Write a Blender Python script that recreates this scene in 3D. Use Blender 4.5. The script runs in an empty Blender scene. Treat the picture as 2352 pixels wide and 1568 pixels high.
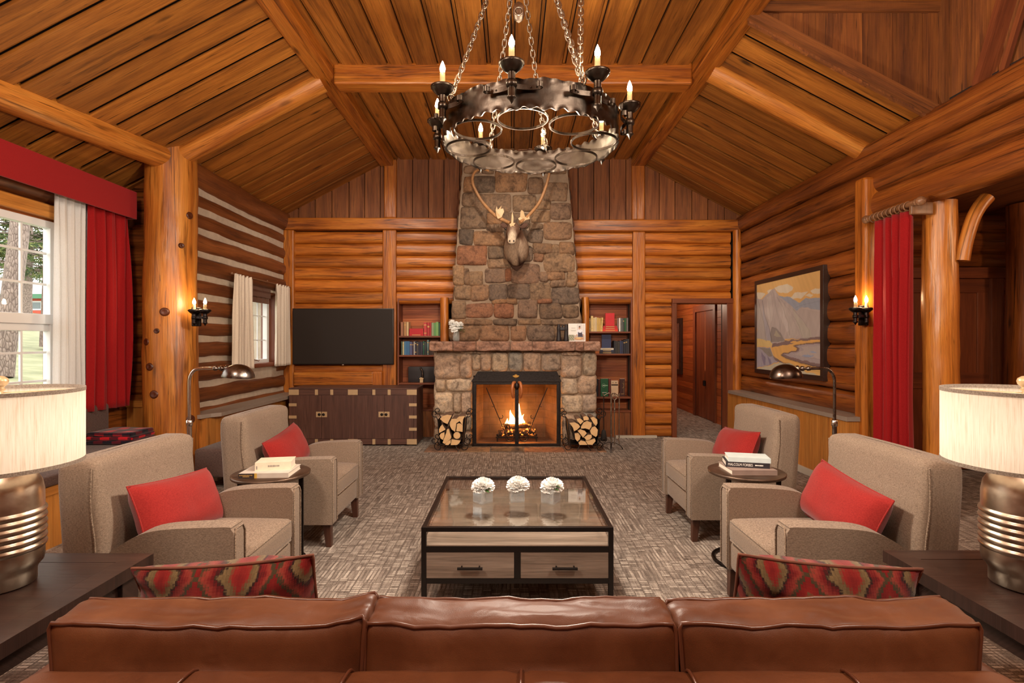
import bpy, bmesh, math, random
from mathutils import Vector, Matrix, noise
PI = math.pi
random.seed(11)
scene = bpy.context.scene
COL = scene.collection

# ------------------------------------------------------------------ camera, sky, exposure
F, CX, CY, EYE = 1215.0, 1176.0, 784.0, 1.45       # focal length and centre in photo pixels, eye height in metres
cam_data = bpy.data.cameras.new('camera')
cam_data.sensor_width = 36.0
cam_data.lens = F / 2352 * 36.0
cam_data.clip_start = 0.02
camera = bpy.data.objects.new('camera', cam_data)
camera.location = (0, 0, EYE)
camera.rotation_euler = (PI / 2, 0, 0)
COL.objects.link(camera)
scene.camera = camera

world = bpy.data.worlds.new('overcast_sky')
scene.world = world
world.use_nodes = True
bg = world.node_tree.nodes['Background']
bg.inputs['Color'].default_value = (1.0, 0.97, 0.93, 1)
bg.inputs['Strength'].default_value = 2.0

scene.view_settings.view_transform = 'Standard'
scene.view_settings.look = 'None'
scene.view_settings.gamma = 1.0
scene.view_settings.exposure = 1.15
scene.view_settings.use_curve_mapping = False
scene.cycles.sample_clamp_indirect = 6.0

def lamp(name, kind, loc, power, color, size=0.1, rot=None, size_y=None, spot=None):
    d = bpy.data.lights.new(name, kind)
    d.energy = power
    d.color = color
    if kind in ('POINT', 'SPOT'):
        d.shadow_soft_size = size
    if kind == 'SPOT' and spot:
        d.spot_size, d.spot_blend = spot
    o = bpy.data.objects.new(name, d)
    o.location = loc
    if rot: o.rotation_euler = rot
    COL.objects.link(o)
    return o
WARM = (1.0, 0.66, 0.36)
BACK_WALL = 8.05
NEUTRAL = (1.0, 0.87, 0.72)
# unseen fill lights added below the roof and behind the camera, no fixtures
for lx, ly, lz, pw in ((-1.6, 0.9, 3.2, 110), (1.6, 0.9, 3.2, 95), (0.0, -1.8, 3.6, 14)):
    lamp('fill_light', 'POINT', (lx, ly, lz), pw, NEUTRAL, 0.3)
# added fill light below the ring chandelier, not one of its bulbs
lamp('low_fill_light', 'POINT', (0.105, 3.05, 2.12), 95, NEUTRAL, 0.12)
# unseen spots added behind the cross beam to brighten the back wall
for sx, tx in ((-2.3, -2.4), (0.0, 0.1), (2.3, 2.4)):
    d = Vector((tx, BACK_WALL, 1.5)) - Vector((sx * 0.75, 5.62, 4.08))
    lamp('wall_fill_spot', 'SPOT', (sx * 0.75, 5.62, 4.08), 70, NEUTRAL, 0.06, d.to_track_quat('-Z', 'Y').to_euler(), spot=(1.5, 0.9))
# ------------------------------------------------------------------ helpers
def wx(px, Y): return (px - CX) * Y / F
def wz(py, Y): return EYE - (py - CY) * Y / F
def P(px, py, Y): return Vector((wx(px, Y), Y, wz(py, Y)))
def V(*a): return Vector(a)
def lerp(a, b, t): return a + (b - a) * t
def rnd(a, b): return random.uniform(a, b)
def nz(x, y=0.0, z=0.0): return noise.noise(Vector((x, y, z)))

JIT = random.Random(5)
class MB:
    """collects geometry for ONE mesh object"""
    def __init__(self):
        self.v, self.f, self.uv, self.m, self.s = [], [], [], [], []
        self.seed()
    def seed(self):
        self.off = (rnd(0, 60), rnd(0, 60))
    def add(self, verts, faces, uvs=None, mi=0, smooth=False):
        b = len(self.v)
        self.v.extend([tuple(p) for p in verts])
        ox, oy = self.off
        for k, f in enumerate(faces):
            self.f.append([b + i for i in f])
            if uvs: self.uv.append([(u + ox, w + oy) for u, w in uvs[k]])
            else:   self.uv.append([(verts[i][0] + ox, verts[i][2] + verts[i][1] + oy) for i in f])
            self.m.append(mi); self.s.append(smooth)
    def box(self, x0, x1, y0, y1, z0, z1, axis='x', mi=0, M=None):
        e = JIT.uniform(0.0001, 0.0007)                # joints never lie in exactly the same plane
        c = [V(x, y, z) for z in (z0 - e, z1 + e) for y in (y0 - e, y1 + e) for x in (x0 - e, x1 + e)]
        F6 = [(0, 2, 3, 1), (4, 5, 7, 6), (0, 1, 5, 4), (2, 6, 7, 3), (0, 4, 6, 2), (1, 3, 7, 5)]
        ax = 'xyz'.index(axis)
        ot = [i for i in range(3) if i != ax]
        self.seed()
        uvs = []
        for k, f in enumerate(F6):
            uvs.append([(c[i][ax], c[i][ot[0]] + c[i][ot[1]] + k * 0.7) for i in f])
        if M: c = [M @ p for p in c]
        self.add(c, F6, uvs, mi)
    def bar(self, p0, p1, w, h, up=(0, 0, 1), mi=0):
        """square bar from p0 to p1, w across, h along 'up'"""
        p0, p1 = Vector(p0), Vector(p1)
        d = (p1 - p0); L = d.length; d.normalize()
        side = d.cross(Vector(up)).normalized(); u = side.cross(d)
        M = Matrix((side, d, u)).transposed().to_4x4(); M.translation = p0
        self.box(-w / 2, w / 2, 0, L, -h / 2, h / 2, 'y', mi, M)
    def tube(self, path, r, n=8, mi=0, smooth=True, closed=False, cap=True, wob=0.0, squash=None, up=None, pw=0.0, hew=0.0):
        path = [Vector(p) for p in path]
        k = len(path)
        rr = r if isinstance(r, (list, tuple)) else [r] * k
        self.seed()
        tang = []
        for i in range(k):
            a = path[(i - 1) % k] if (closed or i > 0) else path[i]
            b = path[(i + 1) % k] if (closed or i < k - 1) else path[i]
            t = b - a
            tang.append(t.normalized() if t.length > 1e-9 else V(0, 0, 1))
        ref = Vector(up) if up else (V(0, 0, 1) if abs(tang[0].z) < 0.9 else V(1, 0, 0))
        nrm = (ref - tang[0] * ref.dot(tang[0])).normalized()
        verts, L, us = [], 0.0, []
        sd = rnd(0, 100)
        for i in range(k):
            if i:
                L += (path[i] - path[i - 1]).length
                nrm = nrm - tang[i] * nrm.dot(tang[i])
                nrm = nrm.normalized() if nrm.length > 1e-6 else tang[i].orthogonal().normalized()
            bn = tang[i].cross(nrm)
            us.append(L)
            for j in range(n):
                a = 2 * PI * j / n
                q = rr[i]
                if wob: q *= 1 + wob * nz(L * 1.7 + sd, math.cos(a) * 0.9, math.sin(a) * 0.9 + sd) + 0.5 * wob * nz(L * 5 + sd, math.cos(a) * 2, math.sin(a) * 2)
                ca, sa = math.cos(a), math.sin(a)
                if hew: q *= 1 + hew * (nz(L * 3.1 + sd, a * 1.1) ** 2 * 2 - 0.4)
                if pw: q /= (abs(ca) ** pw + abs(sa) ** pw) ** (1 / pw)
                if squash: ca, sa = ca * squash[0], sa * squash[1]
                verts.append(path[i] + nrm * (ca * q) + bn * (sa * q))
        faces, uvs = [], []
        rm = max(rr)
        for i in range(k if closed else k - 1):
            i2 = (i + 1) % k
            u0, u1 = us[i], us[i2] if i2 else L + 0.01
            for j in range(n):
                j2 = (j + 1) % n
                faces.append((i * n + j, i * n + j2, i2 * n + j2, i2 * n + j))
                v0, v1 = 2 * PI * rm * j / n, 2 * PI * rm * (j + 1) / n
                uvs.append([(u0, v0), (u0, v1), (u1, v1), (u1, v0)])
        self.add(verts, faces, uvs, mi, smooth)
        if cap and not closed:
            for i, fl in ((0, True), (k - 1, False)):
                ring = [verts[i * n + j] for j in range(n)]
                if fl: ring = ring[::-1]
                self.add(ring, [tuple(range(n))], [[(math.cos(2 * PI * j / n) * 0.02, math.sin(2 * PI * j / n) * rr[i]) for j in range(n)]], mi)
    def log(self, p0, p1, r0, r1=None, n=16, wob=0.07, squash=None, mi=0, step=0.22, bow=0.0, pw=0.0, hew=0.0):
        p0, p1 = Vector(p0), Vector(p1)
        r1 = r0 if r1 is None else r1
        L = (p1 - p0).length
        k = max(2, int(L / step) + 1)
        sd = rnd(0, 100)
        path, rad = [], []
        for i in range(k + 1):
            t = i / k
            p = p0.lerp(p1, t)
            if bow: p = p + V(nz(t * L * 0.8, sd), nz(t * L * 0.8, sd + 7), nz(t * L * 0.8, sd + 15)) * bow
            path.append(p); rad.append(lerp(r0, r1, t))
        self.tube(path, rad, n, mi, True, wob=wob, squash=squash, pw=pw, hew=hew)
    def lathe(self, prof, n=24, c=(0, 0, 0), mi=0, smooth=True, M=None, a0=0.0, a1=2 * PI):
        c = Vector(c); verts = []; k = len(prof)
        full = abs(a1 - a0 - 2 * PI) < 1e-6
        cols = n if full else n + 1
        self.seed()
        for r, z in prof:
            for j in range(cols):
                a = a0 + (a1 - a0) * j / n
                verts.append(V(r * math.cos(a), r * math.sin(a), z))
        if M: verts = [M @ p for p in verts]
        verts = [p + c for p in verts]
        faces, uvs = [], []
        for i in range(k - 1):
            for j in range(n):
                j2 = (j + 1) % cols
                faces.append((i * cols + j, i * cols + j2, (i + 1) * cols + j2, (i + 1) * cols + j))
                R = max(prof[i][0], prof[i + 1][0], 0.01)
                uvs.append([(prof[i][1], j / n * 6.28 * R), (prof[i][1], (j + 1) / n * 6.28 * R), (prof[i + 1][1], (j + 1) / n * 6.28 * R), (prof[i + 1][1], j / n * 6.28 * R)])
        self.add(verts, faces, uvs, mi, smooth)
    def grid(self, fn, nu, nv, mi=0, smooth=True, wrap_u=False, flip=False, us=1.0, vs=1.0):
        cu = nu if wrap_u else nu + 1
        verts = [Vector(fn(i / nu, j / nv)) for j in range(nv + 1) for i in range(cu)]
        faces, uvs = [], []
        self.seed()
        for j in range(nv):
            for i in range(nu):
                i2 = (i + 1) % cu
                q = [j * cu + i, j * cu + i2, (j + 1) * cu + i2, (j + 1) * cu + i]
                w = [(i / nu * us, j / nv * vs), ((i + 1) / nu * us, j / nv * vs), ((i + 1) / nu * us, (j + 1) / nv * vs), (i / nu * us, (j + 1) / nv * vs)]
                if flip: q, w = q[::-1], w[::-1]
                faces.append(q); uvs.append(w)
        self.add(verts, faces, uvs, mi, smooth)
    def sphere(self, c, r, nu=16, nv=10, mi=0, M=None):
        c = Vector(c)
        if not isinstance(r, (tuple, list)): r = (r, r, r)
        def fn(u, v):
            a, b = 2 * PI * u, PI * (v - 0.5)
            p = V(r[0] * math.cos(a) * math.cos(b), r[1] * math.sin(a) * math.cos(b), r[2] * math.sin(b))
            return (M @ p if M else p) + c
        self.grid(fn, nu, nv, mi, True, wrap_u=True)
    def torus(self, c, R, r, axis=(0, 0, 1), n=32, m=8, mi=0, squash=None):
        a = Vector(axis).normalized(); e = a.orthogonal().normalized(); g = a.cross(e); c = Vector(c)
        self.tube([c + e * (R * math.cos(2 * PI * i / n)) + g * (R * math.sin(2 * PI * i / n)) for i in range(n)], r, m, mi, closed=True, squash=squash, up=a)
    def prism(self, poly, fn, h0, h1, mi=0, smooth=False, side_mi=None):
        """poly: list of (u,w) counter-clockwise; fn(u,w,h)->point"""
        n = len(poly); self.seed()
        a = [Vector(fn(u, w, h0)) for u, w in poly]; b = [Vector(fn(u, w, h1)) for u, w in poly]
        self.add(a, [tuple(range(n))[::-1]], [[poly[i] for i in range(n)][::-1]], mi)
        self.add(b, [tuple(range(n))], [[poly[i] for i in range(n)]], mi)
        L = 0; faces, uvs = [], []
        for i in range(n):
            j = (i + 1) % n
            d = math.dist(poly[i], poly[j])
            faces.append((i, j, n + j, n + i)); uvs.append([(h0, L), (h0, L + d), (h1, L + d), (h1, L)]); L += d
        self.add(a + b, faces, uvs, mi if side_mi is None else side_mi, smooth)
    def ribbon(self, pts, up, h, th, mi=0, smooth=True):
        """flat strip of thickness th and height h along 'up', following pts"""
        up = Vector(up).normalized(); pts = [Vector(p) for p in pts]; k = len(pts)
        verts = []
        for i in range(k):
            t = (pts[min(i + 1, k - 1)] - pts[max(i - 1, 0)]).normalized()
            s = t.cross(up).normalized() * (th / 2)
            for q in (pts[i] + s - up * h / 2, pts[i] + s + up * h / 2, pts[i] - s + up * h / 2, pts[i] - s - up * h / 2): verts.append(q)
        faces = []
        for i in range(k - 1):
            for j in range(4):
                faces.append((i * 4 + j, i * 4 + (j + 1) % 4, (i + 1) * 4 + (j + 1) % 4, (i + 1) * 4 + j))
        faces += [(3, 2, 1, 0), tuple((k - 1) * 4 + j for j in range(4))]
        self.add(verts, faces, None, mi, False)
    def rbox(self, x0, x1, y0, y1, z0, z1, r=0.03, n=6, mi=0, deform=None, M=None):
        """rounded, subdivided box; deform(p, c, h)->p for soft shapes"""
        c = V((x0 + x1) / 2, (y0 + y1) / 2, (z0 + z1) / 2); h = V((x1 - x0) / 2, (y1 - y0) / 2, (z1 - z0) / 2)
        r = min(r, h.x, h.y, h.z)
        def ticks(hh):
            t = [-1, -1 + 0.35 * r / hh, -1 + r / hh] + [lerp(-1 + r / hh, 1 - r / hh, i / n) for i in range(1, n)] + [1 - r / hh, 1 - 0.35 * r / hh, 1]
            return t
        T = [ticks(h.x), ticks(h.y), ticks(h.z)]
        K = len(T[0]); idx = {}; verts = []; faces = []; uvs = []
        self.seed()
        def vid(i, j, k):
            key = (i, j, k)
            if key not in idx:
                p = V(T[0][i] * h.x, T[1][j] * h.y, T[2][k] * h.z)
                q = V(*[max(-h[a] + r, min(h[a] - r, p[a])) for a in range(3)])
                d = p - q
                if d.length > 1e-9: p = q + d.normalized() * r
                p = p + c
                if deform: p = deform(p, c, h)
                if M: p = M @ p
                idx[key] = len(verts); verts.append(p)
            return idx[key]
        for ax in range(3):
            for side in (0, K - 1):
                for a in range(K - 1):
                    for b in range(K - 1):
                        q = []; w = []
                        for da, db in ((0, 0), (1, 0), (1, 1), (0, 1)):
                            ijk = [0, 0, 0]; o1, o2 = (ax + 1) % 3, (ax + 2) % 3
                            ijk[ax] = side; ijk[o1] = a + da; ijk[o2] = b + db
                            q.append(vid(*ijk)); w.append((T[o1][a + da] * h[o1], T[o2][b + db] * h[o2]))
                        if side == 0: q, w = q[::-1], w[::-1]
                        faces.append(q); uvs.append(w)
        self.add(verts, faces, uvs, mi, True)
    def build(self, name, mats, parent=None, loc=None, rot=None, bevel=0, bseg=2, sub=0, kind=None, label=None):
        me = bpy.data.meshes.new(name)
        me.from_pydata(self.v, [], self.f)
        uvl = me.uv_layers.new(name='UVMap')
        flat = [c for f in self.uv for p in f for c in p]
        uvl.data.foreach_set('uv', flat)
        if not isinstance(mats, (list, tuple)): mats = [mats]
        for m in mats: me.materials.append(m)
        me.polygons.foreach_set('material_index', self.m)
        me.polygons.foreach_set('use_smooth', self.s)
        me.update()
        o = bpy.data.objects.new(name, me)
        COL.objects.link(o)
        if parent: o.parent = parent
        if loc is not None: o.location = loc
        if rot is not None: o.rotation_euler = rot
        if bevel:
            b = o.modifiers.new('bevel', 'BEVEL'); b.width = bevel; b.segments = bseg; b.limit_method = 'ANGLE'; b.angle_limit = 0.6
            b.harden_normals = False
        if sub:
            s = o.modifiers.new('sub', 'SUBSURF'); s.levels = sub; s.render_levels = sub
        if kind: o['kind'] = kind
        if label: o['label'] = label
        return o

def tag(o, label, cat, group=None):
    o['label'] = label; o['category'] = cat
    if group: o['group'] = group
    return o
def thing(name, label, cat, loc=(0, 0, 0), rz=0.0, group=None):
    o = bpy.data.objects.new(name, None)
    o.empty_display_size = 0.1
    COL.objects.link(o); o.location = loc; o.rotation_euler = (0, 0, rz)
    return tag(o, label, cat, group)
def copy_tree(o, parent=None):
    c = o.copy(); COL.objects.link(c)
    if parent: c.parent = parent
    for ch in list(o.children): copy_tree(ch, c)
    return c
def spiral(c, r0, r1, a0, a1, e, g, n=20):
    c, e, g = Vector(c), Vector(e), Vector(g)
    return [c + (e * math.cos(lerp(a0, a1, i / n)) + g * math.sin(lerp(a0, a1, i / n))) * lerp(r0, r1, i / n) for i in range(n + 1)]
def smooth_path(pts, n=6):
    pts = [Vector(p) for p in pts]; out = []
    for i in range(len(pts) - 1):
        p0 = pts[max(i - 1, 0)]; p1 = pts[i]; p2 = pts[i + 1]; p3 = pts[min(i + 2, len(pts) - 1)]
        for k in range(n):
            t = k / n
            out.append(0.5 * ((2 * p1) + (p2 - p0) * t + (2 * p0 - 5 * p1 + 4 * p2 - p3) * t * t + (3 * p1 - p0 - 3 * p2 + p3) * t ** 3))
    out.append(pts[-1]); return out
def inpoly(x, y, poly):
    c = False; j = len(poly) - 1
    for i in range(len(poly)):
        xi, yi = poly[i]; xj, yj = poly[j]
        if (yi > y) != (yj > y) and x < (xj - xi) * (y - yi) / (yj - yi) + xi: c = not c
        j = i
    return c
def canvas(name, o, U, W, nu, nv, fn, mat, parent, thick=None):
    """flat printed or painted sheet; fn(u,v)->(r,g,b) written to a colour attribute"""
    o, U, W = Vector(o), Vector(U), Vector(W)
    vs = [tuple(o + U * (i / nu) + W * (j / nv)) for j in range(nv + 1) for i in range(nu + 1)]
    fs = [(j * (nu + 1) + i, j * (nu + 1) + i + 1, (j + 1) * (nu + 1) + i + 1, (j + 1) * (nu + 1) + i) for j in range(nv) for i in range(nu)]
    me = bpy.data.meshes.new(name); me.from_pydata(vs, [], fs)
    at = me.color_attributes.new('Col', 'FLOAT_COLOR', 'POINT')
    cols = []
    for j in range(nv + 1):
        for i in range(nu + 1): cols.extend((*fn(i / nu, j / nv), 1.0))
    at.data.foreach_set('color', cols)
    me.materials.append(mat); me.update()
    ob = bpy.data.objects.new(name, me); COL.objects.link(ob); ob.parent = parent
    return ob
def text_mesh(name, s, size, mat, parent, M, align='CENTER', extrude=0.0004, width=None):
    c = bpy.data.curves.new(name, 'FONT'); c.body = s; c.size = size; c.align_x = align; c.align_y = 'CENTER'; c.extrude = extrude
    c.materials.append(mat)
    tmp = bpy.data.objects.new(name, c); COL.objects.link(tmp)
    bpy.context.view_layer.update()
    me = bpy.data.meshes.new_from_object(tmp.evaluated_get(bpy.context.evaluated_depsgraph_get()))
    bpy.data.objects.remove(tmp); bpy.data.curves.remove(c)
    if width:
        xs = [v.co.x for v in me.vertices]; k = width / max(1e-5, max(xs) - min(xs))
        for v in me.vertices: v.co.x *= k
    me.name = name
    o = bpy.data.objects.new(name, me); COL.objects.link(o); o.parent = parent; o.matrix_local = M
    return o
def s2l(r, g, b):
    f = lambda c: c / 12.92 if c <= 0.04045 else ((c + 0.055) / 1.055) ** 2.4
    return (f(r / 255), f(g / 255), f(b / 255))
# ------------------------------------------------------------------ materials
class NT:
    def __init__(self, name):
        self.mat = bpy.data.materials.new(name); self.mat.use_nodes = True
        self.t = self.mat.node_tree; self.n = self.t.nodes; self.l = self.t.links
        self.b = self.n['Principled BSDF']; self.out = self.n['Material Output']
    def new(self, kind, **kw):
        x = self.n.new(kind)
        for k, v in kw.items(): setattr(x, k, v)
        return x
    def link(self, a, b): self.l.new(a, b)
    def coord(self, which='Object'):
        return self.new('ShaderNodeTexCoord').outputs[which]
    def scale(self, vec, s):
        m = self.new('ShaderNodeVectorMath', operation='MULTIPLY'); self.link(vec, m.inputs[0]); m.inputs[1].default_value = s
        return m.outputs[0]
    def noise(self, vec, scale=1.0, detail=3.0, rough=0.55, dist=0.0, out='Fac'):
        x = self.new('ShaderNodeTexNoise'); self.link(vec, x.inputs['Vector'])
        x.inputs['Scale'].default_value = scale; x.inputs['Detail'].default_value = detail
        x.inputs['Roughness'].default_value = rough; x.inputs['Distortion'].default_value = dist
        return x.outputs[out]
    def voronoi(self, vec, scale=1.0, feature='F1', rand=1.0):
        x = self.new('ShaderNodeTexVoronoi', feature=feature); self.link(vec, x.inputs['Vector']); x.inputs['Scale'].default_value = scale
        x.inputs['Randomness'].default_value = rand
        return x
    def ramp(self, fac, stops, interp='LINEAR'):
        r = self.new('ShaderNodeValToRGB'); self.link(fac, r.inputs[0]); cr = r.color_ramp; cr.interpolation = interp
        while len(cr.elements) < len(stops): cr.elements.new(0.5)
        for e, (p, c) in zip(cr.elements, stops):
            e.position = p; e.color = (*c, 1) if not isinstance(c, float) else (c, c, c, 1)
        return r.outputs[0]
    def mix(self, fac, a, b, mode='MIX'):
        m = self.new('ShaderNodeMix', data_type='RGBA', blend_type=mode)
        for s, v in ((m.inputs[0], fac), (m.inputs[6], a), (m.inputs[7], b)):
            if hasattr(v, 'is_linked'): self.link(v, s)
            elif isinstance(v, (int, float)): s.default_value = v
            else: s.default_value = (*v, 1) if len(v) == 3 else v
        return m.outputs[2]
    def math(self, op, a, b=0.0, clamp=False):
        m = self.new('ShaderNodeMath', operation=op, use_clamp=clamp)
        for s, v in ((m.inputs[0], a), (m.inputs[1], b)):
            if hasattr(v, 'is_linked'): self.link(v, s)
            else: s.default_value = v
        return m.outputs[0]
    def island(self):
        return self.new('ShaderNodeNewGeometry').outputs['Random Per Island']
    def bump(self, h, strength=0.3, dist=0.01, normal=None):
        b = self.new('ShaderNodeBump'); self.link(h, b.inputs['Height']); b.inputs['Strength'].default_value = strength; b.inputs['Distance'].default_value = dist
        if normal is not None: self.link(normal, b.inputs['Normal'])
        self.link(b.outputs[0], self.b.inputs['Normal'])
        return b.outputs[0]
    def color(self, c):
        if hasattr(c, 'is_linked'): self.link(c, self.b.inputs['Base Color'])
        else: self.b.inputs['Base Color'].default_value = (*c, 1)
    def set(self, **kw):
        for k, v in kw.items():
            s = self.b.inputs[k.replace('_', ' ')]
            if hasattr(v, 'is_linked'): self.link(v, s)
            else: s.default_value = v

def plain(name, c, rough=0.5, metal=0.0, spec=0.5, bump=0.0, bscale=200.0, var=0.0, coat=0.0):
    t = NT(name)
    co = t.coord('Object')
    if var:
        n = t.noise(co, 14, 4)
        t.color(t.mix(1.0, c, t.ramp(n, [(0.3, 1 - var), (0.7, 1 + var * 0.6)]), 'MULTIPLY'))
    else: t.color(c)
    t.set(Roughness=rough, Metallic=metal, Specular_IOR_Level=spec, Coat_Weight=coat)
    if bump: t.bump(t.noise(co, bscale, 3), bump, 0.004)
    return t.mat

def wood(name, dark, mid, light, rough=0.38, streak=0.55, knots=0.8, var=0.2, spec=0.5, gs=1.0, bump=0.25, crack=0.6, saw=False, hewn=False):
    t = NT(name)
    uv = t.coord('UV')
    n1 = t.noise(t.scale(uv, (0.9 * gs, 9 * gs, 1)), 1, 5, 0.6, 0.5)
    n2 = t.noise(t.scale(uv, (3.0 * gs, 85 * gs, 1)), 1, 3, 0.6)
    n3 = t.noise(t.scale(uv, (1.1 * gs, 26 * gs, 1)), 1, 4, 0.65, 0.8)
    c = t.ramp(n1, [(0.28, dark), (0.5, mid), (0.74, light)])
    c = t.mix(1.0, c, t.ramp(n2, [(0.3, 0.72), (0.65, 1.08)]), 'MULTIPLY')
    st = t.ramp(n3, [(0.53, 0.0), (0.68, 1.0)])
    c = t.mix(t.math('MULTIPLY', st, streak), c, tuple(x * 0.28 for x in dark))
    if crack:
        n4 = t.noise(t.scale(uv, (2.2, 60, 1)), 1, 2, 0.5, 1.2)
        ck = t.ramp(n4, [(0.66, 0.0), (0.70, 1.0)])
        c = t.mix(t.math('MULTIPLY', ck, crack), c, tuple(x * 0.15 for x in dark))
    if knots:
        vo = t.voronoi(t.scale(uv, (1.5, 5.2, 1)), 1.0)
        d = t.ramp(vo.outputs['Distance'], [(0.045, 1.0), (0.15, 0.0)])
        sel = t.new('ShaderNodeSeparateColor'); t.link(vo.outputs['Color'], sel.inputs[0])
        on = t.ramp(sel.outputs[0], [(0.55, 0.0), (0.6, 1.0)])
        c = t.mix(t.math('MULTIPLY', t.math('MULTIPLY', d, on), knots), c, tuple(x * 0.16 for x in dark))
    isl = t.island()
    c = t.mix(1.0, c, t.ramp(isl, [(0.0, 1 - var), (1.0, 1 + var)]), 'MULTIPLY')
    t.color(c)
    h = t.mix(0.5, n2, n3)
    if saw:
        n5 = t.noise(t.scale(uv, (160, 3, 1)), 1, 1, 0.5)
        h = t.mix(0.4, h, n5)
    if hewn:
        n6 = t.noise(t.scale(uv, (3.2, 16, 1)), 1, 2, 0.5)
        h = t.mix(0.6, h, n6)
        t.bump(h, bump * 1.6, 0.02)
    else: t.bump(h, bump, 0.006)
    t.set(Roughness=t.ramp(n1, [(0.2, rough * 1.25), (0.8, rough * 0.85)]), Specular_IOR_Level=spec)
    return t.mat

M = {}
# honey varnished logs, darker boards, oxblood trim
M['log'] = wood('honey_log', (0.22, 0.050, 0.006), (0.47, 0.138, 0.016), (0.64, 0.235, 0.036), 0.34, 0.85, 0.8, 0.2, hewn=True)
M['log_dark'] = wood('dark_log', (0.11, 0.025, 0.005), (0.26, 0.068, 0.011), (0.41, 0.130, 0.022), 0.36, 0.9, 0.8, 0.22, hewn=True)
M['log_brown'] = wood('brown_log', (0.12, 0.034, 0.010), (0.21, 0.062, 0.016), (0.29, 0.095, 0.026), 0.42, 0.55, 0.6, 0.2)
M['column'] = wood('column_log', (0.30, 0.080, 0.010), (0.52, 0.178, 0.026), (0.67, 0.285, 0.055), 0.34, 0.75, 0.6, 0.1, hewn=True)
M['board'] = wood('ceiling_board', (0.18, 0.056, 0.007), (0.35, 0.118, 0.016), (0.50, 0.190, 0.030), 0.48, 0.5, 0.9, 0.22, bump=0.35, saw=True)
M['gable'] = wood('gable_board', (0.12, 0.032, 0.007), (0.22, 0.066, 0.013), (0.32, 0.105, 0.022), 0.62, 0.5, 0.7, 0.2, saw=True)
M['wains'] = wood('wainscot', (0.38, 0.13, 0.022), (0.52, 0.20, 0.035), (0.62, 0.27, 0.06), 0.42, 0.25, 0.4, 0.12, crack=0.0)
M['red_trim'] = wood('oxblood_trim', (0.13, 0.030, 0.010), (0.20, 0.050, 0.016), (0.26, 0.075, 0.024), 0.42, 0.2, 0.0, 0.1, crack=0.0)
M['niche'] = wood('niche_board', (0.26, 0.058, 0.014), (0.36, 0.088, 0.02), (0.46, 0.14, 0.03), 0.45, 0.2, 0.0, 0.25, crack=0.0)
M['espresso'] = wood('espresso_wood', (0.020, 0.009, 0.006), (0.032, 0.015, 0.011), (0.048, 0.024, 0.018), 0.35, 0.3, 0.0, 0.06, crack=0.0)
M['walnut'] = wood('walnut_veneer', (0.070, 0.029, 0.020), (0.105, 0.046, 0.033), (0.145, 0.068, 0.050), 0.42, 0.45, 0.0, 0.08, crack=0.2, gs=1.6)
M['oak'] = wood('limed_oak', (0.16, 0.115, 0.085), (0.235, 0.175, 0.135), (0.32, 0.25, 0.20), 0.45, 0.35, 0.0, 0.08, crack=0.0, gs=1.4)
M['legwood'] = wood('leg_wood', (0.050, 0.016, 0.009), (0.080, 0.028, 0.015), (0.11, 0.04, 0.02), 0.35, 0.2, 0.0, 0.08, crack=0.0)
M['pole'] = wood('turned_wood', (0.16, 0.07, 0.03), (0.24, 0.11, 0.05), (0.32, 0.16, 0.08), 0.4, 0.3, 0.0, 0.1, crack=0.0)
M['ledge'] = plain('grey_ledge', s2l(150, 135, 122), 0.45, var=0.08)
M['basebd'] = plain('pale_baseboard', s2l(186, 176, 160), 0.5)
M['ledge'] = M['ledge']
M['chink'] = plain('white_chinking', s2l(196, 180, 160), 0.85, bump=0.4, bscale=60, var=0.12)
M['mortar'] = plain('mortar', s2l(150, 128, 106), 0.9, bump=0.6, bscale=90, var=0.2)
M['white_frame'] = plain('white_window_frame', s2l(226, 226, 226), 0.4)
M['black_gap'] = plain('dark_gap', (0.012, 0.006, 0.003), 0.9)

def stone(name, cols, var=0.3, rough=0.8, bump=0.9):
    t = NT(name)
    co = t.coord('Object')
    isl = t.island()
    c = t.ramp(isl, [(i / (len(cols) - 1), s2l(*k)) for i, k in enumerate(cols)])
    n1 = t.noise(co, 9, 6, 0.65, 0.6); n2 = t.noise(co, 34, 5, 0.7)
    c = t.mix(0.85, c, t.mix(1.0, c, t.ramp(n1, [(0.3, s2l(120, 105, 100)), (0.5, s2l(235, 225, 220)), (0.7, s2l(255, 235, 215))]), 'MULTIPLY'))
    c = t.mix(1.0, c, t.ramp(n2, [(0.3, 0.62), (0.7, 1.2)]), 'MULTIPLY')
    t.color(c)
    h = t.mix(0.45, n1, n2)
    t.bump(h, bump, 0.03)
    t.set(Roughness=rough, Specular_IOR_Level=0.3)
    return t.mat
M['stone'] = stone('chimney_fieldstone', [(124, 108, 92), (168, 138, 106), (110, 98, 86), (172, 134, 98), (142, 120, 102), (160, 112, 84), (158, 132, 104), (122, 108, 96), (166, 138, 110)])
M['stone_pale'] = stone('hearth_fieldstone', [(206, 186, 158), (222, 204, 178), (188, 172, 154), (214, 192, 162), (168, 168, 160), (210, 186, 162), (198, 174, 150)])
M['stone_pink'] = stone('mantel_stone', [(176, 140, 120), (186, 152, 132), (160, 124, 106), (170, 132, 112)])

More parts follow.
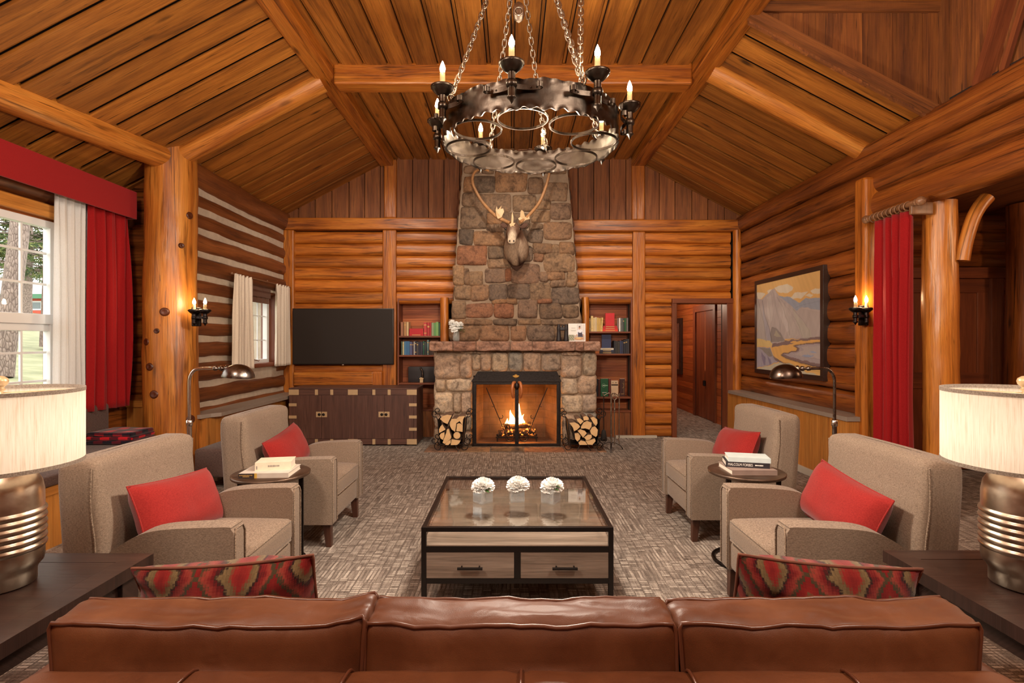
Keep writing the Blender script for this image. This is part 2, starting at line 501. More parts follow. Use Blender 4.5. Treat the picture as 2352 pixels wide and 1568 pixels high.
def metal(name, c, rough, bump=0.0, scale=60, metallic=1.0):
    t = NT(name); co = t.coord('Object')
    n = t.noise(co, scale * 0.35, 4)
    t.color(t.mix(1.0, c, t.ramp(n, [(0.3, 0.7), (0.7, 1.15)]), 'MULTIPLY'))
    t.set(Metallic=metallic, Roughness=t.ramp(n, [(0.3, rough * 0.8), (0.7, min(1.0, rough * 1.25))]))
    if bump: t.bump(t.noise(co, scale, 3), bump, 0.004)
    return t.mat
M['iron'] = metal('wrought_iron', s2l(80, 70, 62), 0.36, 0.22, 34)
M['iron_light'] = metal('pale_iron', s2l(150, 134, 118), 0.38, 0.3, 80)
M['black_iron'] = metal('black_iron', s2l(58, 52, 50), 0.45, 0.3, 120)
M['steel'] = plain('brushed_steel', s2l(196, 188, 180), 0.26, 1.0)
M['gunmetal'] = metal('gunmetal', s2l(120, 112, 106), 0.28)
M['bronze'] = metal('bronze_shade', s2l(84, 70, 62), 0.3)
M['pewter'] = metal('aged_pewter', s2l(186, 168, 148), 0.33, 0.15, 30)
M['brass'] = plain('pale_brass', s2l(206, 176, 136), 0.36, 0.35, var=0.06)
M['gold'] = plain('gold_emblem', s2l(196, 146, 66), 0.4, 0.4)
M['antler_handle'] = plain('horn_handle', s2l(186, 112, 64), 0.3, 0.2)
M['frame_black'] = plain('black_steel', (0.014, 0.010, 0.009), 0.4, 0.5)
M['tabletop_metal'] = metal('bronze_tabletop', s2l(112, 92, 78), 0.38, 0.1, 40, 0.8)
M['tv_body'] = plain('tv_black', (0.010, 0.009, 0.009), 0.35)
M['tv_screen'] = plain('tv_screen', (0.022, 0.015, 0.012), 0.55, spec=0.3)
M['black_box'] = plain('black_leatherette', (0.016, 0.011, 0.012), 0.5, bump=0.2, bscale=150)

def fabric(name, a, b, sx=60, sz=420, rough=0.9, bump=0.35, sheen=0.15, contrast=1.0):
    t = NT(name); co = t.coord('Object')
    n1 = t.noise(t.scale(co, (sx, sx, sz)), 1, 2, 0.6); n2 = t.noise(t.scale(co, (sz, sz, sx)), 1, 2, 0.6)
    n = t.mix(0.4, n1, n2)
    lo, hi = 0.5 - 0.14 / contrast, 0.5 + 0.14 / contrast
    t.color(t.ramp(n, [(lo, a), (hi, b)]))
    t.bump(n, bump, 0.002)
    t.set(Roughness=rough, Specular_IOR_Level=0.15, Sheen_Weight=sheen, Sheen_Roughness=0.5)
    return t.mat
M['tweed'] = fabric('brown_grey_tweed', s2l(100, 83, 70), s2l(160, 140, 121), 110, 800)
M['tweed_dark'] = fabric('dark_tweed', s2l(62, 46, 42), s2l(108, 86, 78))
M['red_cloth'] = fabric('red_wool', s2l(130, 30, 28), s2l(152, 42, 37), 120, 300, bump=0.12)
M['red_curtain'] = fabric('red_curtain_cloth', s2l(136, 16, 19), s2l(156, 25, 26), 160, 300, bump=0.1)
M['cream_curtain'] = fabric('cream_linen', s2l(206, 190, 170), s2l(232, 220, 204), 120, 400, bump=0.15)
M['welt'] = fabric('tweed_welt', s2l(98, 80, 66), s2l(160, 140, 120), 200, 200)
def sheer():
    t = NT('sheer_white'); co = t.coord('Object')
    n = t.noise(t.scale(co, (200, 200, 400)), 1, 2)
    d = t.new('ShaderNodeBsdfDiffuse'); tr = t.new('ShaderNodeBsdfTranslucent')
    c = t.ramp(n, [(0.35, s2l(238, 237, 235)), (0.65, s2l(250, 250, 249))])
    t.link(c, d.inputs[0]); t.link(c, tr.inputs[0])
    m = t.new('ShaderNodeMixShader'); m.inputs[0].default_value = 0.4
    t.link(d.outputs[0], m.inputs[1]); t.link(tr.outputs[0], m.inputs[2]); t.link(m.outputs[0], t.out.inputs[0])
    return t.mat
M['sheer'] = sheer()
def lampshade():
    t = NT('linen_lampshade'); co = t.coord('Object')
    n = t.noise(t.scale(co, (260, 260, 10)), 1, 3, 0.6)
    c = t.ramp(n, [(0.30, s2l(216, 201, 178)), (0.46, s2l(232, 221, 204)), (0.7, s2l(240, 232, 218))])
    d = t.new('ShaderNodeBsdfDiffuse'); tr = t.new('ShaderNodeBsdfTranslucent')
    t.link(c, d.inputs[0]); t.link(c, tr.inputs[0])
    m = t.new('ShaderNodeMixShader'); m.inputs[0].default_value = 0.45
    t.link(d.outputs[0], m.inputs[1]); t.link(tr.outputs[0], m.inputs[2]); t.link(m.outputs[0], t.out.inputs[0])
    return t.mat
M['shade'] = lampshade()
M['shade_tape'] = fabric('shade_tape', s2l(120, 106, 94), s2l(150, 136, 122), 200, 200)

def leather():
    t = NT('brown_leather'); co = t.coord('Object')
    n1 = t.noise(co, 3.5, 5, 0.6, 0.4); n2 = t.voronoi(co, 420).outputs['Distance']; n3 = t.noise(t.scale(co, (3.2, 5, 1.6)), 3, 2, 0.45, 0.6)
    t.color(t.ramp(n1, [(0.3, (0.072, 0.019, 0.0055)), (0.55, (0.112, 0.033, 0.0095)), (0.75, (0.158, 0.053, 0.017))]))
    h = t.mix(0.025, n3, n2)
    t.bump(h, 0.3, 0.02)
    t.set(Roughness=t.ramp(n1, [(0.3, 0.44), (0.7, 0.56)]), Specular_IOR_Level=0.38)
    return t.mat
M['leather'] = leather()
M['leather_welt'] = plain('leather_welt', (0.10, 0.03, 0.013), 0.35)

def plaid():
    t = NT('red_black_plaid'); co = t.coord('UV')
    w1 = t.new('ShaderNodeSeparateXYZ'); t.link(co, w1.inputs[0])
    def band(x, k, ph):
        return t.ramp(t.math('FRACT', t.math('ADD', t.math('MULTIPLY', x, k), ph)), [(0.5, 0.0), (0.52, 1.0)])
    a = band(w1.outputs[0], 6.0, 0.1); b = band(w1.outputs[1], 6.0, 0.3)
    s = t.math('MULTIPLY', t.math('ADD', a, b), 0.5)
    t.color(t.ramp(s, [(0.0, s2l(190, 24, 34)), (0.5, s2l(88, 16, 30)), (1.0, s2l(26, 18, 30))]))
    t.set(Roughness=0.95, Specular_IOR_Level=0.1, Sheen_Weight=0.2)
    return t.mat
M['plaid'] = plaid()
def kilim():
    t = NT('kilim_cloth'); uv = t.coord('UV')
    sep = t.new('ShaderNodeSeparateXYZ'); t.link(uv, sep.inputs[0])
    u, v = sep.outputs[0], sep.outputs[1]
    # stepped diamonds
    st = 0.007
    us = t.math('MULTIPLY', t.math('FLOOR', t.math('DIVIDE', u, st)), st)
    vs_ = t.math('MULTIPLY', t.math('FLOOR', t.math('DIVIDE', v, st)), st)
    a = t.math('ABSOLUTE', t.math('SUBTRACT', t.math('FRACT', t.math('MULTIPLY', us, 5.2)), 0.5))
    b = t.math('ABSOLUTE', t.math('SUBTRACT', t.math('FRACT', t.math('MULTIPLY', vs_, 3.4)), 0.5))
    s = t.math('FRACT', t.math('MULTIPLY', t.math('ADD', a, b), 2.0))
    nn = t.noise(t.scale(uv, (60, 60, 1)), 1, 3)
    s = t.math('ADD', s, t.math('MULTIPLY', t.math('SUBTRACT', nn, 0.5), 0.34))
    c = t.ramp(s, [(0.0, s2l(104, 20, 19)), (0.22, s2l(124, 31, 27)), (0.32, s2l(92, 74, 48)), (0.44, s2l(112, 92, 62)), (0.52, s2l(32, 20, 18)), (0.64, s2l(100, 20, 21)), (0.82, s2l(132, 52, 42)), (0.92, s2l(64, 52, 34))])
    t.color(c)
    n = t.noise(t.scale(uv, (700, 700, 1)), 1, 2)
    t.bump(n, 0.4, 0.003); t.set(Roughness=0.95, Specular_IOR_Level=0.1, Sheen_Weight=0.2)
    return t.mat
M['kilim'] = kilim()

def carpet():
    t = NT('woven_carpet'); co = t.coord('Object')
    wob = t.new('ShaderNodeVectorMath', operation='ADD'); t.link(co, wob.inputs[0])
    dn = t.noise(co, 7.0, 2, out='Color'); dv = t.scale(dn, (0.016, 0.016, 0)); t.link(dv, wob.inputs[1])
    def dash(vec, w, h, mort):
        b = t.new('ShaderNodeTexBrick'); t.link(vec, b.inputs['Vector']); b.offset = 0.0; b.squash = 1.0
        for k, v in (('Scale', 1.0), ('Brick Width', w), ('Row Height', h), ('Mortar Size', mort), ('Mortar Smooth', 0.5), ('Bias', 0.0)): b.inputs[k].default_value = v
        b.inputs['Color1'].default_value = (1, 1, 1, 1); b.inputs['Color2'].default_value = (0.22, 0.22, 0.22, 1); b.inputs['Mortar'].default_value = (0.22, 0.22, 0.22, 1)
        return b.outputs[0]
    a = dash(wob.outputs[0], 0.055, 0.022, 0.0055)
    b2 = dash(wob.outputs[0], 0.024, 0.14, 0.0055)
    sel = t.noise(t.scale(co, (2.6, 3.4, 1)), 1, 2, 0.5)
    k = t.mix(t.ramp(sel, [(0.50, 0.0), (0.56, 0.8)]), a, b2)
    fine = t.noise(t.scale(co, (160, 160, 1)), 1, 3, 0.7)
    str_ = t.noise(t.scale(co, (60, 5, 1)), 1, 3, 0.7)
    k = t.mix(0.54, k, fine); k = t.mix(0.36, k, str_)
    c = t.ramp(k, [(0.32, s2l(72, 62, 56)), (0.45, s2l(124, 112, 103)), (0.55, s2l(158, 146, 135)), (0.68, s2l(200, 188, 175))])
    big = t.noise(co, 0.9, 3)
    c = t.mix(1.0, c, t.ramp(big, [(0.3, 0.92), (0.7, 1.06)]), 'MULTIPLY')
    t.color(c); t.bump(k, 0.6, 0.006)
    t.set(Roughness=0.95, Specular_IOR_Level=0.12)
    return t.mat
M['carpet'] = carpet()

def thin_glass(name, tint=(1, 1, 1), refl=1.0, refract_white=0.0):
    t = NT(name)
    tr = t.new('ShaderNodeBsdfTransparent'); tr.inputs[0].default_value = (*tint, 1)
    gl = t.new('ShaderNodeBsdfGlossy'); gl.inputs['Roughness'].default_value = 0.02
    lw = t.new('ShaderNodeLayerWeight'); lw.inputs[0].default_value = 0.5
    sch = t.math('ADD', 0.04, t.math('MULTIPLY', 0.96, t.math('POWER', lw.outputs['Facing'], 4.0)))
    m = t.new('ShaderNodeMixShader'); t.link(t.math('MULTIPLY', sch, refl, True), m.inputs[0])
    t.link(tr.outputs[0], m.inputs[1]); t.link(gl.outputs[0], m.inputs[2]); t.link(m.outputs[0], t.out.inputs[0])
    if refract_white:  # white mixed into the glass stands in for brightness of refracted light
        d = t.new('ShaderNodeBsdfTranslucent'); d.inputs[0].default_value = (0.95, 0.97, 0.97, 1); d2 = t.new('ShaderNodeBsdfDiffuse'); d2.inputs[0].default_value = (0.95, 0.97, 0.97, 1)
        md = t.new('ShaderNodeMixShader'); t.link(d.outputs[0], md.inputs[1]); t.link(d2.outputs[0], md.inputs[2])
        m2 = t.new('ShaderNodeMixShader'); m2.inputs[0].default_value = refract_white; t.link(m.outputs[0], m2.inputs[1]); t.link(md.outputs[0], m2.inputs[2]); t.link(m2.outputs[0], t.out.inputs[0])
    return t.mat
M['pane'] = thin_glass('window_glass', (0.97, 0.985, 0.98), 0.35)
M['tableglass'] = thin_glass('table_glass', (0.97, 0.98, 0.97), 0.9)
M['fireglass'] = thin_glass('fire_glass', (0.93, 0.9, 0.86), 0.7)
M['vaseglass'] = thin_glass('vase_glass', (0.96, 0.98, 0.98), 2.4, 0.24)
def emis(name, c, s):
    t = NT(name); t.color((0.8, 0.8, 0.8)); t.set(Emission_Color=(*c, 1), Emission_Strength=s); return t.mat
M['bulb'] = emis('candle_bulb', (1.0, 0.80, 0.54), 150.0)
M['bulb_sconce'] = emis('sconce_bulb', (1.0, 0.74, 0.42), 150.0)
M['bulb_lamp'] = emis('lamp_bulb', (1.0, 0.90, 0.78), 23.0)
M['candle'] = plain('ivory_candle_sleeve', s2l(214, 176, 124), 0.55, var=0.1)
M['petal'] = plain('white_petal', s2l(252, 251, 247), 0.7)
M['leaf'] = plain('green_leaf', s2l(48, 84, 30), 0.5)
M['paper'] = plain('page_block', s2l(226, 214, 196), 0.8)
M['paint'] = None
def attr_col(name, rough=0.6):
    t = NT(name); a = t.new('ShaderNodeAttribute'); a.attribute_name = 'Col'
    t.color(a.outputs['Color']); t.set(Roughness=rough, Specular_IOR_Level=0.3)
    return t.mat
M['paint'] = attr_col('painted_sheet', 0.55)
_books = {}
def bookmat(c):
    if c not in _books: _books[c] = plain('book_cover', s2l(*c), 0.55, var=0.1)
    return _books[c]
M['gilt'] = plain('gilt_lettering', s2l(196, 160, 96), 0.4, 0.3)
M['whitetext'] = plain('white_lettering', s2l(232, 228, 220), 0.6)
M['blacktext'] = plain('dark_lettering', s2l(50, 46, 44), 0.6)
M['greytext'] = plain('grey_lettering', s2l(150, 144, 136), 0.6)
M['logend'] = plain('cut_log_face', s2l(224, 184, 132), 0.8, var=0.12, bump=0.2)
M['bark'] = plain('grey_brown_bark', s2l(120, 92, 72), 0.95, var=0.5, bump=1.0, bscale=40)
M['fur'] = None
# ------------------------------------------------------------------ the room
BACK = 8.05
PXM = BACK / F                                     # metres per photo pixel on the back wall
def bx(px): return wx(px, BACK)
def bz(py): return wz(py, BACK)
def roof(x): return 4.17 - 0.525 * (abs(x) - 1.93)
EAVE_L, EAVE_R, FLAT = -4.12, 3.62, 4.22

def floor():
    m = MB(); m.box(-4.3, 7.2, -3.2, 13.0, -0.12, 0.0)
    m.build('floor', M['carpet'], kind='structure')
floor()

def boards_slope(name, side, y0, y1, x_out, mat):
    """plain boards and narrow recessed battens running up the slope"""
    m = MB()
    y = y0
    sg = side
    def pt(x, y, d): return V(sg * x, y, roof(x) - d * 0.885)
    while y < y1:
        for w, d in ((rnd(0.235, 0.255), 0.0), (0.038, -0.034)):
            e = min(y + w - 0.013, y1)
            m.seed()
            c = [pt(1.86, y, d), pt(x_out, y, d), pt(x_out, e, d), pt(1.86, e, d), pt(1.86, y, d - 0.03), pt(x_out, y, d - 0.03), pt(x_out, e, d - 0.03), pt(1.86, e, d - 0.03)]
            L = (x_out - 1.86) * 1.13; W = e - y
            fs = [(0, 1, 2, 3), (7, 6, 5, 4), (0, 4, 5, 1), (3, 2, 6, 7), (1, 5, 6, 2), (0, 3, 7, 4)]
            q = [[(0, 0), (L, 0), (L, W), (0, W)], [(0, W), (L, W), (L, 0), (0, 0)], [(0, 0), (0, .03), (L, .03), (L, 0)], [(0, W), (L, W), (L, W + .03), (0, W + .03)], [(L, 0), (L + .03, 0), (L + .03, W), (L, W)], [(0, 0), (0, W), (.03, W), (.03, 0)]]
            if sg > 0: fs = [f[::-1] for f in fs]; q = [k[::-1] for k in q]
            m.add(c, fs, q)
            y += w
            if y >= y1: break
    # sheathing behind the boards
    c = [pt(1.8, y0, -0.06), pt(x_out, y0, -0.06), pt(x_out, y1, -0.06), pt(1.8, y1, -0.06), pt(1.8, y0, -0.12), pt(x_out, y0, -0.12), pt(x_out, y1, -0.12), pt(1.8, y1, -0.12)]
    m.add(c, [(0, 1, 2, 3), (7, 6, 5, 4), (0, 4, 5, 1), (3, 2, 6, 7), (1, 5, 6, 2), (0, 3, 7, 4)], None, 1)
    return m.build(name, [mat, M['black_gap']], kind='structure')
boards_slope('ceiling', -1, -1.2, BACK + 0.1, 4.2, M['board'])
boards_slope('ceiling', 1, 4.36, BACK + 0.1, 3.58, M['board'])

def flat_ceiling():
    m = MB()
    x = -1.95
    while x < 1.95:
        for w, d in ((rnd(0.205, 0.228), 0.0), (0.034, 0.024)):
            m.box(x, min(x + w - 0.011, 1.95), -1.2, BACK + 0.1, FLAT + d, FLAT + d + 0.03, 'y'); x += w
    y = -1.2
    while y < 4.35:                                # over the dormer the boards run crosswise
        m.box(1.95, 3.7, y, min(y + 0.24, 4.35), FLAT + 0.01, FLAT + 0.04, 'x'); y += 0.25
    m.box(-2.0, 3.75, -1.25, BACK + 0.15, FLAT + 0.06, FLAT + 0.12, 'y', 1)
    m.build('ceiling', [M['board'], M['black_gap']], kind='structure')
flat_ceiling()

def dormer():
    m = MB()                                       # cheek wall facing the camera, boards upright over the slope
    x = 1.95
    while x < 3.56:
        e = min(x + 0.245, 3.58)
        for a, b, y in ((x, e - 0.05, 4.35), (e - 0.05, e, 4.3548)):
            m.seed()
            z0, z1 = roof(a) - 0.09, roof(b) - 0.09
            c = [V(a, y, z0), V(b, y, z1), V(b, y, FLAT + 0.03), V(a, y, FLAT + 0.03), V(a, y + .03, z0), V(b, y + .03, z1), V(b, y + .03, FLAT + 0.03), V(a, y + .03, FLAT + 0.03)]
            m.add(c, [(0, 1, 2, 3), (7, 6, 5, 4), (0, 3, 7, 4), (1, 5, 6, 2), (0, 4, 5, 1), (3, 2, 6, 7)],
                  [[(z0, a), (z1, b), (FLAT, b), (FLAT, a)]] * 2 + [[(z0, 0), (FLAT, 0), (FLAT, .03), (z0, .03)]] * 4)
        x = e
    m.bar((1.95, 4.325, roof(1.95) - 0.03), (3.58, 4.325, roof(3.58) - 0.03), 0.06, 0.075, (0, 0, 1), 0)
    m.box(1.95, 3.6, 4.32, 4.36, FLAT - 0.07, FLAT + 0.02, 'x')
    m.box(3.5, 3.56, 4.28, 4.36, roof(3.5) - 0.05, FLAT + 0.02, 'z')
    m.build('wall_dormer_cheek', [M['gable']], kind='structure')
    m = MB()
    y = 4.35
    while y > -1.2:
        m.box(3.56, 3.6, y - 0.21, y, 3.1, FLAT + 0.03, 'z'); m.box(3.572, 3.6, y - 0.255, y - 0.205, 3.1, FLAT + 0.03, 'z'); y -= 0.26
    m.box(3.61, 3.68, -1.2, 4.4, 3.2, FLAT + 0.1, 'z', 1)
    m.build('wall_dormer', [M['gable'], M['black_gap']], kind='structure')
    m = MB()                                       # slanted trim of the dormer window
    m.bar((3.53, 3.95, 3.36), (3.53, 3.62, 4.2), 0.05, 0.16, (1, 0, 0))
    m.bar((3.52, 3.80, 3.36), (3.52, 3.47, 4.2), 0.04, 0.03, (1, 0, 0))
    m.build('trim_dormer', M['red_trim'], kind='structure')
dormer()

def hewn(name, x0, x1, y0, y1, z0, z1, axis, mat, bevel=0.018, kind='structure'):
    m = MB(); m.box(x0, x1, y0, y1, z0, z1, axis)
    return m.build(name, mat, bevel=bevel, kind=kind)
# --- back wall
def back_wall():
    m = MB()
    zt = 3.13
    # backing
    for x0, x1, z0, z1 in ((-3.6, 3.7, 3.1, 4.4), (-3.6, -1.72, 0, 3.1), (-1.72, -1.087, bz(687), 3.1), (-1.087, 1.16, 0, 3.1), (1.16, 1.796, bz(683), 3.1), (1.796, 2.48, 0, 3.1), (2.48, 3.24, 2.03, 3.1), (3.24, 3.7, 0, 3.1)):
        m.box(x0, x1, BACK + 0.06, BACK + 0.14, z0, z1, 'x', 1)
    # upright gable boards
    x = -3.5
    while x < 3.55:
        w = rnd(0.235, 0.262)
        top = min(FLAT + 0.05, roof(max(abs(x), abs(x + w))) + 0.12 if abs(x) > 1.93 or abs(x + w) > 1.93 else FLAT + 0.05)
        m.box(x, x + w - 0.012, BACK, BACK + 0.05, 3.2, max(3.3, top), 'z', 2); x += w
    def course(x0, x1, z, r=0.098, mi=0):
        m.log((x0, BACK + 0.05, z), (x1, BACK + 0.05, z), r * rnd(0.98, 1.02), n=26, wob=0.035, squash=(0.97, 0.80), mi=mi, step=0.07, pw=2.9, hew=0.03)
    z = 3.034
    k = 0
    while z > 0.05:
        course(-3.30, -1.965, z)                                  # bay of the television
        if z > 2.1: course(-1.75, -0.62, z); course(0.75, 1.83, z)
        if z > 2.1: course(2.02, 3.32, z)
        else: course(2.02, 2.43, z, 0.096)
        z -= 0.184
    m.build('wall_back', [M['log'], M['black_gap'], M['gable']], kind='structure')
    # plate beam and posts
    hewn('trim_plate', -3.47, -0.62, 7.96, 8.1, 3.135, 3.315, 'x', M['log'])
    hewn('trim_plate', 0.7, 3.5, 7.96, 8.1, 3.11, 3.285, 'x', M['log'])
    for x0, x1, z0, z1 in ((bx(655), bx(679), 0, 3.135), (bx(881), bx(912), 0, 3.135), (bx(1451), bx(1480), 0, 3.11)):
        hewn('trim_post', x0, x1, 7.975, 8.1, z0, z1, 'z', M['log'])
    for x0, x1, z0 in ((bx(884), bx(912), 3.315), (bx(1450), bx(1479), 3.285)):
        hewn('trim_post', x0, x1, 7.985, 8.1, z0, 4.2, 'z', M['log'])
    m = MB(); m.log((3.39, 7.97, 0.0), (3.39, 7.97, 3.12), 0.068, 0.06, wob=0.12); m.build('trim_corner_pole', M['log'], kind='structure')
    m = MB(); m.log((-1.02, 7.985, 1.2), (-1.02, 7.985, bz(687)), 0.068, 0.064, wob=0.14, bow=0.03); m.build('trim_niche_pole', M['log'], kind='structure')
    m = MB(); m.log((1.10, 7.985, 1.2), (1.10, 7.985, bz(683)), 0.058, 0.056, wob=0.14, bow=0.03); m.build('trim_niche_pole', M['log'], kind='structure')
    # short beam under the television
    m = MB(); m.box(-3.28, bx(862), 7.93, 8.1, bz(884), bz(853), 'x'); m.box(bx(860), bx(882), 7.92, 8.1, bz(885), bz(852), 'z')
    m.build('trim_rail', M['log'], bevel=0.02, kind='structure')
    # door casing
    m = MB()
    m.box(bx(1541), bx(1551), 7.97, 8.16, 0, bz(697), 'z'); m.box(bx(1665), bx(1686), 7.97, 8.16, 0, bz(697), 'z'); m.box(bx(1541), bx(1686), 7.96, 8.16, bz(697), bz(686), 'x')
    m.build('trim_doorway', M['red_trim'], bevel=0.004, kind='structure')
    m = MB(); m.box(bx(1412), bx(1505), 7.95, 8.0, 0, 0.035); m.build('baseboard_back', M['basebd'], kind='structure')
back_wall()

# --- built-in shelves each side of the chimney
def niche(x0, x1, ztop, shelves, zlow, side, label):
    t = thing('built_in_bookcase', label, 'bookcase', ((x0 + x1) / 2, BACK, 0), 0, 'bookcases beside the chimney')
    h = (x1 - x0) / 2
    m = MB(); z = 0.02
    while z < ztop:
        e = min(z + 0.088, ztop); m.box(-h, h, 0.265, 0.285, z, e - 0.004, 'x'); z = e
    m.box(-h, h, 0.285, 0.30, 0, ztop, 'x', 1)
    m.build('back_panel', [M['niche'], M['black_gap']], t)
    m = MB(); m.box(-h - 0.02, -h, -0.03, 0.29, 0, ztop, 'z'); m.build('side_panel', M['red_trim'], t)
    m = MB(); m.box(h, h + 0.02, -0.03, 0.29, 0, ztop, 'z'); m.build('side_panel', M['red_trim'], t)
    m = MB(); m.box(-h - 0.02, h + 0.02, -0.03, 0.29, ztop - 0.02, ztop + 0.01, 'x'); m.build('top_panel', M['red_trim'], t)
    for z in shelves:
        m = MB(); m.box(-h, h, -0.02, 0.27, z - 0.026, z, 'x'); m.build('shelf', M['red_trim'], t, bevel=0.003)
    m = MB(); x = -h
    while x < h - 0.01:
        e = min(x + 0.17, h); m.box(x, e - 0.004, -0.01, 0.03, 0, zlow, 'z'); x = e
    m.build('lower_panel', M['gable'], t)
    return t
SHL = [bz(771), bz(815), bz(879)]
SHR = [bz(761), bz(812), bz(911)]
niche(bx(917), bx(1012), bz(687), SHL + [0.42], 0.42, 'left', 'recessed wooden bookcase behind the television cabinet, left of the stone chimney')
niche(bx(1352), bx(1448), bz(683), SHR + [0.40], 0.40, 'right', 'recessed wooden bookcase behind the fire tools, right of the stone chimney')

# --- left wall: round logs with white chinking, one deep window
def left_wall():
    m = MB()
    W0, W1, Z0, Z1 = 6.80, 7.74, 1.13, 2.15          # window hole
    zc = [3.43, 3.098, 2.894, 2.666, 2.419, 2.158, 1.944, 1.70, 1.478, 1.246, 0.98, 0.747, 0.5]
    for y0, y1, z0, z1 in ((5.5, W0, 0, 3.45), (W1, 8.1, 0, 3.45), (W0, W1, 0, Z0), (W0, W1, Z1, 3.45)):
        m.box(-3.80, -3.45, y0, y1, z0, z1, 'y', 1)
    for a, b in zip(zc, zc[1:]):
        z = (a + b) / 2; r = (a - b) / 2 - 0.020
        seg = [(5.5, 8.06)] if (z - r > Z1 - 0.03 or z + r < Z0 + 0.03) else [(5.5, W0), (W1, 8.06)]
        for y0, y1 in seg:
            m.log((-3.505, y0, z), (-3.505, y1, z), r * 1.02, n=22, wob=0.12, squash=(1.0, 0.95), step=0.09, pw=2.3, hew=0.06)
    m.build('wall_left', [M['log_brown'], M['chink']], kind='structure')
    # window in the hole
    m = MB()
    m.box(-3.66, -3.46, W0 - 0.01, W0 + 0.025, Z0, Z1, 'z'); m.box(-3.66, -3.46, W1 - 0.025, W1 + 0.01, Z0, Z1, 'z'); m.box(-3.79, -3.42, W0 - 0.03, W1 + 0.03, Z0 - 0.03, Z0 + 0.02, 'y'); m.box(-3.79, -3.45, W0, W1, Z1 - 0.03, Z1 + 0.02, 'y')
    w = m.build('window_2', M['red_trim'], kind='structure')
    m = MB()
    X = -3.575
    for y0, y1, z0, z1 in ((W0 + .025, W0 + .07, Z0 + .02, Z1 - .03), (W1 - .09, W1 - .025, Z0 + .02, Z1 - .03), (W0, W1, Z0 + .02, Z0 + .07), (W0, W1, Z1 - .08, Z1 - .03)):
        m.box(X - 0.03, X + 0.03, y0, y1, z0, z1)
    for k in (1, 2): m.box(X - 0.008, X + 0.008, lerp(W0, W1, k / 3) - 0.006, lerp(W0, W1, k / 3) + 0.006, Z0, Z1)
    for k in (1, 2): m.box(X - 0.008, X + 0.008, W0, W1, lerp(Z0, Z1, k / 3) - 0.006, lerp(Z0, Z1, k / 3) + 0.006)
    m.build('sash_frame', M['white_frame'], w)
    m = MB(); m.box(X - 0.02, X - 0.016, W0, W1, Z0, Z1); m.build('pane', M['pane'], w)
    m = MB(); m.tube([V(X + .03, W0 + .30, Z0 + .06), V(X + .09, W0 + .32, Z0 + .075), V(X + .10, W0 + .45, Z0 + .06)], 0.008); m.sphere((X + .10, W0 + .45, Z0 + .06), 0.013); m.box(X + .0, X + .06, W0 + .25, W0 + .36, Z0 + .03, Z0 + .06)
    m.build('crank_handle', M['steel'], w)
left_wall()

def right_wall():
    m = MB()
    m.box(3.54, 3.66, 5.08, 8.12, 0, 3.42, 'y', 1); m.box(3.54, 3.66, -1.2, 5.08, 2.72, 3.42, 'y', 1)
    z = 0.82
    while z < 2.7:
        m.log((3.50, 5.08, z), (3.50, 8.06, z), 0.128 * rnd(0.97, 1.04), n=22, wob=0.10, squash=(0.95, 0.62), step=0.09, pw=2.6, hew=0.08); z += 0.2415
    m.log((3.50, -1.2, 2.71), (3.50, 8.06, 2.755), 0.165, 0.125, n=22, wob=0.06, squash=(0.95, 0.80), step=0.1, pw=2.4, hew=0.06)
    m.log((3.50, -1.2, 2.985), (3.50, 8.06, 2.985), 0.145, 0.125, n=22, wob=0.09, squash=(0.95, 0.66), step=0.09, pw=2.7, hew=0.10)
    m.log((3.49, -1.2, 3.235), (3.49, 8.06, 3.235), 0.15, 0.13, n=22, wob=0.06, squash=(0.95, 0.72), step=0.1, pw=2.6, hew=0.08)
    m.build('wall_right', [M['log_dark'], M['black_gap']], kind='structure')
    hewn('trim_post_right', 3.33, 3.49, 5.0, 5.16, 0, wz(404, 5.0), 'z', M['log'], 0.03)
right_wall()

def wainscot(name, x, sgn, y0, y1, z, mat, n):
    m = MB(); y = y0
    while y < y1 - 0.005:
        e = min(y + n, y1); m.box(min(x, x + sgn * 0.02), max(x, x + sgn * 0.02), y, e - 0.003, 0.0, z, 'z'); y = e
    m.box(min(x + sgn * 0.02, x + sgn * 0.03), max(x + sgn * 0.02, x + sgn * 0.03), y0 + 0.03, y1, 0, z, 'z', 1)
    xa, xb = sorted((x, x + sgn * 0.28))
    m.box(xa, xb, y0 - 0.006, y0 + 0.02, 0, z, 'z')
    m.build(name, [mat, M['black_gap']], kind='structure')
wainscot('trim_wainscot_left', -3.22, -1, 5.58, 8.0, 0.64, M['wains'], 0.085)
wainscot('trim_wainscot_right', 3.22, 1, 5.08, 7.9, 0.69, M['wains'], 0.04)
def ledges():
    m = MB()
    m.prism([(-3.20, 5.62), (-3.13, 5.70), (-3.13, 8.0), (-3.47, 8.0), (-3.47, 5.50), (-3.24, 5.50)][::-1], lambda u, w, h: (u, w, h), 0.645, 0.685)
    m.build('trim_ledge_left', M['ledge'], kind='structure')
    m = MB()
    m.prism([(3.20, 5.06), (3.42, 5.06), (3.47, 5.06), (3.47, 7.96), (3.20, 7.84)], lambda u, w, h: (u, w, h), 0.685, 0.727)
    m.build('trim_ledge_right', M['ledge'], bevel=0.003, kind='structure')
    m = MB(); m.box(3.195, 3.22, 5.07, 7.9, 0, 0.075, 'y'); m.box(3.17, 3.22, 5.02, 5.10, 0, 0.10, 'z'); m.build('baseboard_right', M['basebd'], bevel=0.004, kind='structure')
    m = MB(); m.box(-3.22, -3.19, 5.56, 7.4, 0, 0.09, 'y'); m.box(-3.24, -3.06, 5.5, 5.58, 0, 0.115, 'x'); m.build('baseboard_left', M['basebd'], bevel=0.004, kind='structure')
ledges()

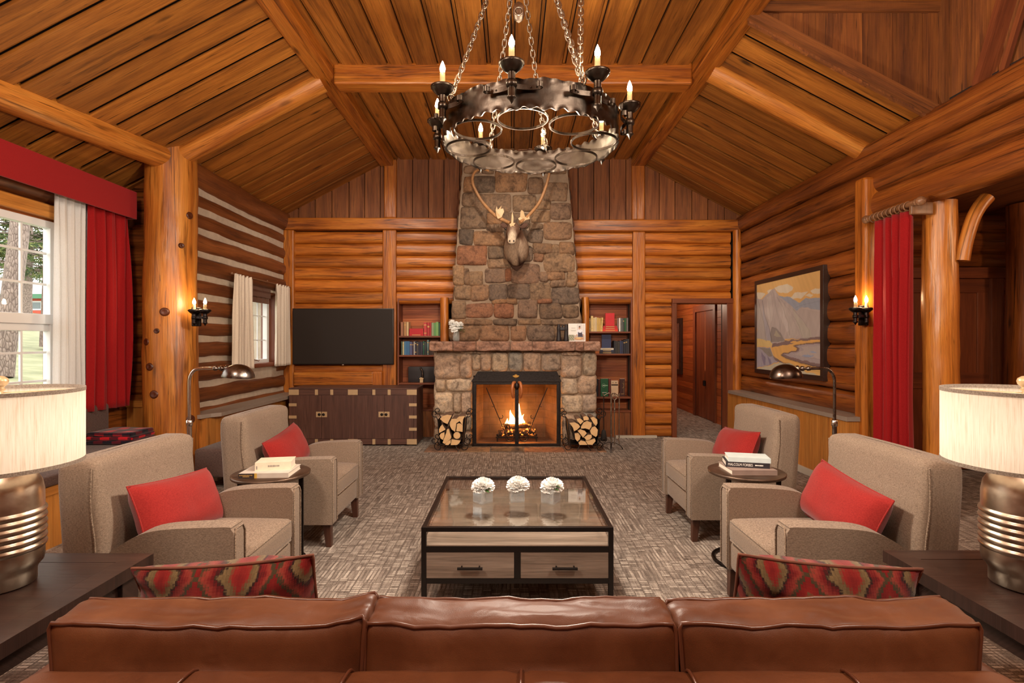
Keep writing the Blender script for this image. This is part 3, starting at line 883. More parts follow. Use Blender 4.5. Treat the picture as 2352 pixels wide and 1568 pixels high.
# --- bay with the large window on the left
def bay():
    m = MB()
    Y0, Y1, Z0, Z1 = 2.30, 4.68, 0.86, 2.50
    X = -4.06
    for y0, y1, z0, z1 in ((-1.2, Y0, 0, 3.2), (Y1, 5.75, 0, 3.2), (Y0, Y1, 0, Z0), (Y0, Y1, Z1, 3.2)):
        m.box(X - 0.09, X, y0, y1, z0, z1, 'y')
    m.log((X + 0.0, -1.0, 2.74), (X + 0.0, 5.6, 2.74), 0.085, n=14, wob=0.08, mi=1)
    m.box(X - 0.02, X + 0.06, Y0 - 0.15, Y1 + 0.12, Z1 + 0.02, Z1 + 0.13, 'y', 2)
    m.box(X - 0.02, X + 0.03, Y1, Y1 + 0.12, Z0, Z1 + 0.02, 'z', 2)
    m.box(X - 0.02, X + 0.10, Y0 - 0.1, Y1 + 0.1, Z0 - 0.05, Z0, 'y', 2)
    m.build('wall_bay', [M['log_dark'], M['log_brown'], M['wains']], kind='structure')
    w = None
    m = MB()
    for y in (Y0, Y1 - 0.045): m.box(X - 0.05, X + 0.015, y, y + 0.045, Z0, Z1)
    m.box(X - 0.05, X + 0.015, Y0, Y1, Z1 - 0.06, Z1); m.box(X - 0.05, X + 0.015, Y0, Y1, Z0, Z0 + 0.05)
    ymid = 3.49
    m.box(X - 0.05, X + 0.015, ymid - 0.05, ymid + 0.05, Z0, Z1)
    m.box(X - 0.05, X + 0.02, Y0, Y1, 1.60, 1.685); m.box(X - 0.05, X + 0.0, Y0, Y1, 1.54, 1.60)
    w = m.build('window_1', M['white_frame'], bevel=0.004, kind='structure')
    m = MB()
    for ya, yb in ((Y0 + .06, ymid - .05), (ymid + .05, Y1 - .06)):
        n = 5 if yb - ya > 1.0 else 4
        for k in range(1, n):
            y = yb - 0.235 * k
            if y > ya + 0.03: m.box(X - 0.022, X - 0.006, y - 0.009, y + 0.009, Z0, Z1)
        for z in (2.215, 1.945, 1.355, 1.11): m.box(X - 0.022, X - 0.006, ya, yb, z - 0.009, z + 0.009)
    m.build('glazing_bars', M['white_frame'], w)
    m = MB(); m.box(X - 0.016, X - 0.012, Y0 + .02, Y1 - .02, Z0, Z1); m.build('pane', M['pane'], w)
    # end wall of the bay, behind the column
    m = MB(); m.box(-4.2, -3.52, 5.68, 5.8, 0, 3.3, 'x', 1)
    z = 0.6
    while z < 3.2: m.log((-4.1, 5.66, z), (-3.45, 5.66, z), 0.105, n=16, wob=0.1, squash=(1, 0.6), step=0.15); z += 0.195
    m.build('wall_bay_end', [M['log_dark'], M['black_gap']], kind='structure')
    m = MB(); x = -4.05
    while x < -3.5: m.box(x, x + 0.17, 5.56, 5.60, 0.3, 0.83, 'z'); m.box(x + 0.165, x + 0.2, 5.55, 5.60, 0.3, 0.83, 'z'); x += 0.2
    m.box(-4.05, -3.45, 5.545, 5.6, 0.76, 0.83, 'x')
    m.build('trim_wainscot_bay', M['wains'], kind='structure')
bay()

# --- room beyond the curtain on the right, and the passage behind the back wall
def side_rooms():
    m = MB(); m.box(3.6, 6.7, 6.06, 6.2, 0, 3.1, 'x', 1)
    z = 0.12
    while z < 3.05:
        for x0, x1 in ((3.6, 6.6),): m.log((x0, 6.08, z), (x1, 6.08, z), 0.12, n=16, wob=0.1, squash=(1, 0.6), step=0.2)
        z += 0.225
    m.build('wall_side_room', [M['log_dark'], M['black_gap']], kind='structure')
    m = MB(); m.box(6.6, 6.7, -1.2, 6.2, 0, 3.1, 'y'); m.box(3.6, 6.7, -1.3, -1.2, 0, 3.1, 'x'); m.build('wall_side_room_right', M['log_dark'], kind='structure')
    m = MB(); m.box(3.68, 6.7, -1.2, 6.2, 2.92, 3.0, 'y'); m.build('ceiling_side_room', M['gable'], kind='structure')
    # panelled door there
    xa, xb, zt, Y = 4.35, 5.40, 2.16, 5.98
    m = MB()
    m.box(xa - 0.12, xa, Y - 0.05, Y + 0.05, 0, zt, 'z'); m.box(xb - 0.02, xb + 0.12, Y - 0.05, Y + 0.05, 0, zt, 'z'); m.box(xa - 0.14, xb + 0.36, Y - 0.06, Y + 0.05, zt, zt + 0.12, 'x')
    m.build('trim_door_casing', M['red_trim'], bevel=0.005, kind='structure')
    m = MB(); m.box(xa, xb - 0.02, Y, Y + 0.04, 0.01, zt, 'z')
    d = m.build('door_1', M['red_trim'], kind='structure')
    m = MB()
    for x0, x1 in ((xa, xa + .13), (xb - .15, xb - .02), ((xa + xb) / 2 - .07, (xa + xb) / 2 + .05)): m.box(x0, x1, Y - .015, Y, 0.01, zt, 'z')
    for z0, z1 in ((0.01, .22), (.92, 1.1), (zt - .16, zt)): m.box(xa, xb - .02, Y - .015, Y, z0, z1, 'x')
    m.build('door_rails', M['red_trim'], d, bevel=0.004)
    m = MB(); m.log((5.47, 5.6, 0), (5.47, 5.6, 2.9), 0.2, 0.18, n=18, wob=0.08); 
    tag(m.build('log_post', M['log_dark']), 'dark round log post at the right edge, right of the panelled door', 'post')
    # passage behind the doorway
    m = MB(); z = 0.0
    X = 3.62
    def seg(y0, y1, za, zb):
        z = za
        while z < zb - 0.01: e = min(z + 0.125, zb); m.box(X, X + 0.03, y0, y1, z, e - 0.005, 'y'); z = e
    seg(8.15, 9.45, 0, 2.6); seg(10.4, 13.0, 0, 2.6); seg(9.45, 10.4, 2.02, 2.6)
    m.box(X + 0.03, X + 0.06, 8.15, 13, 0, 2.6, 'y', 1)
    m.build('wall_passage', [M['niche'], M['black_gap']], kind='structure')
    m = MB(); m.box(2.0, X + 0.4, 8.12, 13.1, 2.45, 2.5, 'y'); m.build('ceiling_passage', M['niche'], kind='structure')
    m = MB(); m.box(2.0, 4.2, 13.0, 13.1, 0, 2.6, 'x'); m.build('wall_passage_end', M['niche'], kind='structure')
    m = MB(); m.box(1.95, 2.0, 8.35, 13.1, 0, 2.6, 'y'); m.build('wall_passage_left', M['niche'], kind='structure')
    m = MB()
    m.box(X - 0.03, X + 0.02, 9.36, 9.47, 0, 2.1, 'z'); m.box(X - 0.03, X + 0.02, 10.38, 10.5, 0, 2.1, 'z'); m.box(X - 0.03, X + 0.02, 9.36, 10.5, 2.02, 2.14, 'y')
    m.build('trim_passage_door', M['red_trim'], bevel=0.004, kind='structure')
    m = MB(); m.box(X + 0.0, X + 0.028, 9.47, 9.905, 0.01, 2.02, 'z'); m.box(X + 0.0, X + 0.028, 9.925, 10.38, 0.01, 2.02, 'z')
    d = m.build('door_2', M['red_trim'], kind='structure')
    m = MB(); m.box(X - 0.04, X + 0.0, 9.88, 9.94, 0.62, 0.72); m.build('door_handle', M['black_iron'], d, bevel=0.008)
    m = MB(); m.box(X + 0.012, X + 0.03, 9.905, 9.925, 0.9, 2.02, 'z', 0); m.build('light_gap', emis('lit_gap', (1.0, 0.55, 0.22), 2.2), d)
    m = MB()
    for a in ((11.2, 11.35, 0.75, 1.95), (12.2, 12.35, 0.75, 1.95), (11.2, 12.35, 1.85, 1.95), (11.2, 12.35, 0.75, 0.85)): m.box(X - 0.04, X, a[0], a[1], a[2], a[3], 'y')
    t = m.build('wall_mirror', M['espresso'], bevel=0.006); tag(t, 'dark framed mirror hanging on the passage wall seen through the doorway', 'mirror')
    m = MB(); m.box(X - 0.012, X - 0.004, 11.35, 12.2, 0.85, 1.85); m.build('mirror_glass', metal('mirror_silver', (0.8, 0.8, 0.8), 0.05), t)
    lamp('passage_fill', 'POINT', (2.7, 10.5, 2.25), 20, (1.0, 0.76, 0.55), 0.12)  # added fill light without a fixture, brightens the passage boards
    lamp('side_room_fill', 'POINT', (4.9, 2.6, 2.6), 34, (1.0, 0.66, 0.40), 0.12)  # added fill light, no fixture, so the door there shows
side_rooms()

# --- beams and columns
def beam(name, label, builder, mat, bevel=0):
    m = MB(); builder(m); return tag(m.build(name, mat, bevel=bevel), label, 'beam')
def rear_wall():
    m = MB(); m.box(-4.3, 7.0, -3.1, -3.0, 0, 4.6, 'x'); m.box(-4.3, -4.05, -3.1, -1.2, 0, 4.4, 'y'); m.box(3.6, 3.8, -3.1, -1.2, 0, 4.4, 'y'); m.box(-4.3, 3.8, -3.1, -1.2, 4.25, 4.35, 'y'); m.build('wall_rear', M['log_dark'], kind='structure')
rear_wall()
beam('ceiling_beam', 'long hewn beam along the ceiling, left one, from the camera to the back wall', lambda m: m.box(-2.0, -1.79, -1.2, 8.03, 4.10, 4.30, 'y'), M['log'], 0.02)
beam('ceiling_beam', 'long hewn beam along the ceiling, right one, from the camera to the back wall', lambda m: m.box(1.81, 2.02, -1.2, 8.03, 4.10, 4.30, 'y'), M['log'], 0.02)
beam('cross_beam', 'hewn cross beam spanning between the two long ceiling beams behind the chandelier', lambda m: m.box(-1.79, 1.81, 5.3, 5.5, 4.03, 4.25, 'x'), M['log'], 0.02)
beam('sloping_rafter', 'bright sloping rafter on the left roof slope, rising from the knotty column', lambda m: m.log((-3.48, 5.44, roof(3.48) - 0.03), (-1.95, 5.44, roof(1.95) - 0.04), 0.105, n=16, wob=0.05), M['column'])
beam('sloping_rafter', 'bright sloping rafter on the right roof slope, falling to the log wall', lambda m: m.log((3.50, 5.22, roof(3.50) - 0.03), (1.97, 5.22, roof(1.97) - 0.04), 0.10, n=16, wob=0.05), M['column'])
beam('log_beam', 'round peeled log running from the upper left corner into the knotty column', lambda m: m.log((-4.0, 1.6, 3.19), (-3.52, 5.36, 3.31), 0.15, 0.118, n=20, wob=0.04), M['column'])

def big_column():
    t = thing('log_column', 'thick knotty peeled log column standing beside the red curtain', 'column', (-3.53, 5.48, 0))
    m = MB(); m.log((0, 0, 0), (0.0, 0, 3.42), 0.262, 0.232, n=32, wob=0.05, step=0.08, bow=0.02, hew=0.05); m.build('trunk', M['column'], t)
    for px, py, r in ((416, 486, .030), (378, 716, .034), (363, 760, .022), (338, 785, .030), (347, 842, .032), (358, 905, .034), (416, 968, .036), (405, 560, .02)):
        z = wz(py, 5.25); x = wx(px, 5.25) + 3.53
        x = max(-0.235, min(0.235, x)); y = -math.sqrt(max(0.0, 0.245 ** 2 - x * x))
        d = V(x, y, 0).normalized()
        e = V(-d.y, d.x, 0)
        m = MB(); Mx = Matrix((e, V(0, 0, 1), d)).transposed().to_4x4()
        m.lathe([(r * 1.5, -0.03), (r * 1.15, 0.002), (r * 0.9, 0.006), (r * 0.6, 0.003), (0.001, 0.001)], 14, d * (lerp(.262, .232, z / 3.42) + .009) + V(0, 0, z), 0, True, Mx)
        m.build('knot', plain('dark_knot', s2l(84, 38, 14), 0.4, var=0.4), t)
    return t
big_column()
def right_column():
    t = thing('log_column', 'slimmer peeled log column on the right, beside the tall red curtain', 'column', (3.60, 4.46, 0))
    m = MB(); m.log((0, 0, 0), (0, 0, 2.62), 0.135, 0.125, n=24, wob=0.10, step=0.08, bow=0.03, hew=0.10); m.build('trunk', M['column'], t)
    m = MB(); m.log((0, 0, 0), (0, 0, 0), 0.1) if False else None
    pts = smooth_path([V(0.085, -0.13, 2.11), V(0.11, -0.14, 2.28), V(0.15, -0.15, 2.43), V(0.20, -0.16, 2.54), V(0.26, -0.17, 2.62)], 5)
    m.tube(pts, [0.05] * len(pts), 12, wob=0.1); m.build('brace', M['column'], t, label='curved branch brace')
    return t
right_column()
# ------------------------------------------------------------------ stone fireplace
def stone_block(m, quad, fn, D, mi=0, n=9, k=0.14, rough=0.016):
    """rounded field stone on a wall: quad = 4 corners (u,w) anticlockwise, fn(u,w,h)->point"""
    sd = rnd(0, 500)
    def at(s, t):
        s2 = s * (1 - k * t ** 4); t2 = t * (1 - k * s ** 4)
        a, b = (s2 + 1) / 2, (t2 + 1) / 2
        (x0, y0), (x1, y1), (x2, y2), (x3, y3) = quad
        x = (1 - a) * (1 - b) * x0 + a * (1 - b) * x1 + a * b * x2 + (1 - a) * b * x3
        y = (1 - a) * (1 - b) * y0 + a * (1 - b) * y1 + a * b * y2 + (1 - a) * b * y3
        return x, y
    def f(u, v):
        # denser rows at the rim
        s = math.sin((u - 0.5) * PI); t = math.sin((v - 0.5) * PI)
        x, y = at(s, t)
        e = max(0.0, (1 - abs(s) ** 5)) ** 0.5 * max(0.0, (1 - abs(t) ** 5)) ** 0.5
        q = nz(x * 9 + sd, y * 9) * rough + nz(x * 24 + sd, y * 24) * rough * 0.6
        w = 0.006 * nz(x * 14, y * 14 + sd)
        return fn(x + w, y + 0.006 * nz(x * 14 + 9, y * 14 + sd), D * e + q * e - 0.012 * (1 - e))
    m.grid(f, n, n, mi, True)

def fireplace():
    t = thing('stone_fireplace', 'tall tapered fieldstone chimney with a rough stone mantel on the back wall', 'fireplace', (0.05, 7.6, 0))
    o = V(0.05, 7.6, 0)
    # chimney -------------------------------------------------
    YC = 7.66
    def edge(side, z):
        T = ((740, 1040, 1334), (600, 1047, 1322), (503, 1053, 1314), (400, 1062, 1304), (340, 1067, 1299))
        py = CY - (z - EYE) * F / YC
        T2 = sorted(T)
        py = max(340, min(740, py))
        for a, b in zip(T2, T2[1:]):
            if a[0] <= py <= b[0]:
                q = (py - a[0]) / (b[0] - a[0]); return wx(lerp(a[1 + side], b[1 + side], q), YC)
        return wx(T2[-1][1 + side], YC)
    m = MB()
    zs = [1.44 + (4.24 - 1.44) * i / 14 for i in range(15)]
    m.grid(lambda u, v: V(lerp(edge(0, lerp(1.44, 4.24, v)), edge(1, lerp(1.44, 4.24, v)), u), YC + 0.006 * nz(u * 40, v * 60), lerp(1.44, 4.24, v)) - o, 40, 60, 1, True)
    for s in (0, 1):
        m.grid(lambda u, v: V(edge(s, lerp(1.44, 4.24, v)), lerp(YC, 8.05, u), lerp(1.44, 4.24, v)) - o, 1, 14, 1, False, flip=(s == 0))
    S = [(240,105,285,178),(288,100,395,182),(400,60,560,178),(566,110,640,185),(645,130,768,222),(225,185,290,250),(295,195,480,283),(487,195,602,275),(606,225,680,268),
         (217,262,350,370),(685,238,782,315),(580,277,680,335),(355,290,430,340),(434,290,575,370),(212,374,280,450),(288,385,445,455),(648,340,788,426),(578,343,642,370),(590,447,690,496),(565,375,640,440),(450,375,560,455),
         (202,458,354,554),(362,460,440,520),(446,460,585,540),(648,500,806,590),(730,440,800,498),(696,450,726,495),
         (186,560,235,656),(240,575,262,652),(266,590,330,660),(342,572,448,642),(483,548,625,648),(630,592,662,640),(666,597,755,628),(765,595,816,668),(360,526,480,568),(452,575,480,640),
         (186,664,270,732),(275,660,365,738),(370,660,455,742),(460,660,575,728),(580,646,678,738),(690,672,822,757),(685,634,760,666),
         (176,745,240,828),(247,755,382,826),(390,755,488,826),(452,730,508,752),(512,738,615,826),(625,757,740,830),(745,765,830,828),(385,735,450,752),(620,735,685,754),
         (352,346,446,382),(596,502,642,538),(160,838,385,862),(390,836,510,862),(516,836,630,860),(634,836,836,862),
         (160,868,316,946),(322,868,470,946),(476,872,556,944),(562,866,702,946),(706,870,836,946)]
    def front(u, w, h): return V(u, YC - h, w) - o
    cx_ = lambda c: 960 + c / 2.239
    cy_ = lambda c: 360 + c / 2.239
    for x0, y0, x1, y1 in S:
        q = []
        for x, y in ((x0 - 5, y1 + 5), (x1 + 5, y1 + 5), (x1 + 5, y0 - 5), (x0 - 5, y0 - 5)):
            q.append((wx(cx_(x + rnd(-6, 6)), YC - .02), wz(cy_(y + rnd(-5, 5)), YC - .02)))
        stone_block(m, q, front, rnd(0.03, 0.05), 0, 11, rnd(0.03, 0.13), 0.022)
    # courses above the antlers, up to the ceiling
    z = wz(cy_(92), YC)
    while z < 4.22:
        hgt = rnd(0.14, 0.24); x = edge(0, z) + 0.005; xe = edge(1, z) - 0.005
        while x < xe - 0.06:
            w = rnd(0.16, 0.34); e = min(x + w, xe)
            if xe - e < 0.09: e = xe
            stone_block(m, [(x + .008, z + .008), (e - .008, z + rnd(0, .02)), (e - .01, min(z + hgt - .01, 4.24)), (x + .01, min(z + hgt - rnd(.005, .02), 4.24))], front, rnd(0.035, 0.055), 0, 8, rnd(0.05, 0.2)); x = e
        z += hgt
    # sides
    for s, sg in ((0, -1), (1, 1)):
        z = 1.46
        while z < 4.1:
            hgt = rnd(0.16, 0.26)
            stone_block(m, [(7.66, z), (8.0, z), (8.0, z + hgt - .015), (7.66, z + hgt - .015)], lambda u, w, h: V(edge(s, w) + sg * h, u, w) - o, 0.03, 0, 7); z += hgt
    m.build('chimney', [M['stone'], M['mortar']], t)
    # lower breast -------------------------------------------
    YB = 7.41
    m = MB()
    zt, zo = 1.335, wz(862, YB)
    xl, xr, ol, orr = wx(998, YB), wx(1369, YB), wx(1087, YB), wx(1287, YB)
    for x0, x1, z0, z1 in ((xl + .01, ol, 0, zt), (orr, xr - .01, 0, zt), (ol, orr, zo, zt)):
        m.box(x0 - o.x, x1 - o.x, YB - o.y, 8.1 - o.y, z0, z1, 'x', 1)
    LS = [(998,814,1056,870),(1057,812,1083,869),(1000,872,1023,898),(1025,871,1084,898),(998,901,1040,951),(1042,903,1058,948),(1060,902,1084,950),(998,953,1050,985),(1052,952,1084,990),(998,987,1030,1021),(1032,992,1084,1021),
          (1058,806,1128,811),(1085,813,1103,850),(1104,812,1128,851),(1130,809,1167,853),(1169,809,1200,853),(1202,809,1242,853),(1244,812,1288,852),
          (1289,818,1337,866),(1339,810,1370,862),(1289,869,1327,905),(1328,864,1370,904),(1289,909,1337,948),(1339,907,1370,946),(1289,951,1330,1021),(1332,949,1370,985),(1332,988,1370,1021),(1290,807,1336,816)]
    fr = lambda u, w, h: V(u, YB - h, w) - o
    for x0, y0, x1, y1 in LS:
        q = [(wx(x + rnd(-1, 1), YB - .03), wz(y + rnd(-1, 1), YB - .03)) for x, y in ((x0 - 1.2, y1 + 1.2), (x1 + 1.2, y1 + 1.2), (x1 + 1.2, y0 - 1.2), (x0 - 1.2, y0 - 1.2))]
        stone_block(m, q, fr, rnd(0.05, 0.075), 0, 11, rnd(0.05, 0.14), 0.03)
    for s, xx, sg in ((0, xl, -1), (1, xr, 1)):
        z = 0.02
        while z < 1.25:
            hgt = rnd(0.2, 0.34); stone_block(m, [(7.4, z), (7.7, z), (7.7, z + hgt - .02), (7.4, z + hgt - .02)], lambda u, w, h: V(xx + sg * (h - .02), u, w) - o, 0.04, 0, 7)
            stone_block(m, [(7.71, z), (8.02, z), (8.02, z + hgt - .02), (7.71, z + hgt - .02)], lambda u, w, h: V(xx + sg * (h - .02), u, w) - o, 0.04, 0, 7); z += hgt
    m.build('surround', [M['stone_pale'], M['mortar']], t)
    # mantel ---------------------------------------------------
    m = MB()
    xs = [985, 1040, 1093, 1172, 1223, 1321, 1341, 1380]
    for a, b in zip(xs, xs[1:]):
        sd = rnd(0, 99)
        def df(p, c, h): 
            w = V(p.x * 9 + sd, p.y * 9, p.z * 14); d = noise.noise(w) * 0.016 + noise.noise(w * 2.7) * 0.009
            q = p.copy()
            if p.y < c.y - h.y * 0.8: q.y -= d * 1.6
            if p.z < c.z: q.z += d * 0.5
            return q
        m.rbox(wx(a, 7.2) + .003 - o.x, wx(b, 7.2) - .003 - o.x, 7.2 - o.y, 7.72 - o.y, 1.322, 1.452, 0.018, 9, 0, df)
    m.box(wx(990, 7.2) - o.x, wx(1375, 7.2) - o.x, 7.23 - o.y, 7.70 - o.y, 1.33, 1.44, 'x', 1)
    m.build('mantel', [M['stone_pink'], M['mortar']], t)
    # firebox --------------------------------------------------
    m = MB()
    zf = 0.95
    A = [(ol, 7.42), (-0.43, 7.92), (0.50, 7.92), (orr, 7.42)]
    for (x0, y0), (x1, y1) in zip(A, A[1:]):
        n = 1
        m.add([V(x0, y0, 0.02) - o, V(x1, y1, 0.02) - o, V(x1, y1, zf) - o, V(x0, y0, zf) - o], [(0, 1, 2, 3)], [[(0, 0), (math.hypot(x1 - x0, y1 - y0), 0), (math.hypot(x1 - x0, y1 - y0), zf), (0, zf)]])
    m.add([V(ol, 7.42, 0.021) - o, V(orr, 7.42, 0.021) - o, V(.5, 7.92, 0.021) - o, V(-.43, 7.92, 0.021) - o], [(0, 1, 2, 3)], [[(0, 0), (1, 0), (1, .5), (0, .5)]])
    m.add([V(ol, 7.42, zf) - o, V(orr, 7.42, zf) - o, V(.5, 7.92, zf) - o, V(-.43, 7.92, zf) - o], [(3, 2, 1, 0)], [[(0, 0), (1, 0), (1, .5), (0, .5)]])
    tt = NT('firebrick'); uv = tt.coord('UV'); br = tt.new('ShaderNodeTexBrick'); tt.link(uv, br.inputs['Vector'])
    for k, v in (('Scale', 1.0), ('Brick Width', 0.23), ('Row Height', 0.115), ('Mortar Size', 0.004)): br.inputs[k].default_value = v
    br.inputs['Color1'].default_value = (0.25, 0.135, 0.07, 1); br.inputs['Color2'].default_value = (0.20, 0.105, 0.055, 1); br.inputs['Mortar'].default_value = (0.15, 0.085, 0.045, 1)
    soot = tt.noise(tt.coord('Object'), 5, 4); tt.color(tt.mix(1.0, br.outputs[0], tt.ramp(soot, [(0.3, 0.6), (0.7, 1.1)]), 'MULTIPLY')); tt.set(Roughness=0.85)
    m.build('firebox', tt.mat, t)
    # hearth slab ---------------------------------------------
    m = MB()
    x = -1.16
    while x < 1.22:
        e = min(x + rnd(0.3, 0.55), 1.25)
        for y0, y1 in ((6.92, 7.2), (7.21, 7.40)):
            m.rbox(x + .006 - o.x, e - .006 - o.x, y0 - o.y, y1 - o.y, -0.03, 0.012, 0.012, 3)
        x = e
    m.build('hearth', M['stone'], t)
fireplace()

# ------------------------------------------------------------------ fire, screen, wood racks, tools
def fire():
    t = thing('log_fire', 'burning log fire on an iron grate inside the fireplace', 'fire', (0.07, 7.66, 0.02))
    m = MB()
    for x in (-0.26, -0.09, 0.09, 0.26): m.bar((x, -0.12, 0.07), (x, 0.13, 0.07), 0.018, 0.018)
    m.bar((-0.3, -0.1, 0.06), (0.3, -0.1, 0.06), 0.02, 0.02); m.bar((-0.3, 0.1, 0.06), (0.3, 0.1, 0.06), 0.02, 0.02)
    for x in (-0.28, 0.28):
        for y in (-0.1, 0.1): m.bar((x, y, 0), (x, y, 0.065), 0.018, 0.018, (1, 0, 0))
    m.build('grate', M['black_iron'], t)
    ash = NT('charred_log'); n = ash.noise(ash.coord('Object'), 22, 5); ash.color(ash.ramp(n, [(0.35, (0.02, 0.012, 0.008)), (0.6, (0.10, 0.06, 0.04)), (0.75, (0.3, 0.24, 0.2))])); ash.bump(n, 0.8, 0.02)
    ash.set(Emission_Color=(1.0, 0.22, 0.03, 1), Emission_Strength=ash.ramp(n, [(0.56, 0.0), (0.66, 2.5)]), Roughness=0.9)
    for a, b, r in (((-0.27, -0.07, 0.12), (0.25, -0.03, 0.13), 0.05), ((-0.22, 0.07, 0.125), (0.27, 0.05, 0.12), 0.055), ((-0.12, -0.06, 0.20), (0.2, 0.09, 0.215), 0.045), ((-0.2, 0.0, 0.2), (0.02, 0.05, 0.21), 0.04)):
        m = MB(); m.log(a, b, r, wob=0.2, n=14, step=0.06); m.build('burning_log', ash.mat, t)
    fl = NT('flame'); lw = fl.new('ShaderNodeLayerWeight'); lw.inputs[0].default_value = 0.35
    em = fl.new('ShaderNodeEmission'); tr = fl.new('ShaderNodeBsdfTransparent'); mx = fl.new('ShaderNodeMixShader')
    fac = fl.ramp(lw.outputs['Facing'], [(0.0, 1.0), (0.45, 0.75), (1.0, 0.0)])
    col = fl.ramp(lw.outputs['Facing'], [(0.0, (1.0, 0.62, 0.22)), (0.6, (1.0, 0.32, 0.05)), (1.0, (1.0, 0.15, 0.01))])
    fl.link(col, em.inputs[0]); em.inputs[1].default_value = 14.0
    fl.link(fac, mx.inputs[0]); fl.link(tr.outputs[0], mx.inputs[1]); fl.link(em.outputs[0], mx.inputs[2]); fl.link(mx.outputs[0], fl.out.inputs[0])
    for x, y, h, r in ((0.035, 0.02, 0.36, 0.05), (-0.075, 0.0, 0.27, 0.062), (0.085, 0.05, 0.20, 0.045), (-0.14, 0.04, 0.14, 0.04), (0.0, -0.03, 0.18, 0.045)):
        m = MB(); sd = rnd(0, 50)
        prof = [(0.0, 0.3), (0.12, 0.75), (0.28, 1.0), (0.45, 0.85), (0.65, 0.5), (0.85, 0.2), (1.0, 0.02)]
        pts = [V(x + 0.05 * nz(sd + q * 2.2) * q, y + 0.03 * nz(sd + 9 + q * 2), 0.17 + q * h) for q, _ in prof]
        m.tube(pts, [r * k for _, k in prof], 14, cap=False, squash=(1, 0.7), up=(1, 0, 0)); o = m.build('flame', fl.mat, t, sub=1)
    lamp('fire_glow', 'POINT', (0.07, 7.60, 0.34), 8, (1.0, 0.34, 0.06), 0.07)
fire()

def fire_screen():
    Y = 7.27
    t = thing('fire_screen', 'black iron fire screen with glass doors and a sloping hood before the fire', 'fire screen', (0.06, Y, 0.012))
    o = V(0.06, Y, 0.012)
    X = lambda px: wx(px, Y) - o.x
    Z = lambda py: wz(py, Y) - o.z
    zb, zh, zt = Z(1023), Z(876), Z(854)
    xl, xr, xc = X(1085), X(1287), X(1187)
    m = MB()
    for x0, x1 in ((xl, xl + .055), (xr - .05, xr)): m.box(x0, x1, -0.012, 0.025, 0, zh, 'z')
    m.box(xl, xr, -0.012, 0.025, 0.0, 0.035, 'x'); m.box(xl, xr, -0.014, 0.025, zh - .04, zh, 'x'); m.box(xl - .012, xr + .012, -0.03, 0.03, zh - .002, zh + .014, 'x')
    m.box(xl + .0, xl + .012, -0.03, 0.11, 0, zh, 'z'); m.box(xr - .012, xr, -0.03, 0.11, 0, zh, 'z')
    m.build('frame', M['black_iron'], t, bevel=0.003)
    m = MB()
    a = [V(xl - .01, -0.025, zh + .012), V(xr + .01, -0.025, zh + .012), V(xr - .04, 0.09, zt + .004), V(xl + .07, 0.09, zt + .004)]
    b = [p + V(0, 0.012, -0.004) for p in a]
    m.add(a + b, [(0, 1, 2, 3), (7, 6, 5, 4), (0, 4, 5, 1), (1, 5, 6, 2), (2, 6, 7, 3), (3, 7, 4, 0)])
    m.build('hood', M['black_iron'], t)
    # emblem: a small gold maple leaf
    leaf = [(0, 1.0), (.18, .62), (.42, .74), (.34, .22), (.62, .5), (.70, .36), (.98, .40), (.86, .12), (.95, .02), (.5, -.3), (.55, -.45), (.06, -.36), (.06, -.75), (-.06, -.75), (-.06, -.36), (-.55, -.45), (-.5, -.3), (-.95, .02), (-.86, .12), (-.98, .40), (-.70, .36), (-.62, .5), (-.34, .22), (-.42, .74), (-.18, .62)]
    m = MB(); ex, ez = X(1185), Z(862)
    m.prism([(p[0] * .042, p[1] * .042) for p in leaf][::-1], lambda u, w, h: V(ex + u * 1.1, 0.024 + 0.70 * w - 0.72 * h, zh + 0.012 + 0.43 * (zt - .008 - zh) + 0.72 * w + 0.70 * h), 0.0, 0.008); m.build('emblem', M['gold'], t, label='gold maple leaf emblem')
    m = MB(); m.box(xc - .026, xc + .026, -0.02, 0.02, 0, zh, 'z'); m.build('centre_bar', M['black_iron'], t, bevel=0.003)
    for sg in (-1, 1):
        x = xc + sg * .055
        m = MB(); m.tube(smooth_path([V(xc + sg * .03, -.02, zh - .01), V(x - sg * .005, -.06, zh - .02), V(x + sg * .008, -.075, zh - .09), V(x + sg * .006, -.07, zh - .16), V(xc + sg * .045, -.035, zh - .215)], 5), [0.021] * 21, 10, wob=0.15)
        m.build('handle', M['antler_handle'], t, label='brown horn handle')
    m = MB(); m.sphere((xc, -0.025, zh - .06), (0.035, 0.018, 0.05), 14, 8); m.build('latch', M['black_iron'], t)
    for sg in (-1, 1):
        x0, x1 = sorted((xc + sg * .03, (xl + .05) if sg < 0 else (xr - .05)))
        d = MB(); d.box(x0, x1, 0.0, 0.004, 0.03, zh - .03); d.build('glass_pane', M['fireglass'], t)
        m = MB()
        xb, xt = xc + sg * .10, (X(1117) if sg < 0 else X(1257))
        m.tube([V(xb + sg * .015, -.012, Z(1010)), V(xt, -.012, Z(890))], 0.006, 8)
        m.tube(spiral(V(xc + sg * .095, -.012, Z(1003)), 0.062, 0.06, 0, 2 * PI, (1, 0, 0), (0, 0, 1), 24), 0.006, 6)
        q = V(lerp(xb, xt, .45), -.012, lerp(Z(1010), Z(890), .45))
        m.tube(spiral(q + V(-sg * .03, 0, 0.0), 0.03, 0.022, -0.5, -4.2, (sg, 0, 0), (0, 0, 1), 16), 0.005, 6)
        q = V(lerp(xb, xt, .66), -.012, lerp(Z(1010), Z(890), .66))
        m.tube(spiral(q + V(sg * .022, 0, 0.0), 0.022, 0.016, 2.6, 5.6, (sg, 0, 0), (0, 0, 1), 14), 0.004, 6)
        m.build('scroll_rod', M['black_iron'], t)
fire_screen()

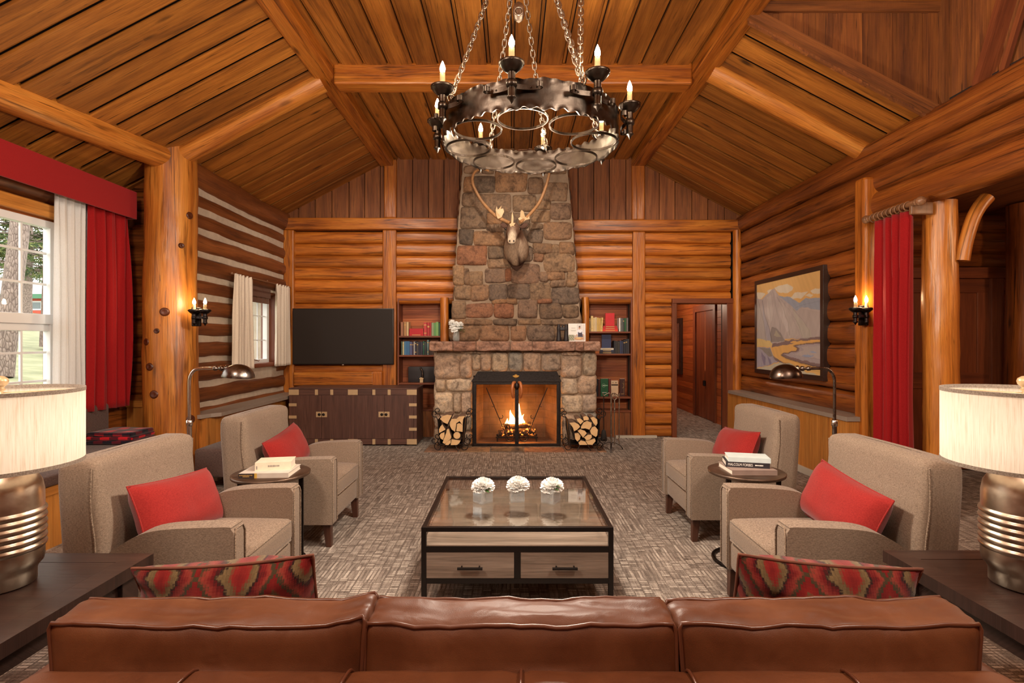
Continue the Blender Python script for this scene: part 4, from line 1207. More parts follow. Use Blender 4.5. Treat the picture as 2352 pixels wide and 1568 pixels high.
def log_rack(px0, px1, label, polys, words):
    Yf, Yb = 6.97, 7.30
    xa, xb = wx(px0, Yf), wx(px1, Yf)
    t = thing('firewood_rack', label, 'log rack', ((xa + xb) / 2, Yf, 0), 0, 'scrolled iron log racks')
    h = (xb - xa) / 2
    for side in (-1, 1):
        m = MB()                                       # side plate leaning outwards
        for y in (0.02, 0.30):
            m.ribbon(smooth_path([V(side * (h - .03), y, 0.10), V(side * (h + .0), y, 0.25), V(side * (h + .01), y, 0.40), V(side * (h + .035), y, 0.46)], 4), (0, 1, 0), 0.03, 0.006)
            m.tube([V(side * (h + .035), y, 0.455)] + spiral(V(side * (h + .05), y, 0.50), 0.05, 0.012, -1.9, 5.0, (side, 0, 0), (0, 0, 1), 26), 0.0055, 6)
        m.ribbon([V(side * (h - .02), 0.16, 0.10), V(side * (h + .008), 0.16, 0.42)], (0, 1, 0), 0.30, 0.004)
        m.build('side_plate', M['black_iron'], t)
        for y in (-0.005, 0.31):
            m = MB(); m.tube([V(side * (h - .08), y, 0.10), V(side * (h - .02), y, 0.10)] + spiral(V(side * (h + .0), y, 0.065), 0.062, 0.014, 1.6, -5.6, (side, 0, 0), (0, 0, 1), 30), 0.0055, 6)
            m.tube(spiral(V(side * (h + .055), y, 0.15), 0.052, 0.012, 2.6, 9.0, (side, 0, 0), (0, 0, 1), 26), 0.005, 6)
            m.build('scroll_foot', M['black_iron'], t)
    m = MB(); m.ribbon([V(-h + .02, 0.16, 0.095), V(h - .02, 0.16, 0.095)], (0, 1, 0), 0.30, 0.006)
    for sg in (-1, 1): m.tube([V(sg * 0.05, 0.0, 0.095), V(sg * 0.09, -0.02, 0.012)], 0.006, 6)
    m.build('tray', M['black_iron'], t)
    for poly, w in zip(polys, words):
        pts = [(wx(x, Yf - .02), wz(y, Yf - .02)) for x, y in poly]
        cx, cz = sum(p[0] for p in pts) / len(pts), sum(p[1] for p in pts) / len(pts)
        loc = [(p[0] - cx, p[1] - cz) for p in pts]
        area = sum(loc[i][0] * loc[(i + 1) % len(loc)][1] - loc[(i + 1) % len(loc)][0] * loc[i][1] for i in range(len(loc)))
        if area < 0: loc = loc[::-1]
        d0, d1 = rnd(-0.035, 0.0), rnd(0.30, 0.34)
        m = MB(); m.prism(loc, lambda u, v, q: V(u, q, v), d1, d0, 0, side_mi=1)
        g = m.build('firewood_log', [M['logend'], M['bark']], loc=(cx, Yf + .01, cz), bevel=0.006)
        for p in g.data.polygons: p.use_smooth = False
        tag(g, w, 'firewood', 'split logs in the iron racks')
def circ(x, y, r, n=14): return [(x + r * math.cos(2 * PI * i / n), y + r * math.sin(2 * PI * i / n)) for i in range(n)]
LP = [[(360,510),(440,430),(560,395),(690,410),(570,655),(470,610)], [(640,600),(690,510),(790,500),(890,520),(895,580),(820,625),(785,865),(690,800),(645,710)], [(820,500),(900,440),(1060,430),(1005,520),(990,690),(930,600)], [(835,650),(880,630),(935,640),(995,690),(990,870),(815,845)],
      [(340,800),(375,720),(430,660),(520,800),(345,900)], circ(835, 965, 97), [(355,970),(390,905),(490,870),(495,960),(455,1085),(390,1050)], [(540,890),(560,790),(620,780),(640,880),(685,1010),(660,1060),(500,1195),(440,1160)], [(510,1200),(560,1135),(665,1080),(660,1170),(600,1230),(520,1225)], [(690,1065),(940,1105),(900,1180),(840,1225),(665,1230)]]
LP = [[(980 + x / 12.06, 920 + y / 12.06) for x, y in p] for p in LP]
LW = ['split log with a wide wedge face, top left of the left log rack', 'large half round split log in the upper middle of the left log rack', 'curved split log at the top right of the left log rack', 'squarish split log on the right side of the left log rack, above the round one', 'wedge shaped split log on the left side of the left log rack', 'small round uncut log on the right of the left log rack', 'half round pale split log low on the left of the left log rack', 'long brown split log with its bark side showing, middle of the left log rack', 'thin flat split log at the bottom middle of the left log rack', 'broad split log at the bottom right of the left log rack']
RP = [[(690,672),(750,650),(805,690),(800,735),(705,745)], [(555,715),(630,700),(705,760),(640,825),(590,770)], [(835,690),(900,670),(970,720),(980,800),(945,855),(900,800)], [(650,880),(700,790),(770,755),(865,790),(860,870),(820,930),(740,905),(655,910)], [(415,790),(520,780),(600,820),(630,870),(570,930),(510,960),(490,890)], [(830,950),(870,880),(930,860),(985,930),(975,1040),(945,1075),(850,1010)], [(580,950),(640,920),(730,955),(765,1000),(690,1090),(640,1020)], [(525,1010),(600,1000),(645,1060),(630,1130),(580,1170),(540,1120)], [(710,1085),(790,1030),(860,1030),(870,1080),(830,1130),(760,1140)], [(600,1190),(650,1145),(740,1170),(780,1235),(620,1235)], [(740,1150),(830,1140),(930,1105),(945,1160),(880,1235),(790,1230)]]
RP = [[(1260 + x / 8.709, 880 + y / 8.709) for x, y in p] for p in RP]
RW = ['round barked log at the very top of the right log rack', 'split log on the upper left of the right log rack, left of the topmost one', 'crescent faced split log at the upper right of the right log rack', 'largest split log, in the upper middle of the right log rack', 'split log leaning on the left side plate of the right log rack', 'rounded split log on the right side of the right log rack, below the crescent one', 'wedge shaped split log in the lower middle of the right log rack', 'split log low on the left of the right log rack', 'half round split log in the lower right middle of the right log rack', 'low flat split log at the bottom left of the right log rack', 'broad split log at the bottom right of the right log rack']
log_rack(1007, 1066, 'scrolled black iron log rack left of the fire screen, full of split logs', LP, LW)
log_rack(1306, 1376, 'scrolled black iron log rack right of the fire screen, full of split logs', RP, RW)

def fire_tools():
    Y = 7.05
    t = thing('fire_tool_stand', 'tall iron fire tool stand with arched feet beside the right log rack', 'tool stand', (wx(1404, Y), Y, 0))
    m = MB(); m.tube([V(0, 0, 0.06), V(0, 0, 0.75)], 0.011, 10); m.build('post', M['iron_light'], t)
    for a in (0.3, 2.4, 4.5):
        m = MB(); d = V(math.cos(a), math.sin(a), 0); m.ribbon(smooth_path([V(0, 0, 0.10), d * 0.06 + V(0, 0, 0.095), d * 0.14 + V(0, 0, 0.05), d * 0.17 + V(0, 0, 0.004)], 5), d.cross(V(0, 0, 1)), 0.02, 0.006); m.build('foot', M['black_iron'], t)
    m = MB()
    for sg in (-1, 1):
        m.tube(smooth_path([V(0, -.0, 0.74), V(sg * .03, -.0, 0.765), V(sg * .07, 0, 0.745), V(sg * .1, -.0, 0.73), V(sg * .112, 0, 0.765)], 5), 0.006, 6)
    m.tube(smooth_path([V(0, 0, 0.74), V(0.02, -.03, 0.76), V(0.03, -.06, 0.73), V(.03, -.07, 0.76)], 4), 0.006, 6)
    m.build('hook_arm', M['iron_light'], t)
    def twist(m, x, y, z0, z1):
        for ph in (0, PI): m.tube([V(x + .006 * math.cos(ph + k * 0.9), y + .006 * math.sin(ph + k * 0.9), lerp(z0, z1, k / 30)) for k in range(31)], 0.006, 6)
    tx = wx(1404, Y)
    b = thing('fire_brush', 'dark hearth brush hanging at the left of the fire tool stand', 'fire tool', (tx - .1, Y, 0))
    m = MB(); m.tube([V(0, 0, 0.26), V(0, 0, 0.73)], 0.006, 8); m.build('rod', M['black_iron'], b)
    m = MB(); m.lathe([(0.001, 0.28), (0.02, 0.27), (0.03, 0.25), (0.045, 0.13), (0.001, 0.12)], 14); m.build('bristles', plain('black_bristle', (0.02, 0.015, 0.012), 0.9), b)
    p = thing('fire_poker', 'twisted iron poker with a ring handle hanging at the front of the fire tool stand', 'fire tool', (tx + .03, Y - .07, 0))
    m = MB(); m.torus((0, 0, 0.71), 0.028, 0.006, (0, 1, 0), 20, 6); m.build('ring_handle', M['iron_light'], p)
    m = MB(); twist(m, 0, 0, 0.52, 0.685); m.tube([V(0, 0, 0.09), V(0, 0, 0.53)], 0.007, 8); m.build('shaft', M['iron_light'], p)
    p = thing('fire_poker', 'twisted iron poker with a hooked tip hanging at the right of the fire tool stand', 'fire tool', (tx + .105, Y, 0))
    m = MB(); twist(m, 0, 0, 0.55, 0.70); m.tube([V(0, 0, 0.70), V(0, 0, 0.735)], 0.007, 8); m.tube(smooth_path([V(0, 0, 0.56), V(0, 0, 0.2), V(-.005, 0, 0.17), V(-.03, 0, 0.15), V(-.005, 0, 0.13), V(0, 0, 0.08)], 4), 0.007, 8); m.build('shaft', M['iron_light'], p)
fire_tools()

# ------------------------------------------------------------------ mounted caribou head
def caribou():
    t = thing('mounted_caribou_head', 'mounted caribou head with pale nose and long curving antlers on the stone chimney', 'animal trophy', (0.05, 7.60, 2.5))
    o = V(0.05, 7.60, 2.5)
    secs = [((0.062, 7.63, 2.76), .175, .27, (0, -1, 0.25)), ((0.062, 7.52, 2.765), .185, .27, (0, -1, 0.35)), ((0.060, 7.44, 2.80), .175, .235, (0, -1, 0.5)), ((0.05, 7.36, 2.87), .145, .18, (0, -1, 0.7)), ((0.035, 7.28, 2.945), .118, .14, (0, -1, 0.35)),
            ((0.02, 7.20, 2.965), .105, .125, (0, -1, -0.3)), ((0.012, 7.13, 2.925), .092, .105, (0, -0.9, -0.6)), ((0.006, 7.07, 2.88), .074, .082, (0, -0.85, -0.65)), ((0.0, 7.02, 2.822), .058, .062, (0, -0.8, -0.65)), ((-.003, 6.985, 2.782), .058, .056, (0, -0.9, -0.5)), ((-.004, 6.962, 2.764), .049, .045, (0, -1, -0.35)), ((-.004, 6.955, 2.760), .02, .018, (0, -1, -0.3))]
    m = MB(); n = 28; verts = []
    for (c, hw, hh, d) in secs:
        c = Vector(c) - o; d = Vector(d).normalized(); r = V(1, 0, 0); u = d.cross(r).normalized() * -1
        for j in range(n):
            a = 2 * PI * j / n
            ca, sa = math.cos(a), math.sin(a)
            taper = 1.0 - 0.16 * (sa < 0) * abs(sa)
            p = c + r * (hw * ca * taper) + u * (hh * sa)
            verts.append(p)
    k = len(secs)
    faces = [(i * n + j, i * n + (j + 1) % n, (i + 1) * n + (j + 1) % n, (i + 1) * n + j) for i in range(k - 1) for j in range(n)]
    faces.append(tuple((k - 1) * n + j for j in range(n))); faces.append(tuple(range(n))[::-1])
    # shape the body: chin, nostrils, eye sockets, dark chest tuft
    vv = []
    for q in verts:
        p = q + o
        for ex in (-.095, .105):
            d = (p - V(0.012 + ex, 7.17, 2.975)).length
            if d < .05: p = p - V(ex, -0.5, 0).normalized() * (.012 * (1 - d / .05))
        for ex in (-.03, .03):
            d = (p - V(ex, 6.965, 2.80)).length
            if d < .022: p = p + V(0, .014, 0) * (1 - d / .022)
        p = p + V(1, 0.3, 0.5) * (0.005 * noise.noise(p * 14))
        vv.append(p - o)
    m.add(vv, faces, None, 0, True)
    fur = NT('caribou_fur'); a = fur.new('ShaderNodeAttribute'); a.attribute_name = 'Col'; co = fur.coord('Object')
    nn = fur.noise(fur.scale(co, (90, 40, 25)), 1, 3)
    fur.color(fur.mix(1.0, a.outputs['Color'], fur.ramp(nn, [(0.3, 0.65), (0.7, 1.15)]), 'MULTIPLY')); fur.bump(nn, 0.6, 0.006); fur.set(Roughness=0.85, Specular_IOR_Level=0.2)
    ob = m.build('head', fur.mat, t, sub=1)
    me = ob.data; at = me.color_attributes.new('Col', 'FLOAT_COLOR', 'POINT'); cols = []
    pale, brown, dark, nosec = s2l(176, 150, 126), s2l(116, 86, 68), s2l(62, 40, 32), s2l(206, 184, 158)
    for v in me.vertices:
        p = v.co + o
        if p.y < 6.985: c = nosec
        elif p.y < 7.035: c = tuple(lerp(nosec[i], brown[i], (p.y - 6.985) / .05) for i in range(3))
        elif p.y < 7.30: c = brown if p.z > 2.86 else pale
        else:
            c = pale if abs(p.x - .05) > .06 or p.z < 2.78 else tuple((a_ + b_) / 2 for a_, b_ in zip(pale, brown))
            if p.z < 2.60 and abs(p.x - .05) > 0.03: c = dark
            if p.y > 7.5: c = dark if p.z < 2.7 else brown
        cols.extend((*c, 1))
    at.data.foreach_set('color', cols)
    # chest tuft
    m = MB(); m.lathe([(0.001, -0.20), (0.05, -0.16), (0.10, -0.06), (0.13, 0.03), (0.10, 0.10), (0.001, 0.12)], 18, V(0.065, 7.55, 2.66) - o, 0, True, Matrix.Diagonal((1.25, 0.55, 1.0)))
    m.build('chest_tuft', plain('dark_fur', s2l(74, 48, 36), 0.95, bump=0.8, bscale=60, var=0.3), t)
    for sg in (-1, 1):
        m = MB(); m.sphere(V(-.004 + sg * .026, 6.957, 2.772) - o, (.010, .008, .014), 10, 6); m.build('nostril', plain('dark_nostril', (0.03, 0.018, 0.014), 0.6), t)
    m = MB(); m.tube([V(-.044, 6.975, 2.742) - o, V(-.02, 6.958, 2.736) - o, V(.012, 6.958, 2.736) - o, V(.036, 6.975, 2.742) - o], .003, 6); m.build('mouth', plain('dark_mouth', (0.05, 0.03, 0.022), 0.7), t)
    for sg in (-1, 1):
        m = MB(); m.sphere(V(0.012 + sg * .094, 7.165, 2.972) - o, 0.018, 12, 8); m.build('eye', plain('dark_eye', (0.01, 0.006, 0.004), 0.1), t)
        m = MB()
        e0, e1 = V(0.03 + sg * .09, 7.29, 3.03) - o, V(0.03 + sg * .19, 7.27, 3.06) - o
        pts = [e0.lerp(e1, q) for q in (0, .2, .5, .8, 1)]
        m.tube(pts, [0.022, 0.034, 0.04, 0.026, 0.004], 10, squash=(1.0, 0.4)); m.build('ear', plain('ear_fur', s2l(86, 58, 44), 0.9), t)
    ant = plain('antler', s2l(176, 128, 84), 0.5, var=0.25, bump=0.2, bscale=60); antp = plain('antler_palm', s2l(200, 166, 120), 0.5, var=0.15)
    A = lambda px, py, y: P(px, py, y) - o
    L = smooth_path([A(1172, 512, 7.24), A(1160, 507, 7.28), A(1137, 494, 7.32), A(1110, 466, 7.38), A(1091, 434, 7.36), A(1085, 412, 7.30), A(1092, 394, 7.22), A(1108, 388, 7.12), A(1122, 392, 7.05)], 6)
    R = smooth_path([A(1194, 510, 7.24), A(1204, 504, 7.28), A(1216, 493, 7.32), A(1238, 466, 7.38), A(1252, 434, 7.36), A(1260, 405, 7.30), A(1263, 380, 7.22), A(1254, 360, 7.12), A(1240, 352, 7.05)], 6)
    for pts in (L, R):
        m = MB(); m.tube(pts, [lerp(0.026, 0.014, i / (len(pts) - 1)) for i in range(len(pts))], 10, wob=0.08); m.build('antler', ant, t)
    def palm(base, pts, y):
        m = MB(); poly = [(wx(x, y), wz(z, y)) for x, z in pts]
        area = sum(poly[i][0] * poly[(i + 1) % len(poly)][1] - poly[(i + 1) % len(poly)][0] * poly[i][1] for i in range(len(poly)))
        if area < 0: poly = poly[::-1]
        m.prism(poly, lambda u, w, h: V(u, y + h + 0.02 * nz(u * 9, w * 9), w) - o, 0.016, 0.0); m.build('antler_palm', antp, t, bevel=0.004, label='pale palmed tine')
    k = lambda x, y: (1060 + x / 6.533, 380 + y / 6.533)
    palm(None, [k(520, 740), k(512, 670), k(530, 610), k(540, 660), k(560, 650), k(600, 600), k(590, 650), k(625, 640), k(640, 690), k(600, 780), k(545, 800)], 7.26)
    palm(None, [k(870, 830), k(850, 790), k(880, 770), k(885, 690), k(905, 668), k(930, 690), k(955, 770), k(985, 790), k(1020, 750), k(1025, 800), k(960, 820), k(910, 870)], 7.26)
    palm(None, [k(780, 1070), k(740, 930), k(720, 880), k(745, 860), k(752, 740), k(762, 690), k(780, 770), k(778, 860), k(808, 862), k(785, 900), k(810, 925), k(785, 945), k(798, 975), k(790, 990), k(795, 1040)], 7.06)
caribou()
# ------------------------------------------------------------------ television and cabinet
def tv():
    Y = 7.93
    x0, x1, z0, z1 = wx(672, Y), wx(904, Y), wz(837, Y), wz(708, Y)
    t = thing('television', 'large flat black television hanging on the log wall above the dark cabinet', 'television', ((x0 + x1) / 2, Y, z0))
    h = (x1 - x0) / 2; H = z1 - z0
    m = MB(); m.rbox(-h, h, 0.0, 0.05, 0, H, 0.006, 3); m.build('housing', M['tv_body'], t)
    m = MB(); m.box(-h + .012, h - .012, -0.003, 0.004, 0.016, H - .012); m.build('screen', M['tv_screen'], t)
    m = MB(); m.box(-.012, .012, -0.006, 0.0, -0.012, 0.006); m.build('badge', M['steel'], t)
tv()

def cabinet():
    Y = 7.35
    x0, x1, zt = wx(664, Y), wx(957, Y), wz(891, Y)
    t = thing('campaign_cabinet', 'low dark wood campaign cabinet with brass corners and four doors under the television', 'cabinet', ((x0 + x1) / 2, Y, 0))
    h = (x1 - x0) / 2; D = 0.52
    zb = 0.02; r = 0.075                               # rail height
    m = MB(); m.box(-h, h, 0.012, D, zb, zt - .02, 'x'); m.build('body', M['walnut'], t)
    m = MB(); m.box(-h - .004, h + .004, -0.004, D + .004, zt - .02, zt, 'x'); m.build('top', M['walnut'], t, bevel=0.003)
    m = MB(); m.box(-h, h, 0.0, 0.03, zt - .02 - r, zt - .02, 'x'); m.box(-h, h, 0.0, 0.03, zb, zb + r, 'x'); m.box(-h, -h + .04, 0, .03, zb, zt - .02, 'z'); m.box(h - .04, h, 0, .03, zb, zt - .02, 'z'); m.box(-.022, .022, 0, .03, zb + r, zt - .02 - r, 'z')
    m.build('face_frame', M['walnut'], t, bevel=0.002)
    za, zc = zb + r + .004, zt - .02 - r - .004
    W = (h - .04 - .022) / 2
    xs = [-h + .04, -h + .04 + W, .022, .022 + W]
    for i, x in enumerate(xs):
        m = MB(); m.box(x + .002, x + W - .002, -0.002, 0.02, za, zc, 'z'); d = m.build('door', M['walnut'], t, bevel=0.002)
        hx = x + W - .04 if i % 2 == 0 else x + .04
        m = MB(); m.box(hx - .036, hx + .036, -0.007, -0.001, .40, .475)
        p = m.build('lock_plate', M['brass'], d, bevel=0.0015)
        m = MB(); m.lathe([(.001, 0), (.016, 0), (.02, .004), (.02, .006), (.001, .006)], 14, (hx + (.01 if i % 2 == 0 else -.01), -.007, .437), 0, True, Matrix.Rotation(PI / 2, 4, 'X')); m.torus((hx + (.018 if i % 2 == 0 else -.018), -.011, .437), .012, .003, (0, 1, 0), 14, 5)
        m.build('ring_pull', M['black_iron'], p)
    def plate(a, b, c, d):
        m = MB(); m.box(a, b, -.006, .001, c, d); m.build('brass_mount', M['brass'], t, bevel=0.001)
    zr0, zr1 = zt - .02 - r, zt - .02
    for z0, z1 in ((zr0, zr1), (zb, zb + r)):
        plate(h - .135, h + .002, z0, z1); plate(-h - .002, -h + .135, z0, z1); plate(-.068, .068, z0, z1)
        for q in (.33, .57): plate(q * h - .02, q * h + .02, z0, z1); plate(-q * h - .02, -q * h + .02, z0, z1)
    for k in (.22, .50, .78):
        z = lerp(za, zc, k)
        plate(h - .105, h + .002, z - .02, z + .02); plate(-h - .002, -h + .105, z - .02, z + .02)
cabinet()

def word_marks(t, x0, x1, y, z, h, mat, n):
    """a line of print too small to read in the photo, as short unlettered strokes"""
    m = MB(); x = x0; rs = random.Random(int(abs(x0 * 9999)) + n)
    for k in range(n):
        w = (x1 - x0) / n; m.box(x, x + w * rs.uniform(.55, .85), y - .0004, y + .0006, z - h / 2, z + h / 2); x += w
    m.build('spine_print', mat, t)
# ------------------------------------------------------------------ shelves: books and boxes
def book_up(x, z, w, h, d, col, label, lean=0.0, band=None, face=False, y=None, group=None):
    y = (BACK + 0.02) if y is None else y
    m = MB()
    R = Matrix.Rotation(lean, 4, 'Y')
    a, b = -w / 2, w / 2
    cv = 0.003
    m.box(a, a + cv, 0, d, 0, h, 'z', 0, R); m.box(b - cv, b, 0, d, 0, h, 'z', 0, R); m.box(a, b, 0, cv, 0, h, 'z', 0, R)
    m.box(a + cv, b - cv, cv, d - .004, .004, h - .005, 'z', 1, R)
    if band:
        for zz in band: m.box(a + .002, b - .002, -.0008, 0.0, h * zz - .006, h * zz + .006, 'x', 2, R)
    o = m.build('book', [bookmat(col), M['paper'], M['gilt']], loc=(x, y, z))
    return tag(o, label, 'book', group)
def book_flat(x, z, L, th, d, col, label, y=None, rz=0.0, band=True, group=None):
    y = (BACK + 0.02) if y is None else y
    m = MB(); cv = 0.003
    m.box(-L / 2, L / 2, 0, d, 0, cv, 'x', 0); m.box(-L / 2, L / 2, 0, d, th - cv, th, 'x', 0); m.box(-L / 2, L / 2, 0, cv, 0, th, 'x', 0)
    m.box(-L / 2 + .004, L / 2 - .004, cv, d - .004, cv, th - cv, 'x', 1)
    if band: m.box(-L * .3, L * .3, -.0008, 0, th * .35, th * .65, 'x', 2)
    o = m.build('book', [bookmat(col), M['paper'], M['gilt']], loc=(x, y, z), rot=(0, 0, rz))
    return tag(o, label, 'book', group)
SC = 1227 / 180.0
def L_(x): return wx(900 + x / SC, BACK + .02)
def Lw(a, b): return (b - a) / SC * (BACK + .02) / F
def row(items, z, X, W_, sc, group, d=0.17):
    for (a, b, top, bot, col, label, *ex) in items:
        hgt = (bot - top) / sc * (BACK + .02) / F
        book_up((X(a) + X(b)) / 2, z, W_(a, b) * 0.95, hgt, d, col, label, *(ex[:1] if ex else ()), band=random.choice(((.78,), (.2, .82), (.66, .72), None, None)), group=group)
row([(138,180,462,678,(156,104,74),'brown upright book, first at the left end of the top shelf, left bookcase'), (188,226,458,678,(176,128,84),'tan upright book, second from the left on the top shelf, left bookcase'), (230,262,460,678,(206,178,132),'cream upright book, third from the left on the top shelf, left bookcase'),
     (500,548,468,676,(190,60,58),'thicker red upright book right after the flat red stack, left bookcase'), (554,590,468,676,(178,44,48),'middle one of three upright red books, top shelf of the left bookcase'), (594,618,464,676,(166,40,44),'thin upright red book touching the green books, left bookcase'),
     (622,656,470,676,(140,150,112),'greyish green upright book, first of the green row, left bookcase'), (658,686,472,676,(96,146,84),'thin green upright book, second of the green row, left bookcase'), (688,730,458,676,(116,160,92),'thick light green upright book, tallest of the green row, left bookcase'), (732,756,470,676,(52,96,66),'dark green upright book at the right end of the top shelf, left bookcase')], SHL[0], L_, Lw, SC, 'books on the left bookcase')
zs_ = SHL[0]
for i, w in enumerate(('bottom book of the flat red stack on the top shelf, left bookcase', 'second lowest book of the flat red stack on the top shelf, left bookcase', 'second highest book of the flat red stack on the top shelf, left bookcase', 'topmost book of the flat red stack on the top shelf, left bookcase')):
    book_flat(L_(382), zs_, Lw(272, 494) * (1 - .01 * i), 0.0275, 0.17, (186, 26, 36), w, band=(i == 0), group='books on the left bookcase'); zs_ += 0.0278
row([(146,164,760,972,(70,84,66),'dark green thin book, first at the left end of the second shelf, left bookcase'), (170,190,764,972,(200,186,140),'thin cream book near the left end of the second shelf, left bookcase'), (194,216,760,972,(74,124,160),'light blue thin book, first of the blue group, left bookcase'), (217,256,758,972,(58,104,146),'thick mid blue book in the blue group, left bookcase'), (257,276,758,972,(62,112,152),'thin blue book at the right of the blue group, left bookcase'), (280,316,766,972,(84,92,130),'slate violet book right of the blue group, left bookcase'),
     (320,340,768,972,(60,44,66),'dark plum book on the second shelf, left bookcase'), (344,358,762,972,(190,186,176),'thin pale grey book among the dark ones, left bookcase'), (360,384,756,972,(44,40,58),'dark navy book with a gilt band, left of the brown book, left bookcase'), (388,416,766,972,(70,62,60),'dark brown book in the middle of the second shelf, left bookcase'), (420,438,766,972,(48,46,64),'thin navy black book in the middle of the second shelf, left bookcase'), (444,486,764,972,(42,42,56),'thick black book with a pale label, second shelf of the left bookcase'), (490,504,756,972,(36,96,72),'thin bright green book on the second shelf, left bookcase'), (506,548,766,972,(40,52,50),'thick dark green black book on the second shelf, left bookcase'), (552,578,736,972,(100,124,124),'tall grey teal book beside the mantel end, left bookcase'), (584,612,768,972,(60,44,38),'dark brown book half hidden by the mantel end, left bookcase'), (616,648,762,972,(70,50,42),'brown book behind the mantel, second shelf of the left bookcase')], SHL[1], L_, Lw, SC, 'books on the left bookcase')
def shelf_box():
    t = thing('keepsake_box', 'large black box on the third shelf of the left bookcase', 'box', (L_(455), BACK + .10, SHL[2]))
    w = Lw(240, 700) ; H = (1400 - 1152) / SC * BACK / F
    m = MB(); m.rbox(-w * .47, w * .53, 0, 0.14, 0, H, 0.006, 3); m.build('case', M['black_box'], t)
    s = thing('carved_ornament', 'small dark carved figure on a pale foot in front of the black box', 'ornament', (L_(458), BACK + .05, SHL[2]))
    m = MB(); m.box(-.032, .032, 0, .035, 0.055, .068); m.box(-.02, .02, .008, .03, .068, .078); m.box(-.025, .025, .005, .03, 0, .055); m.build('foot', M['brass'], s, bevel=0.002)
    m = MB(); m.tube(smooth_path([V(.012, .018, .078), V(.014, .018, .13), V(.008, .018, .18), V(-.012, .016, .215), V(-.008, .016, .235)], 4), [.018] * 5 + [.016] * 5 + [.014] * 5 + [.01, .007], 10); m.build('figure', M['bronze'], s)
shelf_box()
SR = 1317 / 210.0
def R_(x): return wx(1260 + x / SR, BACK + .02)
def Rw(a, b): return (b - a) / SR * (BACK + .02) / F
GR = 'books on the right bookcase'
row([(587,606,234,426,(150,124,84),'dull tan upright book, first at the left end of the top shelf, right bookcase'), (608,642,202,426,(212,182,120),'tallest cream upright book on the top shelf, right bookcase'), (645,664,228,426,(220,194,140),'thin pale cream book, third from the left on the top shelf, right bookcase'), (667,694,220,426,(208,184,144),'mottled cream book in the middle of the cream row, right bookcase'), (697,722,226,426,(204,168,92),'ochre book in the cream row, right bookcase'), (724,752,232,426,(200,158,78),'darker ochre book near the right of the cream row, right bookcase'), (752,776,226,426,(214,182,108),'leaning yellow book at the right end of the cream row, right bookcase', 0.05),
     (1016,1036,232,426,(226,222,214),'white thin upright book right of the red stack, right bookcase'), (1046,1066,234,426,(112,112,108),'grey thin upright book right of the white one, right bookcase'), (1070,1090,234,426,(64,70,66),'dark grey thin upright book left of the green one, right bookcase'), (1094,1116,234,426,(40,92,54),'green upright book near the right end of the top shelf, right bookcase'), (1120,1148,230,426,(104,96,90),'grey brown upright book at the right end of the top shelf, right bookcase')], SHR[0], R_, Rw, SR, GR)
z = SHR[0]
for i, (c, w, q) in enumerate((((214, 62, 34), 'orange red book at the bottom of the red stack on the top shelf, right bookcase', 1.0), ((196, 30, 30), 'red book in the middle of the red stack on the top shelf, right bookcase', .96), ((184, 28, 30), 'red book on top of the red stack on the top shelf, right bookcase', .9))):
    book_flat(R_(888), z, Rw(778, 1000) * q, .029, .17, c, w, group=GR); z += .0293
book_up(R_(893), z, Rw(832, 962), .195, .03, (200, 32, 40), 'bright red book standing with its cover forward on the red stack, right bookcase', y=BACK + .07, group=GR)
z = SHR[1]
for i, (c, w, q) in enumerate((((40, 40, 48), 'dark book at the bottom of the stack under the navy book, right bookcase', 1.0), ((34, 40, 66), 'navy book in the middle of the stack under the standing navy book, right bookcase', .97), ((198, 190, 176), 'pale book on top of the stack under the standing navy book, right bookcase', .95))):
    book_flat(R_(842), z, Rw(742, 942) * q, .028, .17, c, w, group=GR); z += .0283
nb = book_up(R_(842), z, Rw(776, 910), .205, .03, (44, 50, 84), 'navy book standing with its cover forward above the mantel end, right bookcase', y=BACK + .07, group=GR)
for a, b, top, c, w in ((945,966,562,(40,40,46),'black thin book, first of the dark row, right bookcase'), (968,996,566,(44,42,40),'black brown book, second of the dark row, right bookcase'), (998,1026,572,(54,50,44),'dark book with a gilt top band in the dark row, right bookcase'), (1028,1050,562,(48,56,86),'navy blue book in the dark row, right bookcase'), (1052,1074,566,(42,46,70),'dark blue book right of the navy one in the dark row, right bookcase'), (1078,1106,552,(34,34,44),'taller black book in the dark row, right bookcase'), (1108,1136,540,(38,36,42),'tallest black book near the end of the dark row, right bookcase'), (1138,1160,536,(52,48,52),'dark grey book at the right end of the dark row, right bookcase')):
    book_up((R_(a) + R_(b)) / 2, SHR[1], Rw(a, b) * .95, (748 - top) / SR * BACK / F, .17, c, w, band=random.choice(((.8,), None, None)), group=GR)
m = MB(); m.lathe([(.001, 0), (.012, 0), (.012, .06), (.008, .075), (.001, .08)], 10); o = m.build('figurine', M['brass'], loc=(R_(595), BACK + .05, SHR[1])); tag(o, 'slim pale figurine at the left end of the second shelf, right bookcase', 'figurine')
m = MB(); m.box(-.05, .05, 0, .05, 0, .05); m.box(-.03, .03, .005, .045, .05, .062); o = m.build('trinket_box', M['antler_handle'], loc=(R_(690), BACK + .05, SHR[1]), bevel=0.004); tag(o, 'small brown trinket box behind the mantel end, right bookcase', 'box')
def big_book(a, b, top, col, label, faces):
    w, H = Rw(a, b), (1376 - top) / SR * BACK / F
    t = thing('book', label, 'book', ((R_(a) + R_(b)) / 2, BACK + .06, SHR[2]), 0, GR)
    m = MB(); m.box(-w / 2, w / 2, 0, .035, 0, H, 'z', 0); m.box(-w / 2 + .003, w / 2 - .002, .004, .031, .003, H + .001, 'z', 1); m.build('cover', [bookmat(col), M['paper']], t, bevel=0.002)
    for f in faces: f(t, w, H)
